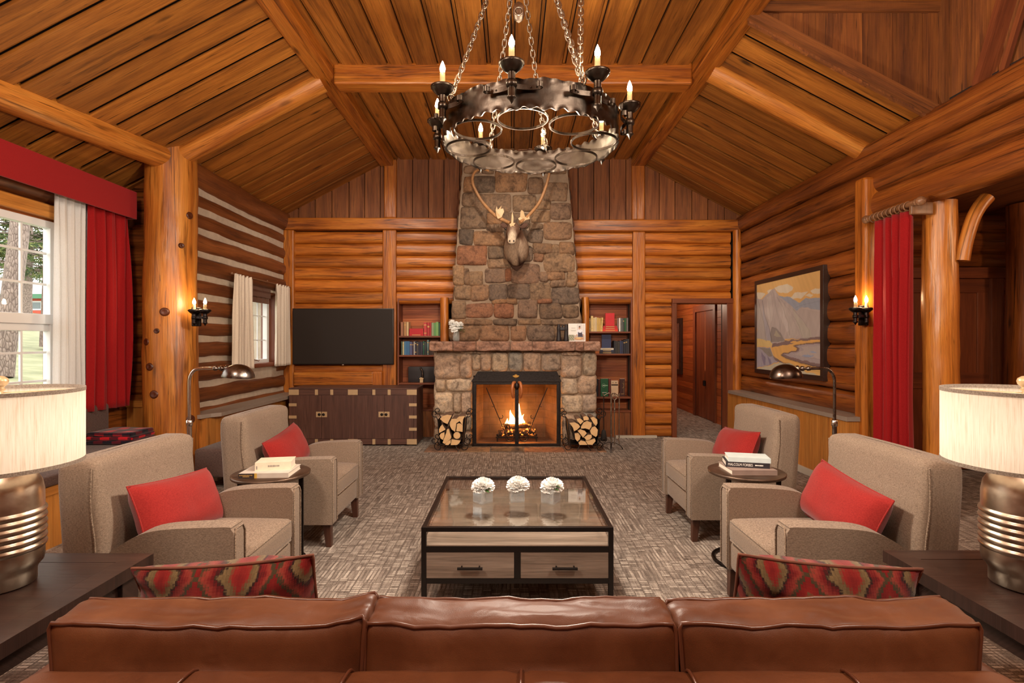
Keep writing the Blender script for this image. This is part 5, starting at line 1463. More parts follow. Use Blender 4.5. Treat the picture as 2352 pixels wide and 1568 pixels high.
def green_face(t, w, H):
    m = MB(); m.torus((-w * .1, -.001, H * .62), .026, .0022, (0, 1, 0), 24, 6); m.box(-w * .05, w * .42, -.002, 0, H * .60, H * .64); m.build('emblem', plain('pale_green_print', s2l(150, 190, 150), .6), t)
    word_marks(t, -w * .22, w * .02, -.002, H * .62, .010, M['whitetext'], 3)
    word_marks(t, -w * .3, w * .3, -.002, H * .22, .006, M['whitetext'], 6)
def tan_face(t, w, H):
    m = MB(); m.box(-w * .46, w * .46, -.002, 0, H * .70, H * .78); m.box(-w * .3, -w * .2, -.002, 0, H * .86, H * .9); m.box(w * .1, w * .25, -.002, 0, H * .86, H * .9); m.build('printed_bands', M['espresso'], t)
big_book(690, 718, 1125, (30, 32, 44), 'dark navy book at the left end of the bottom shelf, right bookcase', [])
big_book(722, 752, 1128, (74, 30, 18), 'dark rust book left of the green one, bottom shelf of the right bookcase', [])
big_book(756, 866, 1120, (20, 84, 48), 'large green book with a round emblem on the bottom shelf, right bookcase', [green_face])
big_book(872, 902, 1122, (92, 28, 20), 'dark red book between the green and the tan ones, right bookcase', [])
big_book(908, 1012, 1150, (196, 164, 132), 'tan picture book with dark printed bands on the bottom shelf, right bookcase', [tan_face])
def arc_face(t, w, H):
    m = MB(); m.tube([V(-w * .1 + .03 * math.cos(a), -.001, H * .62 + .04 * math.sin(a)) for a in [-1.3 + .26 * i for i in range(11)]], .0018, 6); m.box(-w * .3, w * .3, -.002, 0, H * .13, H * .145); m.box(w * .27, w * .29, -.002, 0, H * .13, H * .9); m.build('emblem', M['gilt'], t)
big_book(1034, 1108, 1122, (58, 22, 14), 'dark brown book with a thin arc, right end of the bottom shelf, right bookcase', [arc_face])

# ------------------------------------------------------------------ on the mantel
MZ = 1.452
def flower_head(m, c, R, n=34, mi=0, layers=4, up=V(0, 0, 1), seed=0):
    """mum-like bloom of many cupped petals"""
    rs = random.Random(seed)
    c = Vector(c)
    q = up.to_track_quat('Z', 'Y').to_matrix()
    for L in range(layers):
        k = int(n * (1 - .16 * L)); elev = lerp(-0.25, 1.25, L / max(1, layers - 1)); ln = R * lerp(1.0, .72, L / max(1, layers - 1))
        for i in range(k):
            a = 2 * PI * (i + .5 * (L % 2)) / k + rs.uniform(-.1, .1); e = elev + rs.uniform(-.12, .12)
            d = q @ V(math.cos(a) * math.cos(e), math.sin(a) * math.cos(e), math.sin(e)); s = (q @ V(-math.sin(a), math.cos(a), 0)); nn = d.cross(s)
            w = ln * .17
            p = [c + d * (ln * .15) - s * w * .3, c + d * (ln * .15) + s * w * .3, c + d * (ln * .62) + s * w + nn * w * .5, c + d * (ln * .62) - s * w + nn * w * .5, c + d * ln + s * w * .45 + nn * w * .9 * (1 + e), c + d * ln - s * w * .45 + nn * w * .9 * (1 + e)]
            mid = c + d * (ln * .64) - nn * w * .25
            m.add(p + [mid], [(0, 1, 6), (1, 2, 6), (2, 4, 6), (4, 5, 6), (5, 3, 6), (3, 0, 6)], None, mi, True)
def leafblade(m, p0, d, L, w, mi=0, droop=.3):
    p0, d = Vector(p0), Vector(d).normalized(); s = d.cross(V(0, 0, 1)).normalized(); u = s.cross(d)
    pts = []
    for t, q in ((0, .1), (.25, .8), (.5, 1), (.75, .7), (1, .02)):
        c = p0 + d * (L * t) - V(0, 0, 1) * (droop * L * t * t); pts.append((c - s * w * q + u * w * .25 * q, c, c + s * w * q + u * w * .25 * q))
    verts = [p for r in pts for p in r]
    faces = [(i * 3 + j, i * 3 + j + 1, i * 3 + j + 4, i * 3 + j + 3) for i in range(4) for j in range(2)]
    m.add(verts, faces, None, mi, True)
def mantel_things():
    Y = 7.42
    t = thing('flower_vase', 'small glass vase of white blooms and dark leaves at the left end of the mantel', 'vase', (wx(1048, Y), Y, MZ))
    m = MB(); m.lathe([(.001, .0), (.04, 0), (.052, .03), (.05, .09), (.042, .115), (.05, .135), (.047, .135), (.039, .115), (.046, .09), (.047, .03), (.036, .008), (.001, .008)], 20); m.build('glass', M['vaseglass'], t)
    m = MB()
    for i in range(7): a = i * .9; m.tube([V(.02 * math.cos(a), .02 * math.sin(a), .012), V(.03 * math.cos(a + 1), .03 * math.sin(a + 1), .16)], .0035, 5)
    m.build('stems', M['leaf'], t)
    m = MB()
    for k, (x, y, z, R) in enumerate(((-.045, 0, .23, .06), (.035, .01, .235, .065), (-.06, .01, .29, .055), (0, -.02, .27, .05), (-.02, -.045, .19, .055), (.06, .02, .27, .045))): flower_head(m, (x, y, z - .03), R, 22, 0, 4, V(x * 4, y * 4 - .4, 1).normalized(), k)
    m.build('blooms', M['petal'], t)
    m = MB()
    for a, z, L in ((.1, .17, .12), (-.5, .15, .11), (.6, .2, .1), (-1.2, .16, .1), (0.3, .13, .11)): leafblade(m, (.03, -.02, z), (math.cos(a), -.3 + .4 * math.sin(a), .15), L, .028)
    m.build('leaves', M['leaf'], t)
    t = thing('binoculars', 'pair of black binoculars standing on end on the mantel', 'binoculars', (wx(1292, Y), Y, MZ))
    for sg in (-1, 1):
        m = MB(); m.lathe([(.001, 0), (.036, 0), (.038, .01), (.033, .05), (.026, .12), (.024, .15), (.028, .165), (.028, .20), (.02, .215), (.021, .235), (.001, .24)], 20, (sg * .052, 0, 0)); m.build('barrel', M['black_box'], t)
    m = MB(); m.rbox(-.05, .05, -.018, .018, .15, .20, .01, 3); m.lathe([(.001, .19), (.012, .19), (.012, .225), (.001, .228)], 12); m.build('bridge', M['black_box'], t)
    # cookbook leaning on the chimney
    w, H = 39 / F * Y, 41 / F * Y
    t = thing('cookbook', 'white cookbook with a photo of a cook in a dark apron on the mantel', 'book', (wx(1325, Y), Y, MZ))
    t.rotation_euler = (-0.06, 0, -0.08)
    m = MB(); m.box(-w / 2, w / 2, .001, .024, 0, H); m.build('cover', plain('white_cover', s2l(236, 230, 222), .5), t, bevel=0.001)
    def cover(u, v):
        c = (.83, .79, .73)
        if v > .48 and u < .5: c = (.84, .80, .74)
        if u > .5 and v > .35: c = (.72, .68, .64) if (int(u * 9) % 2) else (.66, .62, .60)
        if v < .35: c = (.52, .42, .34)
        if u < .33 and v < .36: c = (.22, .24, .16) if (int(u * 23) + int(v * 19)) % 3 else (.5, .42, .3)
        e = lambda x, y, a, b: ((u - x) / a) ** 2 + ((v - y) / b) ** 2 < 1
        if inpoly(u, v, [(.48, .35), (.52, .62), (.60, .68), (.72, .68), (.84, .60), (.9, .34)]): c = (.80, .80, .84)
        if inpoly(u, v, [(.55, .25), (.58, .55), (.62, .50), (.76, .50), (.80, .55), (.86, .25)]): c = (.06, .05, .08)
        if e(.66, .75, .055, .085): c = (.56, .32, .22)
        if e(.66, .82, .06, .04): c = (.10, .06, .04)
        if e(.50, .36, .05, .04) or e(.88, .36, .04, .04): c = (.56, .32, .22)
        if e(.62, .16, .27, .075): c = (.55, .28, .14)
        if e(.6, .18, .17, .045): c = (.70, .48, .22)
        if v > .96 or u < .02 or u > .97 or v < .03: c = (.86, .83, .79)
        return c
    canvas('cover_photo', (-w / 2, 0, 0), (w, 0, 0), (0, 0, H), 40, 42, cover, M['paint'], t)
    m = MB(); m.box(-w * .32, -w * .08, -.001, 0, H * .74, H * .755); m.box(-w * .36, -w * .04, -.001, 0, H * .62, H * .632); m.box(-w * .33, -w * .07, -.001, 0, H * .57, H * .58); m.build('title_lettering', M['greytext'], t)
mantel_things()

# ------------------------------------------------------------------ armchairs
def make_armchair(label):
    t = thing('armchair', label, 'armchair', (0, 0, 0), 0, 'tweed armchairs facing across the coffee table')
    # x towards the front, y sideways
    m = MB(); m.rbox(-.30, .375, -.27, .27, .175, .33, .02, 5); m.build('seat_frame', M['tweed'], t)
    def seat(p, c, h):
        q = p.copy(); u, v = (p.x - c.x) / h.x, (p.y - c.y) / h.y
        if p.z > c.z: q.z += .028 * (1 - u * u) * (1 - v * v) - .0
        return q
    m = MB(); m.rbox(-.25, .39, -.268, .268, .33, .465, .035, 8, 0, seat); s = m.build('seat_cushion', M['tweed'], t)
    for z in (.348, .452):
        m = MB(); m.tube([V(.355, -.262, z), V(.385, -.235, z), V(.385, .235, z), V(.355, .262, z)], .005, 6); m.build('piping', M['welt'], s)
    prof = [(.385, .17), (.385, .60), (.372, .622), (.35, .63), (.12, .622), (.0, .606), (-.08, .572), (-.16, .52), (-.23, .475), (-.33, .44), (-.36, .17)]
    for sg in (-1, 1):
        m = MB()
        y0, y1 = (.265, .37) if sg > 0 else (-.37, -.265)
        pp = smooth_path([V(x, 0, z) for x, z in prof[2:10]], 3)
        poly = [(.385, .17), (.385, .605)] + [(p.x, p.z) for p in pp] + [(-.36, .17)]
        m.prism(poly, lambda u, w, h: V(u, h, w), y1, y0)
        a = m.build('arm', M['tweed'], t, bevel=0.018, bseg=3)
        for p in a.data.polygons: p.use_smooth = True
        m = MB(); yy = y0 if sg < 0 else y1
        yi = y1 if sg < 0 else y0
        m.tube([V(.389, lerp(y0, y1, .08), .18), V(.389, lerp(y0, y1, .08), .59), V(.386, lerp(y0, y1, .22), .618), V(.386, lerp(y0, y1, .78), .618), V(.389, lerp(y0, y1, .92), .59), V(.389, lerp(y0, y1, .92), .18)], .0042, 6)
        m.build('piping', M['welt'], a)
    # back: outer shell and padded inner face
    def back(p, c, h):
        q = p.copy(); t_ = (p.z - .17) / .75
        q.x += -.05 * t_ + .02 * (p.z > .8) * (p.z - .8) * 4
        q.x -= .035 * (1 - (p.y / .37) ** 2) * (1 if p.x > c.x else .4)
        if p.x > c.x: q.x += .035 * math.exp(-((p.z - .62) / .13) ** 2) * (1 - (p.y / .37) ** 2)
        return q
    m = MB(); m.rbox(-.370, -.175, -.372, .372, .17, .925, .05, 9, 0, back); b = m.build('backrest', M['tweed'], t)
    for sg in (-1, 1):
        m = MB(); c = V(-.255, 0, .55); h = V(.08, .372, .375)
        pts = [back(V(-.205 + .004 * math.sin(k * .7), sg * .366, .46 + .43 * k / 12), c, h) + V(0.0, sg * .004, 0) for k in range(13)]
        m.tube(smooth_path(pts, 2), .0042, 6); m.build('piping', M['welt'], b)
    for x, y, dx in ((.335, .315, .012), (.335, -.315, .012), (-.30, .315, -.05), (-.30, -.315, -.05)):
        m = MB(); v = [V(x + a * .028, y + c * .028, .18) for a, c in ((-1, -1), (1, -1), (1, 1), (-1, 1))] + [V(x + dx + a * .019, y + c * .019, 0) for a, c in ((-1, -1), (1, -1), (1, 1), (-1, 1))]
        m.add(v, [(0, 1, 2, 3), (7, 6, 5, 4), (0, 4, 5, 1), (1, 5, 6, 2), (2, 6, 7, 3), (3, 7, 4, 0)], [[(0, 0), (0, .05), (.05, .05), (.05, 0)]] * 2 + [[(0, 0), (.18, 0), (.18, .04), (0, .04)]] * 4)
        m.build('leg', M['legwood'], t, bevel=0.003)
    return t
def pillow_mesh(m, w, h, th, n=18, wr=0.006, seed=0, pinch=.05):
    def f(u, v, s):
        a, b = 2 * u - 1, 2 * v - 1
        a = math.copysign(abs(a) ** .85, a); b = math.copysign(abs(b) ** .85, b)
        e = max(0, (1 - abs(a) ** 3.2)) ** .55 * max(0, (1 - abs(b) ** 3.2)) ** .55
        x = a * w / 2 * (1 - pinch * (1 - b * b)); z = b * h / 2 * (1 - pinch * 1.3 * (1 - a * a))
        y = s * th / 2 * e + wr * e * noise.noise(V(x * 12, z * 12, seed + s)) + s * wr * .6 * noise.noise(V(x * 5 + 4, z * 26, seed))
        return V(x, y, z)
    m.grid(lambda u, v: f(u, v, -1), n, n, 0, True, us=w, vs=h)
    m.grid(lambda u, v: f(u, v, 1), n, n, 0, True, flip=True, us=w, vs=h)
    rim = [f(i / n, 0, 0) for i in range(n)] + [f(1, i / n, 0) for i in range(n)] + [f(1 - i / n, 1, 0) for i in range(n)] + [f(0, 1 - i / n, 0) for i in range(n)]
    return rim
ARM = [(-1.615, 2.705, 0.0, 'tweed armchair in the left foreground, its back against the lit table lamp'), (-1.64, 4.06, 0.0, 'tweed armchair on the left nearer the cabinet, behind the small round table with two books'),
       (1.60, 2.705, PI, 'tweed armchair in the right foreground beside the dark end table'), (1.67, 4.16, PI, 'tweed armchair on the right nearer the fireplace, behind the small round table with three books')]
chair0 = None
for i, (x, y, rz, lab) in enumerate(ARM):
    if i == 0: c = chair0 = make_armchair(lab)
    else: c = copy_tree(chair0); c['label'] = lab
    c.location = (x, y, 0); c.rotation_euler = (0, 0, rz)
def lumbar():
    labs = ['orange red lumbar pillow on the tweed armchair in the left foreground', 'orange red lumbar pillow on the left armchair nearer the cabinet', 'rose red lumbar pillow on the tweed armchair in the right foreground', 'red lumbar pillow on the right armchair nearer the fireplace']
    proto = None
    for i, ((x, y, rz, _), lab) in enumerate(zip(ARM, labs)):
        if proto is None:
            t = proto = thing('lumbar_pillow', lab, 'pillow', (0, 0, 0), 0, 'red lumbar pillows on the armchairs')
            m = MB(); rim = pillow_mesh(m, .60, .315, .19, 20, .006, 3); c = m.build('cover', M['red_cloth'], t)
            m = MB(); m.tube(rim, .004, 6, closed=True); m.build('piping', M['red_cloth'], t)
        else:
            t = copy_tree(proto); t['label'] = lab
        sg = 1 if rz == 0 else -1
        t.location = (x - sg * .095, y + (0.02 if i % 2 == 0 else 0.03), .605)
        t.rotation_euler = (sg * -.02, 0, 0)
        R = Matrix.Rotation(sg * PI / 2, 4, 'Z') @ Matrix.Rotation(-.38, 4, 'X') @ Matrix.Rotation(.10 * (1 if i % 2 == 0 else -1), 4, 'Y')
        t.rotation_euler = R.to_euler()
lumbar()

# ------------------------------------------------------------------ round side tables and their books
TT = 0.60
def side_table(x, y, label, angles):
    t = thing('side_table', label, 'side table', (x, y, 0), 0, 'round metal side tables between the armchairs')
    m = MB(); m.lathe([(.001, TT - .022), (.232, TT - .022), (.238, TT - .018), (.240, TT - .002), (.236, TT), (.001, TT)], 48); m.build('tabletop', M['tabletop_metal'], t)
    for a in angles:
        m = MB(); d = V(math.cos(a), math.sin(a), 0); m.bar(d * .205 + V(0, 0, .01), d * .205 + V(0, 0, TT - .02), .012, .03, d); m.build('leg', M['black_iron'], t, bevel=0.002)
    m = MB(); m.torus((0, 0, .012), .205, .012, (0, 0, 1), 48, 8); m.torus((0, 0, .012), .15, .006, (0, 0, 1), 40, 6); m.build('base_ring', M['black_iron'], t)
STL, STR = (-1.565, 3.44), (1.545, 3.49)
side_table(*STL, 'round bronze topped side table with two books, between the left armchairs', (-.12, 2.0, 4.1))
side_table(*STR, 'round bronze topped side table with three books, between the right armchairs', (3.75, 1.7, -.1))
def table_book(name, label, x, y, z, L, d, th, col, rz, spine_text=None, textmat=None, pages='right', tsize=.02, extra=None):
    t = thing('book', label, 'book', (x, y, z), rz, 'books on the round side tables')
    cv = .003
    m = MB(); m.box(-L / 2, L / 2, -d / 2, d / 2, 0, cv); m.box(-L / 2, L / 2, -d / 2, d / 2, th - cv, th); m.box(-L / 2, L / 2, -d / 2, -d / 2 + cv, 0, th); m.build('cover', bookmat(col), t, bevel=0.0008)
    m = MB(); m.box(-L / 2 + .004, L / 2 - .004, -d / 2 + cv, d / 2 - .004, cv, th - cv); m.build('pages', M['paper'], t)
    if spine_text: text_mesh('title_lettering', spine_text, tsize, textmat, t, Matrix.Translation((extra[0] if extra else 0, -d / 2 - .0006, th / 2)) @ Matrix.Rotation(PI / 2, 4, 'X'), width=extra[1] if extra else None)
    return t
def table_books():
    x, y = STL
    t = table_book('b', 'large flat paperback with a dark spine end under the cream book, left side table', x + .01, y - .03, TT, .30, .235, .030, (206, 196, 184), 0.07)
    m = MB(); m.box(-.151, -.055, -.1185, -.1165, 0.0002, .030); m.build('spine_block', plain('dark_spine', s2l(58, 48, 48), .5), t)
    m = MB(); m.box(-.055, -.040, -.1186, -.1165, .0002, .030); m.build('spine_band', plain('ochre_band', s2l(206, 168, 76), .5), t)
    word_marks(t, -.145, -.065, -.1192, .0185, .0045, M['gilt'], 9)
    word_marks(t, -.125, -.085, -.1192, .0105, .0045, M['gilt'], 5)
    t = table_book('b', 'thick cream hardback lying on top of the flat paperback, left side table', x + .03, y + .0, TT + .0305, .215, .15, .052, (232, 220, 196), 0.20)
    word_marks(t, -.03, .04, -.0755, .028, .009, M['greytext'], 7)
    word_marks(t, -.10, -.092, -.0755, .02, .02, M['greytext'], 1)
    x, y = STR
    t = table_book('b', 'large flat picture book at the bottom of the pile of three, right side table', x + .0, y - .01, TT, .285, .24, .032, (150, 130, 120), -0.02)
    t = table_book('b', 'dark spined hardback in the middle of the pile of three, right side table', x - .0, y + .015, TT + .0325, .265, .165, .034, (44, 40, 44), -0.23, 'MALCOLM FORBES', M['whitetext'], tsize=.024, extra=(-.045, .15))
    word_marks(t, .045, .095, -.0835, .018, .006, M['whitetext'], 6)
    table_book('b', 'pale blue hardback on top of the pile of three, right side table', x + .01, y + .01, TT + .067, .255, .155, .03, (206, 220, 220), -0.23)
table_books()

# ------------------------------------------------------------------ coffee table with vases
def coffee_table():
    x0, x1, y0, y1, zt = -.487, .545, 2.845, 3.93, .45
    cx, cy = (x0 + x1) / 2, (y0 + y1) / 2
    t = thing('coffee_table', 'square black framed coffee table with a glass top, grey oak shelf and two drawers', 'coffee table', (cx, cy, 0))
    a, b = (x1 - x0) / 2, (y1 - y0) / 2; w = .024
    m = MB()
    for z in (zt - w, .318, .148):
        hh = w if z > .4 else (.03 if z > .2 else .026)
        m.box(-a, a, -b, -b + w, z, z + hh); m.box(-a, a, b - w, b, z, z + hh); m.box(-a, -a + w, -b, b, z, z + hh, 'y'); m.box(a - w, a, -b, b, z, z + hh, 'y')
    m.box(-.016, .016, -b + .001, -b + w - .001, .174, .318, 'z')
    m.build('frame', M['frame_black'], t, bevel=0.0015)
    for sx in (-1, 1):
        for sy in (-1, 1):
            e = .0008; m = MB(); m.box(*sorted((sx * (a + e), sx * (a - w - e))), *sorted((sy * (b + e), sy * (b - w - e))), 0, zt + e, 'z'); m.build('leg', M['frame_black'], t, bevel=0.0015)
    m = MB(); m.box(-a + w * .6, a - w * .6, -b + w * .6, b - w * .6, zt - .010, zt - .002); m.build('glass_top', M['tableglass'], t)
    m = MB(); m.box(-a + .004, a - .004, -b + .004, b - .004, .335, .349, 'x'); m.build('shelf', M['oak'], t)
    m = MB(); m.box(-a + w, -a + w + .012, -b + w, b - w, .165, .33, 'y'); m.box(a - w - .012, a - w, -b + w, b - w, .165, .33, 'y'); m.box(-a + w, a - w, b - w - .012, b - w, .165, .33, 'x'); m.box(-a + w, a - w, -b + w, b - w, .165, .172, 'y'); m.build('carcass', M['oak'], t)
    for s in (-1, 1):
        xa, xb = (-a + w + .002, -.018) if s < 0 else (.018, a - w - .002)
        m = MB(); m.box(xa, xb, -b + .003, -b + .02, .176, .316, 'x'); m.box(xa + .01, xb - .01, -b + .02, b * .0, .18, .30, 'y'); d = m.build('drawer', M['oak'], t, bevel=0.0015)
        xm = (xa + xb) / 2
        m = MB(); m.box(xm - .067, xm + .067, -b - .028, -b - .016, .232, .243, 'x')
        for q in (-.045, .05): m.tube([V(xm + q, -b + .004, .24), V(xm + q, -b - .022, .24)], .0045, 8)
        m.build('handle', M['frame_black'], d, bevel=0.001)
    zg = zt - .002
    for i, (px, rot, lab) in enumerate(((1109, .72, 'left'), (1187, .1, 'middle'), (1265, -.62, 'right'))):
        Y = 3.30 + (0.03 if i == 1 else 0)
        v = thing('flower_vase', ('leftmost of the three glass cube vases of white mums on the coffee table', 'middle one of the three glass cube vases of white mums on the coffee table', 'rightmost of the three glass cube vases, with a green leaf on its white mum')[i], 'vase', (wx(px, Y), Y, zg + .0005), rot, 'cube vases on the coffee table')
        s = .044
        m = MB()
        m.box(-s, s, -s, s, 0, .008)
        for p in ((-s, -s + .004, -s, s), (s - .004, s, -s, s), (-s, s, -s, -s + .004), (-s, s, s - .004, s)): m.box(*p, .008, .088)
        m.build('glass_cube', M['vaseglass'], v, bevel=0.0015)
        m = MB(); m.box(-s + .005, s - .005, -s + .005, s - .005, .009, .056); m.build('water', M['vaseglass'], v)
        m = MB()
        for k in range(12): m.sphere((rnd(-.03, .03), rnd(-.03, .03), .013 + rnd(0, .012)), (rnd(.006, .011),) * 2 + (.006,), 8, 5)
        m.build('pebbles', plain('clear_pebble', s2l(190, 170, 150), .2), v)
        m = MB()
        for k in range(4): m.tube([V(rnd(-.03, .03), rnd(-.03, .03), .015), V(rnd(-.015, .015), rnd(-.015, .015), .095)], .0025, 5)
        m.build('stems', M['leaf'], v)
        m = MB(); R = Matrix.Rotation(-rot, 3, 'Z')
        for k, (dx, dz, r) in enumerate(((-.012, .098, .062), (.022, .104, .055), (0.0, .118, .048))): flower_head(m, R @ V(dx + (.006 if i else 0), -.006 * k, dz), r, 40, 0, 5, (R @ V(dx * 5, -.35, 1)).normalized(), i * 7 + k)
        m.build('bloom', M['petal'], v)
        m = MB()
        for dd, L in (((.8, -.5, .25), .06), ((.6, -.8, -.1), .05)) if i != 1 else (((.9, -.3, .1), .05),):
            leafblade(m, R @ V(.012, -.03, .10 if i == 2 else .088), R @ V(*dd), L, .010, 0, .1)
        m.build('leaf', M['leaf'] if i != 1 else M['petal'], v)
coffee_table()

# ------------------------------------------------------------------ pharmacy floor lamps
def floor_lamp(x, y, sg, mat_pole, mat_shade, label):
    t = thing('floor_lamp', label, 'floor lamp', (x, y, 0), 0, 'adjustable floor lamps behind the armchairs')
    m = MB(); m.lathe([(.001, 0), (.13, 0), (.135, .006), (.13, .014), (.03, .022), (.014, .035), (.001, .035)], 32); m.build('base', mat_pole, t)
    m = MB(); m.tube([V(0, 0, .03), V(0, 0, .93)], .014, 12); m.build('lower_pole', mat_pole, t)
    m = MB(); m.lathe([(.012, .90), (.019, .905), (.019, .94), (.012, .945)], 16); m.build('collar', M['steel'], t)
    m = MB(); m.tube(smooth_path([V(0, 0, .93), V(0, 0, 1.16), V(sg * .004, 0, 1.22), V(sg * .03, 0, 1.262), V(sg * .075, 0, 1.275), V(sg * .16, 0, 1.275)], 7), .0095, 12); m.build('bent_arm', mat_pole, t)
    m = MB(); Rm = Matrix.Rotation(sg * PI / 2, 4, 'Y')
    m.lathe([(.0095, 0), (.014, .003), (.014, .02), (.009, .026), (.009, .04), (.016, .045), (.016, .06), (.01, .066), (.01, .075), (.02, .08), (.02, .09), (.001, .092)], 14, (sg * .155, 0, 1.275), 0, True, Rm); m.build('swivel_joint', M['gunmetal'], t)
    c = V(sg * .315, 0, 1.222)
    m = MB(); n = 10
    prof = [(.097 * math.cos(k * PI / 2 / n), .082 * math.sin(k * PI / 2 / n)) for k in range(n + 1)]
    prof = [(.098, -.004), (.099, 0)] + prof[1:-1] + [(.001, .082)]
    inner = [(r * .96, z * .96) for r, z in prof[::-1]]
    m.lathe(prof + inner, 32, c, 0, True, Matrix.Rotation(sg * .08, 4, 'Y')); m.build('shade', mat_shade, t)
    m = MB(); m.sphere(c + V(0, 0, .03), (.022, .022, .03), 12, 8); m.build('bulb', plain('unlit_bulb', s2l(230, 226, 216), .3), t)
floor_lamp(-2.085, 3.42, 1, M['steel'], M['gunmetal'], 'bent brushed steel floor lamp with a dome shade, between the left armchairs')
floor_lamp(2.085, 3.42, -1, M['gunmetal'], M['bronze'], 'bent metal floor lamp with a dark bronze dome shade, below the landscape painting')

# ------------------------------------------------------------------ end tables and table lamps
def end_table(xin, sg, yb, label):
    y0 = 1.34; w = .70
    t = thing('end_table', label, 'end table', (xin + sg * w / 2, (y0 + yb) / 2, 0))
    a, b = w / 2, (yb - y0) / 2; z = .62; th = .045
    m = MB(); r = .085
    m.prism([(-a, -b), (a, -b), (a - r, -b + r), (-a + r, -b + r)], lambda u, v, h: V(u, v, h), z - th, z); m.prism([(-a, b), (-a + r, b - r), (a - r, b - r), (a, b)], lambda u, v, h: V(u, v, h), z - th, z)
    m.prism([(-a, -b), (-a + r, -b + r), (-a + r, b - r), (-a, b)], lambda u, v, h: V(u, v, h), z - th, z); m.prism([(a, -b), (a, b), (a - r, b - r), (a - r, -b + r)], lambda u, v, h: V(u, v, h), z - th, z)
    # grain along each board
    m.box(-a + r + .001, a - r - .001, -b + r + .001, b - r - .001, z - th, z - .0012, 'x')
    m.build('tabletop', M['espresso'], t, bevel=0.0012)
    m = MB()
    for p in ((-a + .06, a - .06, -b + .05, -b + .075), (-a + .06, a - .06, b - .075, b - .05), (-a + .05, -a + .075, -b + .06, b - .06), (a - .075, a - .05, -b + .06, b - .06)): m.box(*p, z - th - .075, z - th)
    m.build('apron', M['espresso'], t)
    for sx in (-1, 1):
        for sy in (-1, 1):
            cx_, cy_ = sx * (a - .075), sy * (b - .08)
            v = [V(cx_ + p * .045, cy_ + q * .045, z - th) for p, q in ((-1, -1), (1, -1), (1, 1), (-1, 1))] + [V(cx_ - sx * .0 + p * .03, cy_ - sy * .0 + q * .03, 0) for p, q in ((-1, -1), (1, -1), (1, 1), (-1, 1))]
            m = MB(); m.add(v, [(0, 1, 2, 3), (7, 6, 5, 4), (0, 4, 5, 1), (1, 5, 6, 2), (2, 6, 7, 3), (3, 7, 4, 0)]); m.build('leg', M['espresso'], t, bevel=0.003)
end_table(-1.405, -1, 2.075, 'dark espresso end table at the lower left, carrying a lit table lamp')
end_table(1.475, 1, 2.105, 'dark espresso end table at the lower right, carrying a lit table lamp')
def table_lamp(x, y, label):
    t = thing('table_lamp', label, 'table lamp', (x, y, .6215), 0, 'drum shade table lamps')
    prof = [(.001, 0), (.092, 0), (.096, .004), (.096, .040), (.100, .052), (.113, .068), (.1165, .085), (.1165, .115)]
    z = .118
    for k in range(6):
        prof += [(.1165, z), (.1215, z + .004), (.1235, z + .0105), (.1215, z + .017), (.1165, z + .021)]; z += .0235
    prof += [(.1165, z), (.116, z + .05), (.110, z + .085), (.094, z + .115), (.066, z + .132), (.03, z + .14), (.03, z + .15), (.001, z + .15)]
    m = MB(); m.lathe(prof, 48); m.build('base', M['pewter'], t)
    zs, ze, r = .405, .665, .2275
    m = MB(); m.tube([V(0, 0, z + .14), V(0, 0, ze + .02)], .006, 8); m.build('stem', M['brass'], t)
    m = MB(); m.lathe([(r, zs), (r, ze)], 64); s = m.build('shade', M['shade'], t)
    for za, zb in ((zs - .001, zs + .012), (ze - .012, ze + .001)):
        m = MB(); m.lathe([(r - .003, za), (r + .0015, za), (r + .0015, zb), (r - .003, zb), (r - .003, za)], 64, smooth=False); m.build('trim_tape', M['shade_tape'], s)
    m = MB()
    for a in (.5, .5 + 2 * PI / 3, .5 + 4 * PI / 3): m.tube([V(0, 0, ze - .012), V(r * math.cos(a), r * math.sin(a), ze - .006)], .0022, 6)
    m.build('spider', M['brass'], s)
    m = MB(); m.lathe([(.001, ze - .02), (.008, ze - .02), (.009, ze - .005), (.016, ze), (.010, ze + .006), (.012, ze + .01), (.020, ze + .018), (.023, ze + .028), (.020, ze + .038), (.010, ze + .045), (.001, ze + .047)], 24); m.build('finial', M['brass'], t)
    m = MB(); m.sphere((0, 0, .52), (.03, .03, .04), 14, 10); m.build('bulb', M['bulb_lamp'], t)
table_lamp(-1.742, 1.80, 'lit drum shade table lamp with a ribbed metal base on the left end table')
table_lamp(1.747, 1.80, 'lit drum shade table lamp with a ribbed metal base on the right end table')

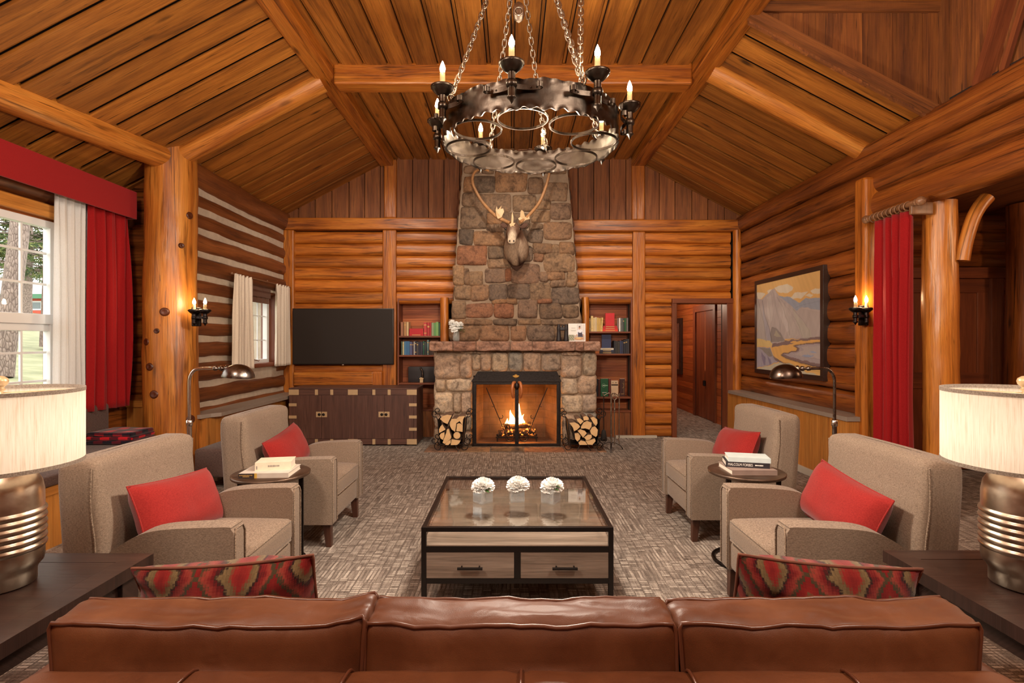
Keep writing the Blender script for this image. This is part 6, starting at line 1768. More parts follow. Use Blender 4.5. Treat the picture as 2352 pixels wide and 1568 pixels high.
# ------------------------------------------------------------------ leather sofa (seen from behind)
def sofa():
    t = thing('leather_sofa', 'brown leather sofa seen from behind, along the bottom of the picture', 'sofa', (0.012, 1.0, 0))
    def soft(a):
        def f(p, c, h):
            return p + V(0, 0, a * nz(p.x * 5, p.y * 5, p.z * 5))
        return f
    def frame_deform(p, c, h):
        q = p.copy()
        if p.z > c.z + h.z * .6:
            q.z += .012 * (1 - ((p.y - c.y) / h.y) ** 2) + .004 * nz(p.x * 7, p.y * 7)
            for sx in (-.74, -.385, .005, .385, .74): q.z -= .008 * math.exp(-((p.x - sx) / .012) ** 2)
        return q
    m = MB(); m.rbox(-1.115, 1.115, 0.0, .235, .10, .694, .035, 60, 0, frame_deform); m.build('back_frame', M['leather'], t)
    for sx in (-.74, -.385, .005, .385, .74):
        m = MB(); m.tube(smooth_path([V(sx - .02, -.002, .665), V(sx - .012, .03, .701), V(sx, .12, .708), V(sx + .004, .20, .703), V(sx + .006, .234, .675)], 4), .004, 6); m.build('seam_welt', M['leather_welt'], t)
    for sg in (-1, 1):
        x0, x1 = sorted((sg * 1.105, sg * 1.262))
        m = MB(); m.rbox(x0, x1, .02, .95, .10, .60, .04, 8, 0, soft(.006)); m.build('arm', M['leather'], t)
    m = MB(); m.rbox(-1.105, 1.105, .2, .95, .10, .30, .03, 6); m.build('seat_frame', M['leather'], t)
    xs = [(-1.095, -.372), (-.368, .368), (.372, 1.095)]
    for a, b in xs:
        m = MB()
        def seat(p, c, h):
            q = p.copy(); u, v = (p.x - c.x) / h.x, (p.y - c.y) / h.y
            if p.z > c.z: q.z += .025 * (1 - u * u) * (1 - v * v)
            return q
        m.rbox(a, b, .30, .965, .30, .455, .04, 8, 0, seat); m.build('seat_cushion', M['leather'], t)
    cush = [(-1.118, -.352, 0), (-.367, .383, 1), (.375, 1.110, 2)]
    for a, b, k in cush:
        zt = .792
        def back(p, c, h, k=k):
            q = p.copy(); u = (p.x - c.x) / h.x; v = (p.z - c.z) / h.z; w = (p.y - c.y) / h.y
            q.x += -.05 * u * (1 - v) * (.9 if (k == 0 and u < 0) or (k == 2 and u > 0) else .12)                      # narrower towards the bottom
            q.y += .045 * (1 - u * u) * (1 - v * v) * (1 if w > 0 else -.45) + .06 * (1 - v) * -.0
            q.y += .03 * v
            if v > .5:
                q.z += .010 * nz(u * 2.3 + k * 9, w) + .006 * nz(u * 7 + k * 5, w * 2)
                q.z += (.018 if (k == 0 and u > .75) else 0) * (u - .75) * 4
                q.z -= .005 * (1 - u * u) * (1 - w)
            q.y += .005 * nz(p.x * 11, p.z * 5, k) * (1 - abs(v)) + .004 * nz(p.x * 26, p.z * 7, k)
            return q
        m = MB(); m.rbox(a, b, .215, .345, .42, zt, .028, 22, 0, back); cu = m.build('back_cushion', M['leather'], t)
        c = V((a + b) / 2, .28, (.42 + zt) / 2); h = V((b - a) / 2, .065, (zt - .42) / 2)
        for yy in (.2225, .3375):
            n = 26
            top = [back(V(lerp(a + .014, b - .014, i / n), yy, zt - .0075), c, h) for i in range(n + 1)]
            l = [back(V(a + .0075, yy, lerp(.45, zt - .02, i / 8)), c, h) for i in range(9)]
            r = [back(V(b - .0075, yy, lerp(zt - .02, .45, i / 8)), c, h) for i in range(9)]
            m = MB(); m.tube(l + top + r, .0055, 8); m.build('piping', M['leather_welt'], cu)
sofa()
def kilim_pillows():
    for px, py, lab, rz, ry, tilt, sd in ((548, 1345, 'red patterned kilim pillow on the sofa, in front of the left foreground armchair', .10, -.045, .34, 2), (1868, 1335, 'red patterned kilim pillow on the sofa, in front of the right foreground armchair', -.12, .045, .34, 8)):
        Y = 1.60
        t = thing('kilim_pillow', lab, 'pillow', (wx(px, Y), Y, .60), 0, 'kilim pillows on the sofa')
        t.rotation_euler = (Matrix.Rotation(rz, 4, 'Z') @ Matrix.Rotation(tilt, 4, 'X') @ Matrix.Rotation(ry, 4, 'Y')).to_euler()
        m = MB(); m.off = (0, 0)
        m.seed = lambda: None
        rim = pillow_mesh(m, .50, .46, .19, 28, .022, sd, .05); m.build('cover', M['kilim'], t)
        m = MB(); m.tube(rim, .005, 6, closed=True); m.build('piping', plain('kilim_cord', s2l(112, 64, 46), .9, var=.45), t)
kilim_pillows()
# ------------------------------------------------------------------ wrought iron ring chandelier
def candle_parts(t, c, M3, zs, bulb_mat, sleeve_h=.072, cup_r=.062, stem=True):
    """stem, drip cup, sleeve and bulb standing at c, drip cup at height zs above c"""
    c = Vector(c)
    m = MB()
    m.lathe([(.001, -.004), (.006, .006), (.013, .018), (.020, .022), (.022, .028), (.018, .034), (.018, zs - .035)], 16, c)
    m.lathe([(.018, zs * .42), (.0245, zs * .43), (.0245, zs * .60), (.018, zs * .61)], 16, c)
    m.build('candle_stem', M3, t)
    m = MB(); n = 24
    prof = [(.016, -.036), (.030, -.030), (.046, -.016), (.058, .0), (cup_r, .010), (cup_r - .004, .012), (.046, -.006), (.028, -.018), (.001, -.02)]
    m.lathe(prof, n, c + V(0, 0, zs))
    for k in range(8): a = 2 * PI * k / 8; m.sphere(c + V(math.cos(a) * (cup_r - .006), math.sin(a) * (cup_r - .006), zs + .002), .0055, 8, 5)
    m.build('drip_cup', M3, t)
    m = MB(); m.lathe([(.0142, -.018), (.0142, sleeve_h * .6), (.0138, sleeve_h), (.006, sleeve_h + .001)], 14, c + V(0, 0, zs)); m.build('candle_sleeve', M['candle'], t)
    m = MB(); z0 = zs + sleeve_h
    m.lathe([(.006, 0), (.0125, .008), (.0145, .018), (.0130, .030), (.0085, .044), (.0035, .056), (.0005, .062)], 14, c + V(0, 0, z0)); m.build('bulb', bulb_mat, t)
def chandelier():
    C = V(.105, 3.05, 2.57)
    t = thing('ring_chandelier', 'large wrought iron ring chandelier with eight candle lights hanging on chains', 'chandelier', C)
    R = .5
    def ring(u, v, off):
        a = 2 * PI * u
        e = (2 * v - 1)
        sc = .5 + .5 * math.sin(a * 48)
        edge = max(0, abs(e) - .72) / .28
        z = .078 + e * (.078 - .010 * sc * edge + .004 * math.sin(a * 17 + 1))
        r = R + off + .009 * edge * (sc - .4) + .0025 * nz(math.cos(a) * 9, math.sin(a) * 9, v * 5)
        return V(r * math.cos(a), r * math.sin(a), z)
    m = MB()
    m.grid(lambda u, v: ring(u, v, 0), 288, 14, 0, True, wrap_u=True)
    m.grid(lambda u, v: ring(u, v, -.006), 288, 14, 0, True, wrap_u=True, flip=True)
    for vv in (0, 1): m.grid(lambda u, v: ring(u, vv, -.006 * v), 288, 1, 0, True, wrap_u=True, flip=(vv == 0))
    m.build('ring_band', M['iron'], t)
    for k in range(8):
        a = math.radians(-101 + 45 * k); d = V(math.cos(a), math.sin(a), 0); s = V(-d.y, d.x, 0)
        c = d * .56
        candle_parts(t, c + V(0, 0, .006), M['iron'], .18, M['bulb'], .083)
        m = MB()
        for sg in (-1, 1):
            pts = [d * .535 + s * sg * .02, d * .522 + s * sg * .05, d * .512 + s * sg * .085, d * .51 + s * sg * .12]
            pts = smooth_path(pts, 4) + spiral(d * .532 + s * sg * .125, .022, .008, -1.5, 3.6, s * sg, d, 14)
            m.ribbon([p + V(0, 0, .095) for p in pts], (0, 0, 1), .024, .004)
            m.sphere(d * .514 + s * sg * .085 + V(0, 0, .095), .005, 8, 5)
        m.lathe([(.024, .085), (.0265, .087), (.0265, .107), (.024, .109)], 16, c); m.build('scroll_bracket', M['iron'], t)
        a2 = math.radians(-98 + 45 * k)
        m = MB(); cc = V(math.cos(a2), math.sin(a2), 0) * .362
        n = 40; m.ribbon([cc + V(.128 * math.cos(2 * PI * i / n), .128 * math.sin(2 * PI * i / n), .012) for i in range(n + 1)], (0, 0, 1), .012, .006); m.build('hoop', M['iron'], t)
    top = V(-.03, .0, 1.42)
    def chain(p0, p1, sag=0.0):
        m = MB(); p0, p1 = Vector(p0), Vector(p1); L = (p1 - p0).length; n = int(L / .035)
        for i in range(n):
            f = (i + .5) / n
            c = p0.lerp(p1, f) - V(0, 0, sag * math.sin(PI * f)); d = (p1 - p0).normalized()
            e = d.orthogonal().normalized(); g = d.cross(e)
            w = (e * math.cos(.6) + g * math.sin(.6)) if i % 2 == 0 else (e * math.cos(.6 + PI / 2) + g * math.sin(.6 + PI / 2))
            pts = [c + d * (x * .0255) + w * (y * .0125) for x, y in ((-1, 0), (-.8, .75), (-.45, 1), (.45, 1), (.8, .75), (1, 0), (.8, -.75), (.45, -1), (-.45, -1), (-.8, -.75))]
            m.tube(pts, .0042, 6, closed=True)
        return m
    for deg in (-150, -60, 30, 120):
        a = math.radians(deg); p = V(math.cos(a) * R * .99, math.sin(a) * R * .99, .175)
        m = chain(p, top + V(math.cos(a), math.sin(a), 0) * .03, .03); m.torus(p + V(0, 0, -.008), .022, .005, V(-math.sin(a), math.cos(a), 0), 18, 6); m.build('chain', M['iron_light'], t)
    a = math.radians(75); p = V(math.cos(a) * .47, math.sin(a) * .47, .15)
    m = chain(p, V(-.08, .12, 1.42), .05); m.build('chain', M['iron_light'], t, label='slack hoist chain')
    a = math.radians(-62); p = V(math.cos(a) * .49, math.sin(a) * .49, .19)
    m = chain(p, V(.30, -.02, 1.42), .04); m.build('chain', M['iron_light'], t, label='slack hoist chain')
    for q, s in ((V(-.065, .14, .86), 1.0), (V(.30, -.1, .86), .9)):
        m = MB(); m.lathe([(.001, -.06), (.012, -.055), (.028, -.04), (.036, -.01), (.036, .03), (.026, .055), (.01, .065), (.001, .07)], 18, q, 0, True, Matrix.Diagonal((s, .5 * s, s))); m.torus(q + V(0, -.02, 0), .024, .005, (0, 1, 0), 18, 6); m.build('hoist_block', M['iron_light'], t)
    m = MB(); m.tube([top + V(0, 0, -.02), V(-.03, 0, FLAT - C.z)], .012, 8); m.lathe([(.06, 1.60), (.07, 1.63), (.07, FLAT - C.z)], 20, (-.03, 0, 0)); m.torus(top, .05, .009, (0, 0, 1), 24, 8); m.bar((-.1, .1, 1.42), (.32, -.03, 1.42), .02, .02); m.build('ceiling_hook', M['iron'], t)
chandelier()

# ------------------------------------------------------------------ wall sconces
def sconce(loc, rz, label):
    t = thing('wall_sconce', label, 'wall lamp', loc, rz, 'two candle iron wall sconces')
    # local -y faces the room, the second arm reaches to +x
    m = MB(); m.rbox(-.045, .045, .03, .055, -.09, .10, .008, 3); m.build('back_plate', M['black_iron'], t)
    for x, y in ((0, 0), (.115, -.02)):
        candle_parts(t, V(x, y, -.085), M['black_iron'], .15, M['bulb_sconce'], .06, .048)
    m = MB(); m.ribbon(smooth_path([V(0, .0, -.005), V(.05, -.035, -.005), V(.115, -.02, -.005)], 5), (0, 0, 1), .022, .006); m.bar((0, .05, -.005), (0, 0, -.005), .02, .022); m.build('arm', M['black_iron'], t)
Ys = 5.22
sconce((wx(446, Ys), Ys, wz(728, Ys)), .05, 'two candle iron sconce on the thick knotty column at the left')
Ys = 4.93
sconce((wx(1990, Ys), Ys, wz(725, Ys)), PI + PI, 'two candle iron sconce on the square post at the right, beside the painting')
# the right one reaches towards the painting, so its arm is mirrored
for o in [x for x in bpy.data.objects if x.name.startswith('wall_sconce')][-1:]:
    for ch in o.children: ch.scale.x = -1

# ------------------------------------------------------------------ landscape painting
def painting():
    X0, X1, Y0, Y1, Z0, Z1 = 3.375, 3.45, 5.74, 7.36, 1.02, 2.285
    t = thing('landscape_painting', 'framed painting of grey mountains and a winding river on the right log wall', 'painting', (X1, (Y0 + Y1) / 2, Z0))
    o = V(X1, (Y0 + Y1) / 2, Z0)
    f = .055
    m = MB()
    for y0, y1, z0, z1, ax in ((Y0, Y0 + f, Z0 + f, Z1 - f, 'z'), (Y1 - f, Y1, Z0 + f, Z1 - f, 'z'), (Y0, Y1, Z1 - f, Z1, 'y'), (Y0, Y1, Z0, Z0 + f, 'y')): m.box(X0 - o.x, 0, y0 - o.y, y1 - o.y, z0 - o.z, z1 - o.z, ax)
    m.build('frame', M['espresso'], t, bevel=0.002)
    k = lambda x, y: ((x - 75) / (925 - 75), 1 - (y - (325 - (x - 75) * .232)) / ((1395 + (x - 75) * .106) - (325 - (x - 75) * .232)))
    Pg = lambda *pts: [k(x, y) for x, y in pts]
    sky, cloud, mt1, mt2, mt3, mauve = s2l(216, 176, 116), s2l(214, 204, 184), s2l(176, 166, 164), s2l(160, 148, 146), s2l(152, 160, 176), s2l(128, 108, 108)
    shapes = [
        (Pg((75, 430), (170, 415), (215, 440), (150, 490), (80, 500)), cloud), (Pg((235, 400), (290, 370), (350, 380), (330, 430), (250, 430)), cloud), (Pg((350, 355), (420, 320), (530, 300), (605, 345), (590, 385), (500, 420), (400, 410)), cloud), (Pg((570, 470), (620, 415), (700, 400), (790, 410), (740, 450), (700, 490), (600, 490)), cloud), (Pg((815, 400), (870, 360), (925, 360), (925, 430), (840, 425)), cloud), (Pg((755, 450), (800, 425), (845, 445), (820, 468)), cloud),
        (Pg((400, 440), (470, 470), (560, 460), (640, 520), (690, 545), (760, 480), (925, 490), (925, 700), (500, 700)), mt3),
        (Pg((75, 440), (90, 490), (160, 500), (230, 450), (310, 380), (350, 360), (380, 410), (440, 480), (560, 560), (640, 640), (720, 600), (925, 640), (925, 1010), (500, 1010), (480, 1060), (75, 1100)), mt1),
        (Pg((75, 470), (130, 600), (190, 800), (230, 1040), (75, 1060)), (.42, .38, .36)), (Pg((165, 520), (200, 700), (280, 900), (320, 1060), (240, 1040), (190, 800), (170, 640)), (.36, .34, .38)),
        (Pg((240, 480), (300, 440), (330, 700), (290, 840), (240, 700)), (.50, .45, .43)), (Pg((400, 520), (480, 560), (600, 760), (680, 960), (560, 1000), (450, 760)), (.46, .41, .39)), (Pg((600, 620), (700, 760), (820, 900), (830, 1000), (720, 1000), (640, 780)), (.44, .41, .37)), (Pg((470, 580), (490, 700), (560, 900), (520, 920), (470, 760)), (.53, .48, .47)),
        (Pg((300, 1060), (290, 940), (310, 860), (380, 870), (440, 940), (495, 1040)), (.27, .24, .23)), (Pg((340, 960), (370, 890), (440, 980), (380, 990)), (.38, .34, .27)),
        (Pg((490, 1040), (925, 980), (925, 1020), (560, 1060)), mauve),
        (Pg((300, 1130), (520, 1060), (700, 1030), (925, 1020), (925, 1480), (700, 1420), (420, 1300), (330, 1200)), s2l(216, 170, 102)),
        (Pg((320, 1075), (530, 1042), (610, 1070), (400, 1110), (310, 1130)), mauve), 
        (Pg((610, 1100), (760, 1065), (925, 1055), (925, 1380), (720, 1330), (520, 1270), (445, 1220), (470, 1200), (640, 1170), (660, 1140)), mauve),
        (Pg((640, 1105), (760, 1080), (925, 1075), (925, 1330), (720, 1290), (540, 1235), (480, 1215), (680, 1170), (690, 1140)), s2l(166, 156, 160)), (Pg((700, 1120), (925, 1100), (925, 1270), (780, 1250), (600, 1215), (740, 1160)), s2l(178, 168, 166)),
        (Pg((710, 1230), (780, 1210), (870, 1240), (780, 1250)), s2l(146, 158, 186)), (Pg((800, 1185), (850, 1172), (890, 1185), (850, 1198)), s2l(150, 162, 190)), (Pg((790, 1380), (925, 1385), (925, 1405), (850, 1400)), s2l(166, 172, 196)),
        (Pg((75, 1010), (160, 1015), (280, 1040), (325, 1080), (290, 1120), (75, 1110)), s2l(212, 186, 126)),
        (Pg((75, 1120), (200, 1125), (290, 1130), (330, 1220), (400, 1310), (180, 1375), (75, 1385)), s2l(162, 156, 170)), (Pg((110, 1130), (290, 1140), (330, 1230), (270, 1240), (190, 1180)), s2l(140, 134, 128)),
        (Pg((150, 1180), (210, 1250), (215, 1350), (190, 1360), (160, 1280)), s2l(132, 124, 146)), (Pg((240, 1230), (290, 1280), (310, 1330), (280, 1340), (260, 1300)), s2l(134, 128, 152)),
        (Pg((330, 1225), (420, 1300), (520, 1330), (430, 1325), (360, 1290)), mauve), (Pg((75, 1400), (200, 1375), (420, 1320), (560, 1335), (760, 1420), (925, 1460), (925, 1500), (75, 1410)), s2l(188, 182, 162)),
        (Pg((560, 1335), (760, 1385), (925, 1420), (925, 1480), (760, 1440)), s2l(216, 176, 110))]
    strokes = [(Pg((80, 470), (130, 620), (190, 820), (225, 1040)), .008, .72), (Pg((165, 520), (200, 690), (265, 860), (310, 1040)), .009, .66), (Pg((250, 500), (280, 640), (300, 860)), .006, .8), (Pg((330, 400), (360, 560), (420, 760), (440, 930)), .007, .82), (Pg((390, 470), (470, 600), (540, 800), (560, 960)), .008, .8), (Pg((440, 500), (560, 640), (680, 840), (720, 980)), .007, .84),
               (Pg((600, 620), (720, 760), (800, 900), (810, 980)), .006, .85), (Pg((640, 600), (760, 560), (925, 520)), .005, .88), (Pg((720, 610), (925, 655)), .005, 1.12), (Pg((360, 400), (400, 600), (470, 800)), .006, 1.12), (Pg((500, 560), (610, 720), (690, 900)), .006, 1.1), (Pg((210, 560), (230, 760), (280, 980)), .006, 1.12),
               (Pg((300, 1060), (292, 940), (312, 862), (380, 872), (440, 940), (495, 1040)), .006, .75), (Pg((445, 1220), (520, 1270), (720, 1330), (925, 1375)), .011, .62), (Pg((445, 1215), (480, 1198), (640, 1170), (662, 1140), (610, 1100), (760, 1065), (925, 1055)), .006, .6), (Pg((330, 1225), (420, 1300), (560, 1335)), .006, .7), (Pg((180, 1375), (400, 1312), (560, 1335), (760, 1400), (925, 1440)), .006, .8),
               (Pg((490, 1045), (560, 1020), (925, 985)), .005, .75), (Pg((620, 1215), (780, 1252), (925, 1275)), .005, .86), (Pg((150, 1180), (205, 1260), (215, 1355)), .005, .8), (Pg((110, 1190), (150, 1270), (150, 1370)), .005, .85), (Pg((200, 1170), (260, 1260), (285, 1345)), .005, .8), (Pg((260, 1180), (330, 1260), (360, 1315)), .005, .82)]
    boxes = [(min(p[0] for p in l) - w, max(p[0] for p in l) + w, min(p[1] for p in l) - w, max(p[1] for p in l) + w) for l, w, _ in strokes]
    def stroke(u, v):
        q = 1.0
        for (l, w, f), b in zip(strokes, boxes):
            if not (b[0] < u < b[1] and b[2] < v < b[3]): continue
            for (x0, y0), (x1, y1) in zip(l, l[1:]):
                dx, dy = x1 - x0, y1 - y0
                t_ = max(0.0, min(1.0, ((u - x0) * dx + (v - y0) * dy) / (dx * dx + dy * dy)))
                d = math.hypot(u - x0 - dx * t_, v - y0 - dy * t_)
                if d < w: q *= lerp(f, 1.0, (d / w) ** 2); break
        return q
    def fn(u, v):
        c = sky
        w = .012 * nz(u * 14, v * 14); w2 = .012 * nz(u * 14 + 30, v * 14)
        idx = -1
        for i, (pg, col) in enumerate(shapes):
            if inpoly(u + w, v + w2, pg): c = col; idx = i
        q = 1 + .07 * nz(u * 30 + v * 12, v * 5 + idx * 3) + (.10 * nz(u * 26 - v * 9, v * 2.5, idx) if 6 < idx < 14 else 0)
        q *= stroke(u + w * .4, v + w2 * .4) * 1.12
        return tuple(x * q for x in c)
    ob = canvas('canvas', V(X0 + .006, Y1 - f, Z0 + f) - o, V(0, -(Y1 - Y0 - 2 * f), 0), V(0, 0, Z1 - Z0 - 2 * f), 230, 180, fn, M['paint'], t)
painting()

# ------------------------------------------------------------------ curtains
def drape(m, p0, p1, ztop, zbot, folds, depth, nrm, flare=1.0, top_gather=.5, n=None, seed=0, ph=0.0):
    """hanging cloth between p0 and p1 (x,y), folds deepen towards the hem"""
    p0, p1 = V(*p0, 0), V(*p1, 0); d = (p1 - p0); nrm = V(*nrm, 0)
    n = n or folds * 14
    mid = (p0 + p1) / 2
    def f(u, v):
        z = lerp(ztop, zbot, v)
        fl = lerp(top_gather, 1, min(1, v * 2.2)); sp = lerp(1.0, flare, v)
        uu = u + .09 * nz(u * 3.1 + seed, v * 0.8) + .03 * nz(u * 6 + seed, v * 1.6)
        fl *= .75 + .5 * abs(nz(u * 4 + seed, v * .7 + 3)) * 2
        w = math.sin(2 * PI * folds * uu + ph) + .35 * math.sin(2 * PI * folds * 2.3 * uu + 1.3 + seed + v)
        p = mid + d * ((u - .5) * sp) + nrm * (depth * fl * w)
        return V(p.x, p.y, z + .004 * math.sin(2 * PI * folds * u))
    m.grid(f, n, 26, 0, True, us=d.length * 1.6, vs=ztop - zbot)
def thicken(o, th=.004):
    s = o.modifiers.new('solid', 'SOLIDIFY'); s.thickness = th; return o
def curtains():
    # bay: pelmet, sheer, red drape
    X0, X1, ye = -4.04, -3.80, 5.36
    m = MB(); m.box(X1 - .02, X1, 2.2, ye, 2.685, 2.96, 'y'); m.box(X0, X1, ye - .02, ye, 2.685, 2.96); m.box(X0, X1 - .02, 2.2, ye - .02, 2.94, 2.96)
    tag(m.build('pelmet', M['red_curtain'], bevel=0.004), 'long red upholstered pelmet box above the large left window', 'pelmet')
    m = MB(); drape(m, (-3.93, 4.55), (-3.93, 4.92), 2.86, .82, 5, .022, (1, 0), 1.05, .7, seed=3)
    tag(thicken(m.build('sheer_curtain', M['sheer']), .002), 'white sheer curtain at the side of the large left window', 'curtain')
    m = MB(); drape(m, (-3.90, 4.86), (-3.90, 5.36), 2.86, .80, 4, .036, (1, 0), 1.04, .8, seed=8)
    tag(thicken(m.build('window_curtain', M['red_curtain'])), 'red pleated curtain hanging under the red pelmet, left of the knotty column', 'curtain')
    # small window: rod, two cream curtains, valance blind
    m = MB(); m.tube([V(-3.33, 6.30, 2.26), V(-3.33, 7.95, 2.26)], .008, 8); m.sphere((-3.33, 6.29, 2.26), .016, 10, 6)
    for y in (6.4, 7.2, 7.85): m.tube([V(-3.45, y, 2.27), V(-3.33, y, 2.265)], .006, 6); m.sphere((-3.33, y, 2.275), .011, 8, 5)
    tag(m.build('curtain_rod', M['pole']), 'thin curtain rod above the small left window', 'curtain rod')
    for ya, yb, lab, sd in ((6.34, 6.80, 'cream linen curtain on the near side of the small left window', 1), (7.47, 7.92, 'cream linen curtain on the far side of the small left window, beside the television', 5)):
        m = MB(); drape(m, (-3.33, ya), (-3.33, yb), 2.265, 1.10, 5, .024, (1, 0), 1.18, .75, seed=sd)
        tag(thicken(m.build('window_curtain', M['cream_curtain'])), lab, 'curtain')
    m = MB(); m.box(-3.46, -3.44, 6.78, 7.54, 2.06, 2.20, 'y')
    for k in range(6): m.box(-3.47, -3.452, 6.80 + k * .122, 6.80 + k * .122 + .10, 1.98, 2.08, 'z')
    tag(m.build('window_blind', fabric('blind_cloth', s2l(84, 52, 36), s2l(116, 76, 54))), 'gathered brown blind at the top of the small left window', 'blind')
    # right: wooden pole with rings and the tall red drape
    zr = 2.585; X = 3.30
    t = thing('curtain_pole', 'turned wooden curtain pole with rings over the tall red curtain on the right', 'curtain pole', (X, 4.55, zr))
    m = MB(); m.tube([V(0, -.24, 0), V(0, .34, 0)], .024, 14); m.build('rod', M['pole'], t)
    for s in (-1, 1):
        y = -.24 if s < 0 else .34
        m = MB(); m.lathe([(.001, .075), (.022, .07), (.036, .05), (.038, .035), (.028, .015), (.02, .01), (.03, .004), (.03, -.004), (.024, -.008)], 18, (0, y, 0), 0, True, Matrix.Rotation(PI / 2 * (1 if s < 0 else -1), 4, 'X')); m.build('finial', M['pole'], t)
    m = MB(); m.rbox(-.015, .17, -.20, -.165, -.09, .015, .012, 3); m.build('bracket', M['pole'], t)
    for k in range(9):
        m = MB(); m.torus((0, -.14 + k * .052, -.008), .036, .006, (0, 1, .15), 20, 6); m.build('ring', M['pole'], t)
    m = MB(); drape(m, (X, 4.37), (X, 4.80), zr - .045, .012, 4, .036, (1, 0), 1.06, .7, seed=4)
    tag(thicken(m.build('door_curtain', M['red_curtain'])), 'tall red curtain to the floor hanging from the wooden pole on the right', 'curtain')
curtains()

# ------------------------------------------------------------------ window bench with blanket
def bench():
    t = thing('window_bench', 'built in window bench with orange wood front and dark tweed cushions along the left wall', 'bench', (-3.6, 3.4, 0))
    o = V(-3.6, 3.4, 0)
    m = MB(); y = 0.5
    while y < 5.2: e = min(y + .085, 5.2); m.box(-3.26 - o.x, -3.235 - o.x, y - o.y, e - .003 - o.y, 0, .375, 'z'); y = e
    m.box(-3.27 - o.x, -3.225 - o.x, .5 - o.y, 5.2 - o.y, .375, .425, 'y'); m.box(-4.05 - o.x, -3.27 - o.x, .5 - o.y, 5.2 - o.y, .36, .42, 'y'); m.box(-4.05 - o.x, -3.24 - o.x, 5.18 - o.y, 5.2 - o.y, 0, .42, 'z')
    m.build('base', M['wains'], t)
    for a, b in ((.5, 2.05), (2.06, 3.6), (3.61, 5.18)):
        m = MB(); m.rbox(-3.98 - o.x, -3.24 - o.x, a - o.y, b - o.y, .425, .505, .03, 6); m.build('seat_cushion', M['tweed_dark'], t)
        m = MB(); m.rbox(-4.03 - o.x, -3.90 - o.x, a - o.y, b - .04 - o.y, .505, .86, .04, 6); m.build('back_cushion', M['tweed_dark'], t)
bench()
def blanket():
    t = thing('folded_blanket', 'folded red and black plaid blanket with fringe on the window bench', 'blanket', (-3.68, 4.98, .507))
    m = MB()
    for k in range(3):
        m.rbox(-.21 + .008 * k, .23 - .012 * k, -.17, .16, .002 + .036 * k, .040 + .036 * k, .018, 9, 0, lambda p, c, h: p + V(0, 0, .008 * nz(p.x * 9, p.y * 9, k)))
    m.build('cloth', M['plaid'], t)
    m = MB()
    for k in range(30):
        x = -.2 + .012 * k; m.tube(smooth_path([V(-.19, -.16 + .0105 * k, .085), V(-.235, -.16 + .0105 * k, .07), V(-.26 + rnd(-.02, .02), -.16 + .0105 * k + rnd(-.01, .01), .02)], 3), .0035, 5)
    m.build('fringe', plain('dark_red_fringe', s2l(120, 18, 30), .9, var=.3), t)
blanket()
def low_bench():
    # upholstered stool behind the far left armchair
    t = thing('upholstered_ottoman', 'low dark tweed ottoman behind the left armchair nearer the cabinet', 'ottoman', (-2.72, 5.45, 0))
    m = MB(); m.rbox(-.38, .34, -.3, .3, .12, .40, .03, 5); m.build('seat', M['tweed_dark'], t)
    for sx in (-.33, .29):
        for sy in (-.25, .25): m = MB(); m.box(sx - .025, sx + .025, sy - .025, sy + .025, 0, .125, 'z'); m.build('leg', M['legwood'], t)
low_bench()
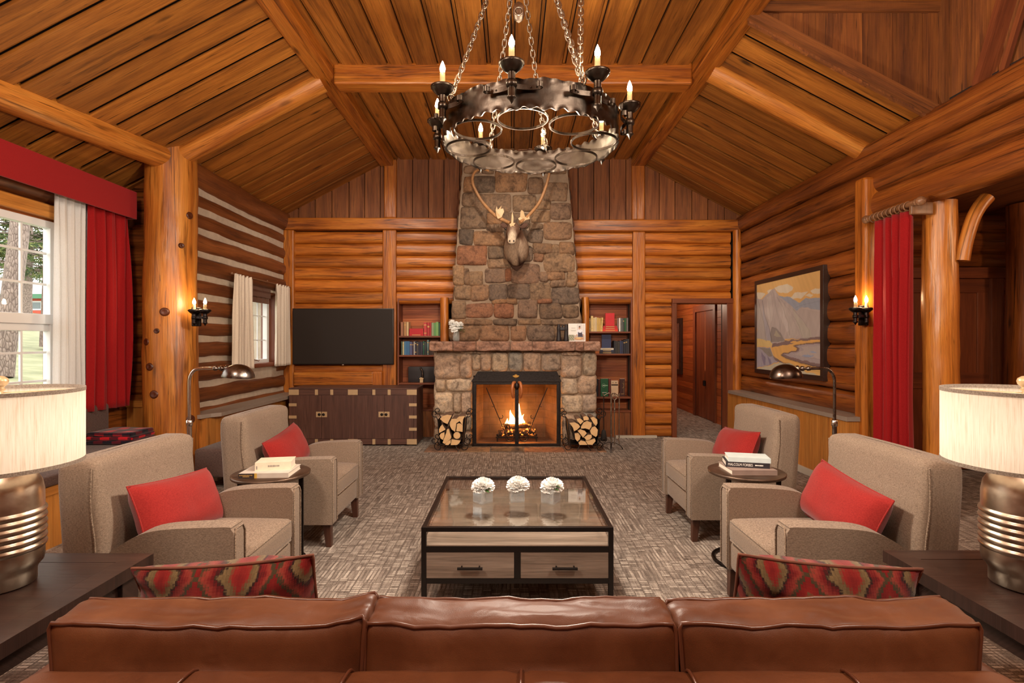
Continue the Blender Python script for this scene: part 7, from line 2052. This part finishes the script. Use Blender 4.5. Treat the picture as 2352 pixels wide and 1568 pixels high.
# ------------------------------------------------------------------ garden seen through the left window
def gz(x, y): 
    d = max(0.0, -x - 4.6)
    return 0.15 + 0.115 * d + 0.02 * max(0, y - 4)
def outside():
    m = MB()
    m.grid(lambda u, v: V(lerp(-60, -4.3, u), lerp(-8, 70, v), gz(lerp(-60, -4.3, u), lerp(-8, 70, v)) + .08 * nz(u * 20, v * 24)), 50, 60, 0, True)
    g = NT('lawn'); n = g.noise(g.coord('Object'), 2.2, 6); g.color(g.ramp(n, [(0.3, s2l(112, 114, 82)), (0.55, s2l(136, 136, 102)), (0.75, s2l(156, 154, 120))])); g.bump(n, .6, .05); g.set(Roughness=.95)
    o = m.build('ground', g.mat, kind='structure')
    bark = NT('pine_bark'); co = bark.coord('Object'); v = bark.voronoi(bark.scale(co, (30, 30, 8)), 1.0, 'DISTANCE_TO_EDGE').outputs['Distance']; n = bark.noise(co, 9, 4)
    bark.color(bark.mix(1.0, bark.ramp(v, [(0.0, s2l(92, 76, 69)), (0.16, s2l(142, 124, 114))]), bark.ramp(n, [(0.3, .8), (0.7, 1.15)]), 'MULTIPLY')); bark.bump(v, .9, .03); bark.set(Roughness=.95)
    need = NT('conifer_needles'); isl = need.island(); need.color(need.ramp(isl, [(0.0, s2l(58, 82, 50)), (0.5, s2l(96, 116, 66)), (1.0, s2l(146, 150, 92))])); need.set(Roughness=.8)
    def pine(base, top, r, label, hmin, n, spread, seed):
        rs = random.Random(seed)
        b, tp = Vector(base), Vector(top)
        t = thing('pine_tree', label, 'tree', b, 0, 'pines outside the left window')
        m = MB(); m.log(V(0, 0, -.3), tp - b, r * 1.15, r * .6, n=16, wob=.12, step=.4); m.build('trunk', bark.mat, t)
        m = MB()
        for k in range(n):
            f = hmin + (1 - hmin) * rs.random(); c = (tp - b) * f; a = rs.uniform(0, 2 * PI); L = spread * (1.15 - f) * rs.uniform(.5, 1)
            e = c + V(math.cos(a) * L, math.sin(a) * L, rs.uniform(-.25, .1) * L)
            m.tube([c, c.lerp(e, .5) + V(0, 0, .06 * L), e], [.025, .016, .006], 5, cap=False)
            for j in range(64):
                q = c.lerp(e, rs.uniform(.15, 1.0)); s = rs.uniform(.10, .22)
                d = V(rs.uniform(-1, 1), rs.uniform(-1, 1), rs.uniform(-.9, .3)).normalized(); w = d.orthogonal().normalized() * (s * .09)
                w2 = d.cross(w).normalized() * (s * .09)
                m.add([q, q + d * s * .5 + w, q + d * s, q + d * s * .5 - w, q + d * s * .5 + w2, q + d * s * .5 - w2], [(0, 1, 2, 3), (0, 4, 2, 5)], None, 1, False)
        m.build('foliage', [bark.mat, need.mat], t)
    def gp(px, py, Y): p = P(px, py, Y); return p
    # leaning trunk close to the window
    Yt = 9.4
    b = gp(4, 826, Yt); tp = gp(66, 330, Yt + .5)
    pine(b, b + (tp - b) * 1.8, .145, 'large grey pine trunk leaning close outside the left window', .62, 26, 2.6, 3)
    for i, (px, py, Y, h, lab) in enumerate(((112, 770, 14.0, 8.0, 'bushy green pine behind the leaning trunk, right side of the left window'), (-60, 760, 13.0, 9.0, 'bushy green pine behind the leaning trunk, left edge of the left window'), (60, 740, 22.0, 9.0, 'distant green pine beyond the red cabin outside the left window'))):
        b = gp(px, py, Y); pine(b, b + V(rnd(-.3, .3), 0, h), .16, lab, .2, 170, 2.6, 20 + i)
    # red cabin with a green roof
    Yc = 27.0
    c = gp(140, 719, Yc)
    t = thing('garden_cabin', 'red cabin with a green edged pale roof in the distance outside the left window', 'cabin', c)
    m = MB(); m.box(-4.5, 6, 0, 4, -.6, .75, 'x'); m.build('wall', plain('red_siding', s2l(196, 84, 60), .7), t)
    m = MB(); m.box(-4.9, 6.4, -.45, -.35, .72, .95, 'x'); m.build('fascia', plain('green_fascia', s2l(66, 120, 88), .6), t)
    m = MB(); v = [V(-4.9, -.45, .95), V(6.4, -.45, .95), V(6.4, 2.2, 2.0), V(-4.9, 2.2, 2.0)]; v += [p + V(0, .02, -.08) for p in v]
    m.add(v, [(0, 1, 2, 3), (7, 6, 5, 4), (0, 4, 5, 1), (1, 5, 6, 2), (2, 6, 7, 3), (3, 7, 4, 0)]); m.build('roof', plain('pale_roof', s2l(226, 228, 230), .6), t)
    m = MB(); m.box(-2.3, -.9, -.04, .02, .15, .62); w = m.build('window', M['white_frame'], t)
    m = MB(); m.box(-2.2, -1.0, -.05, -.03, .22, .55); m.build('pane', plain('cabin_pane', s2l(120, 130, 136), .1), w)
outside()
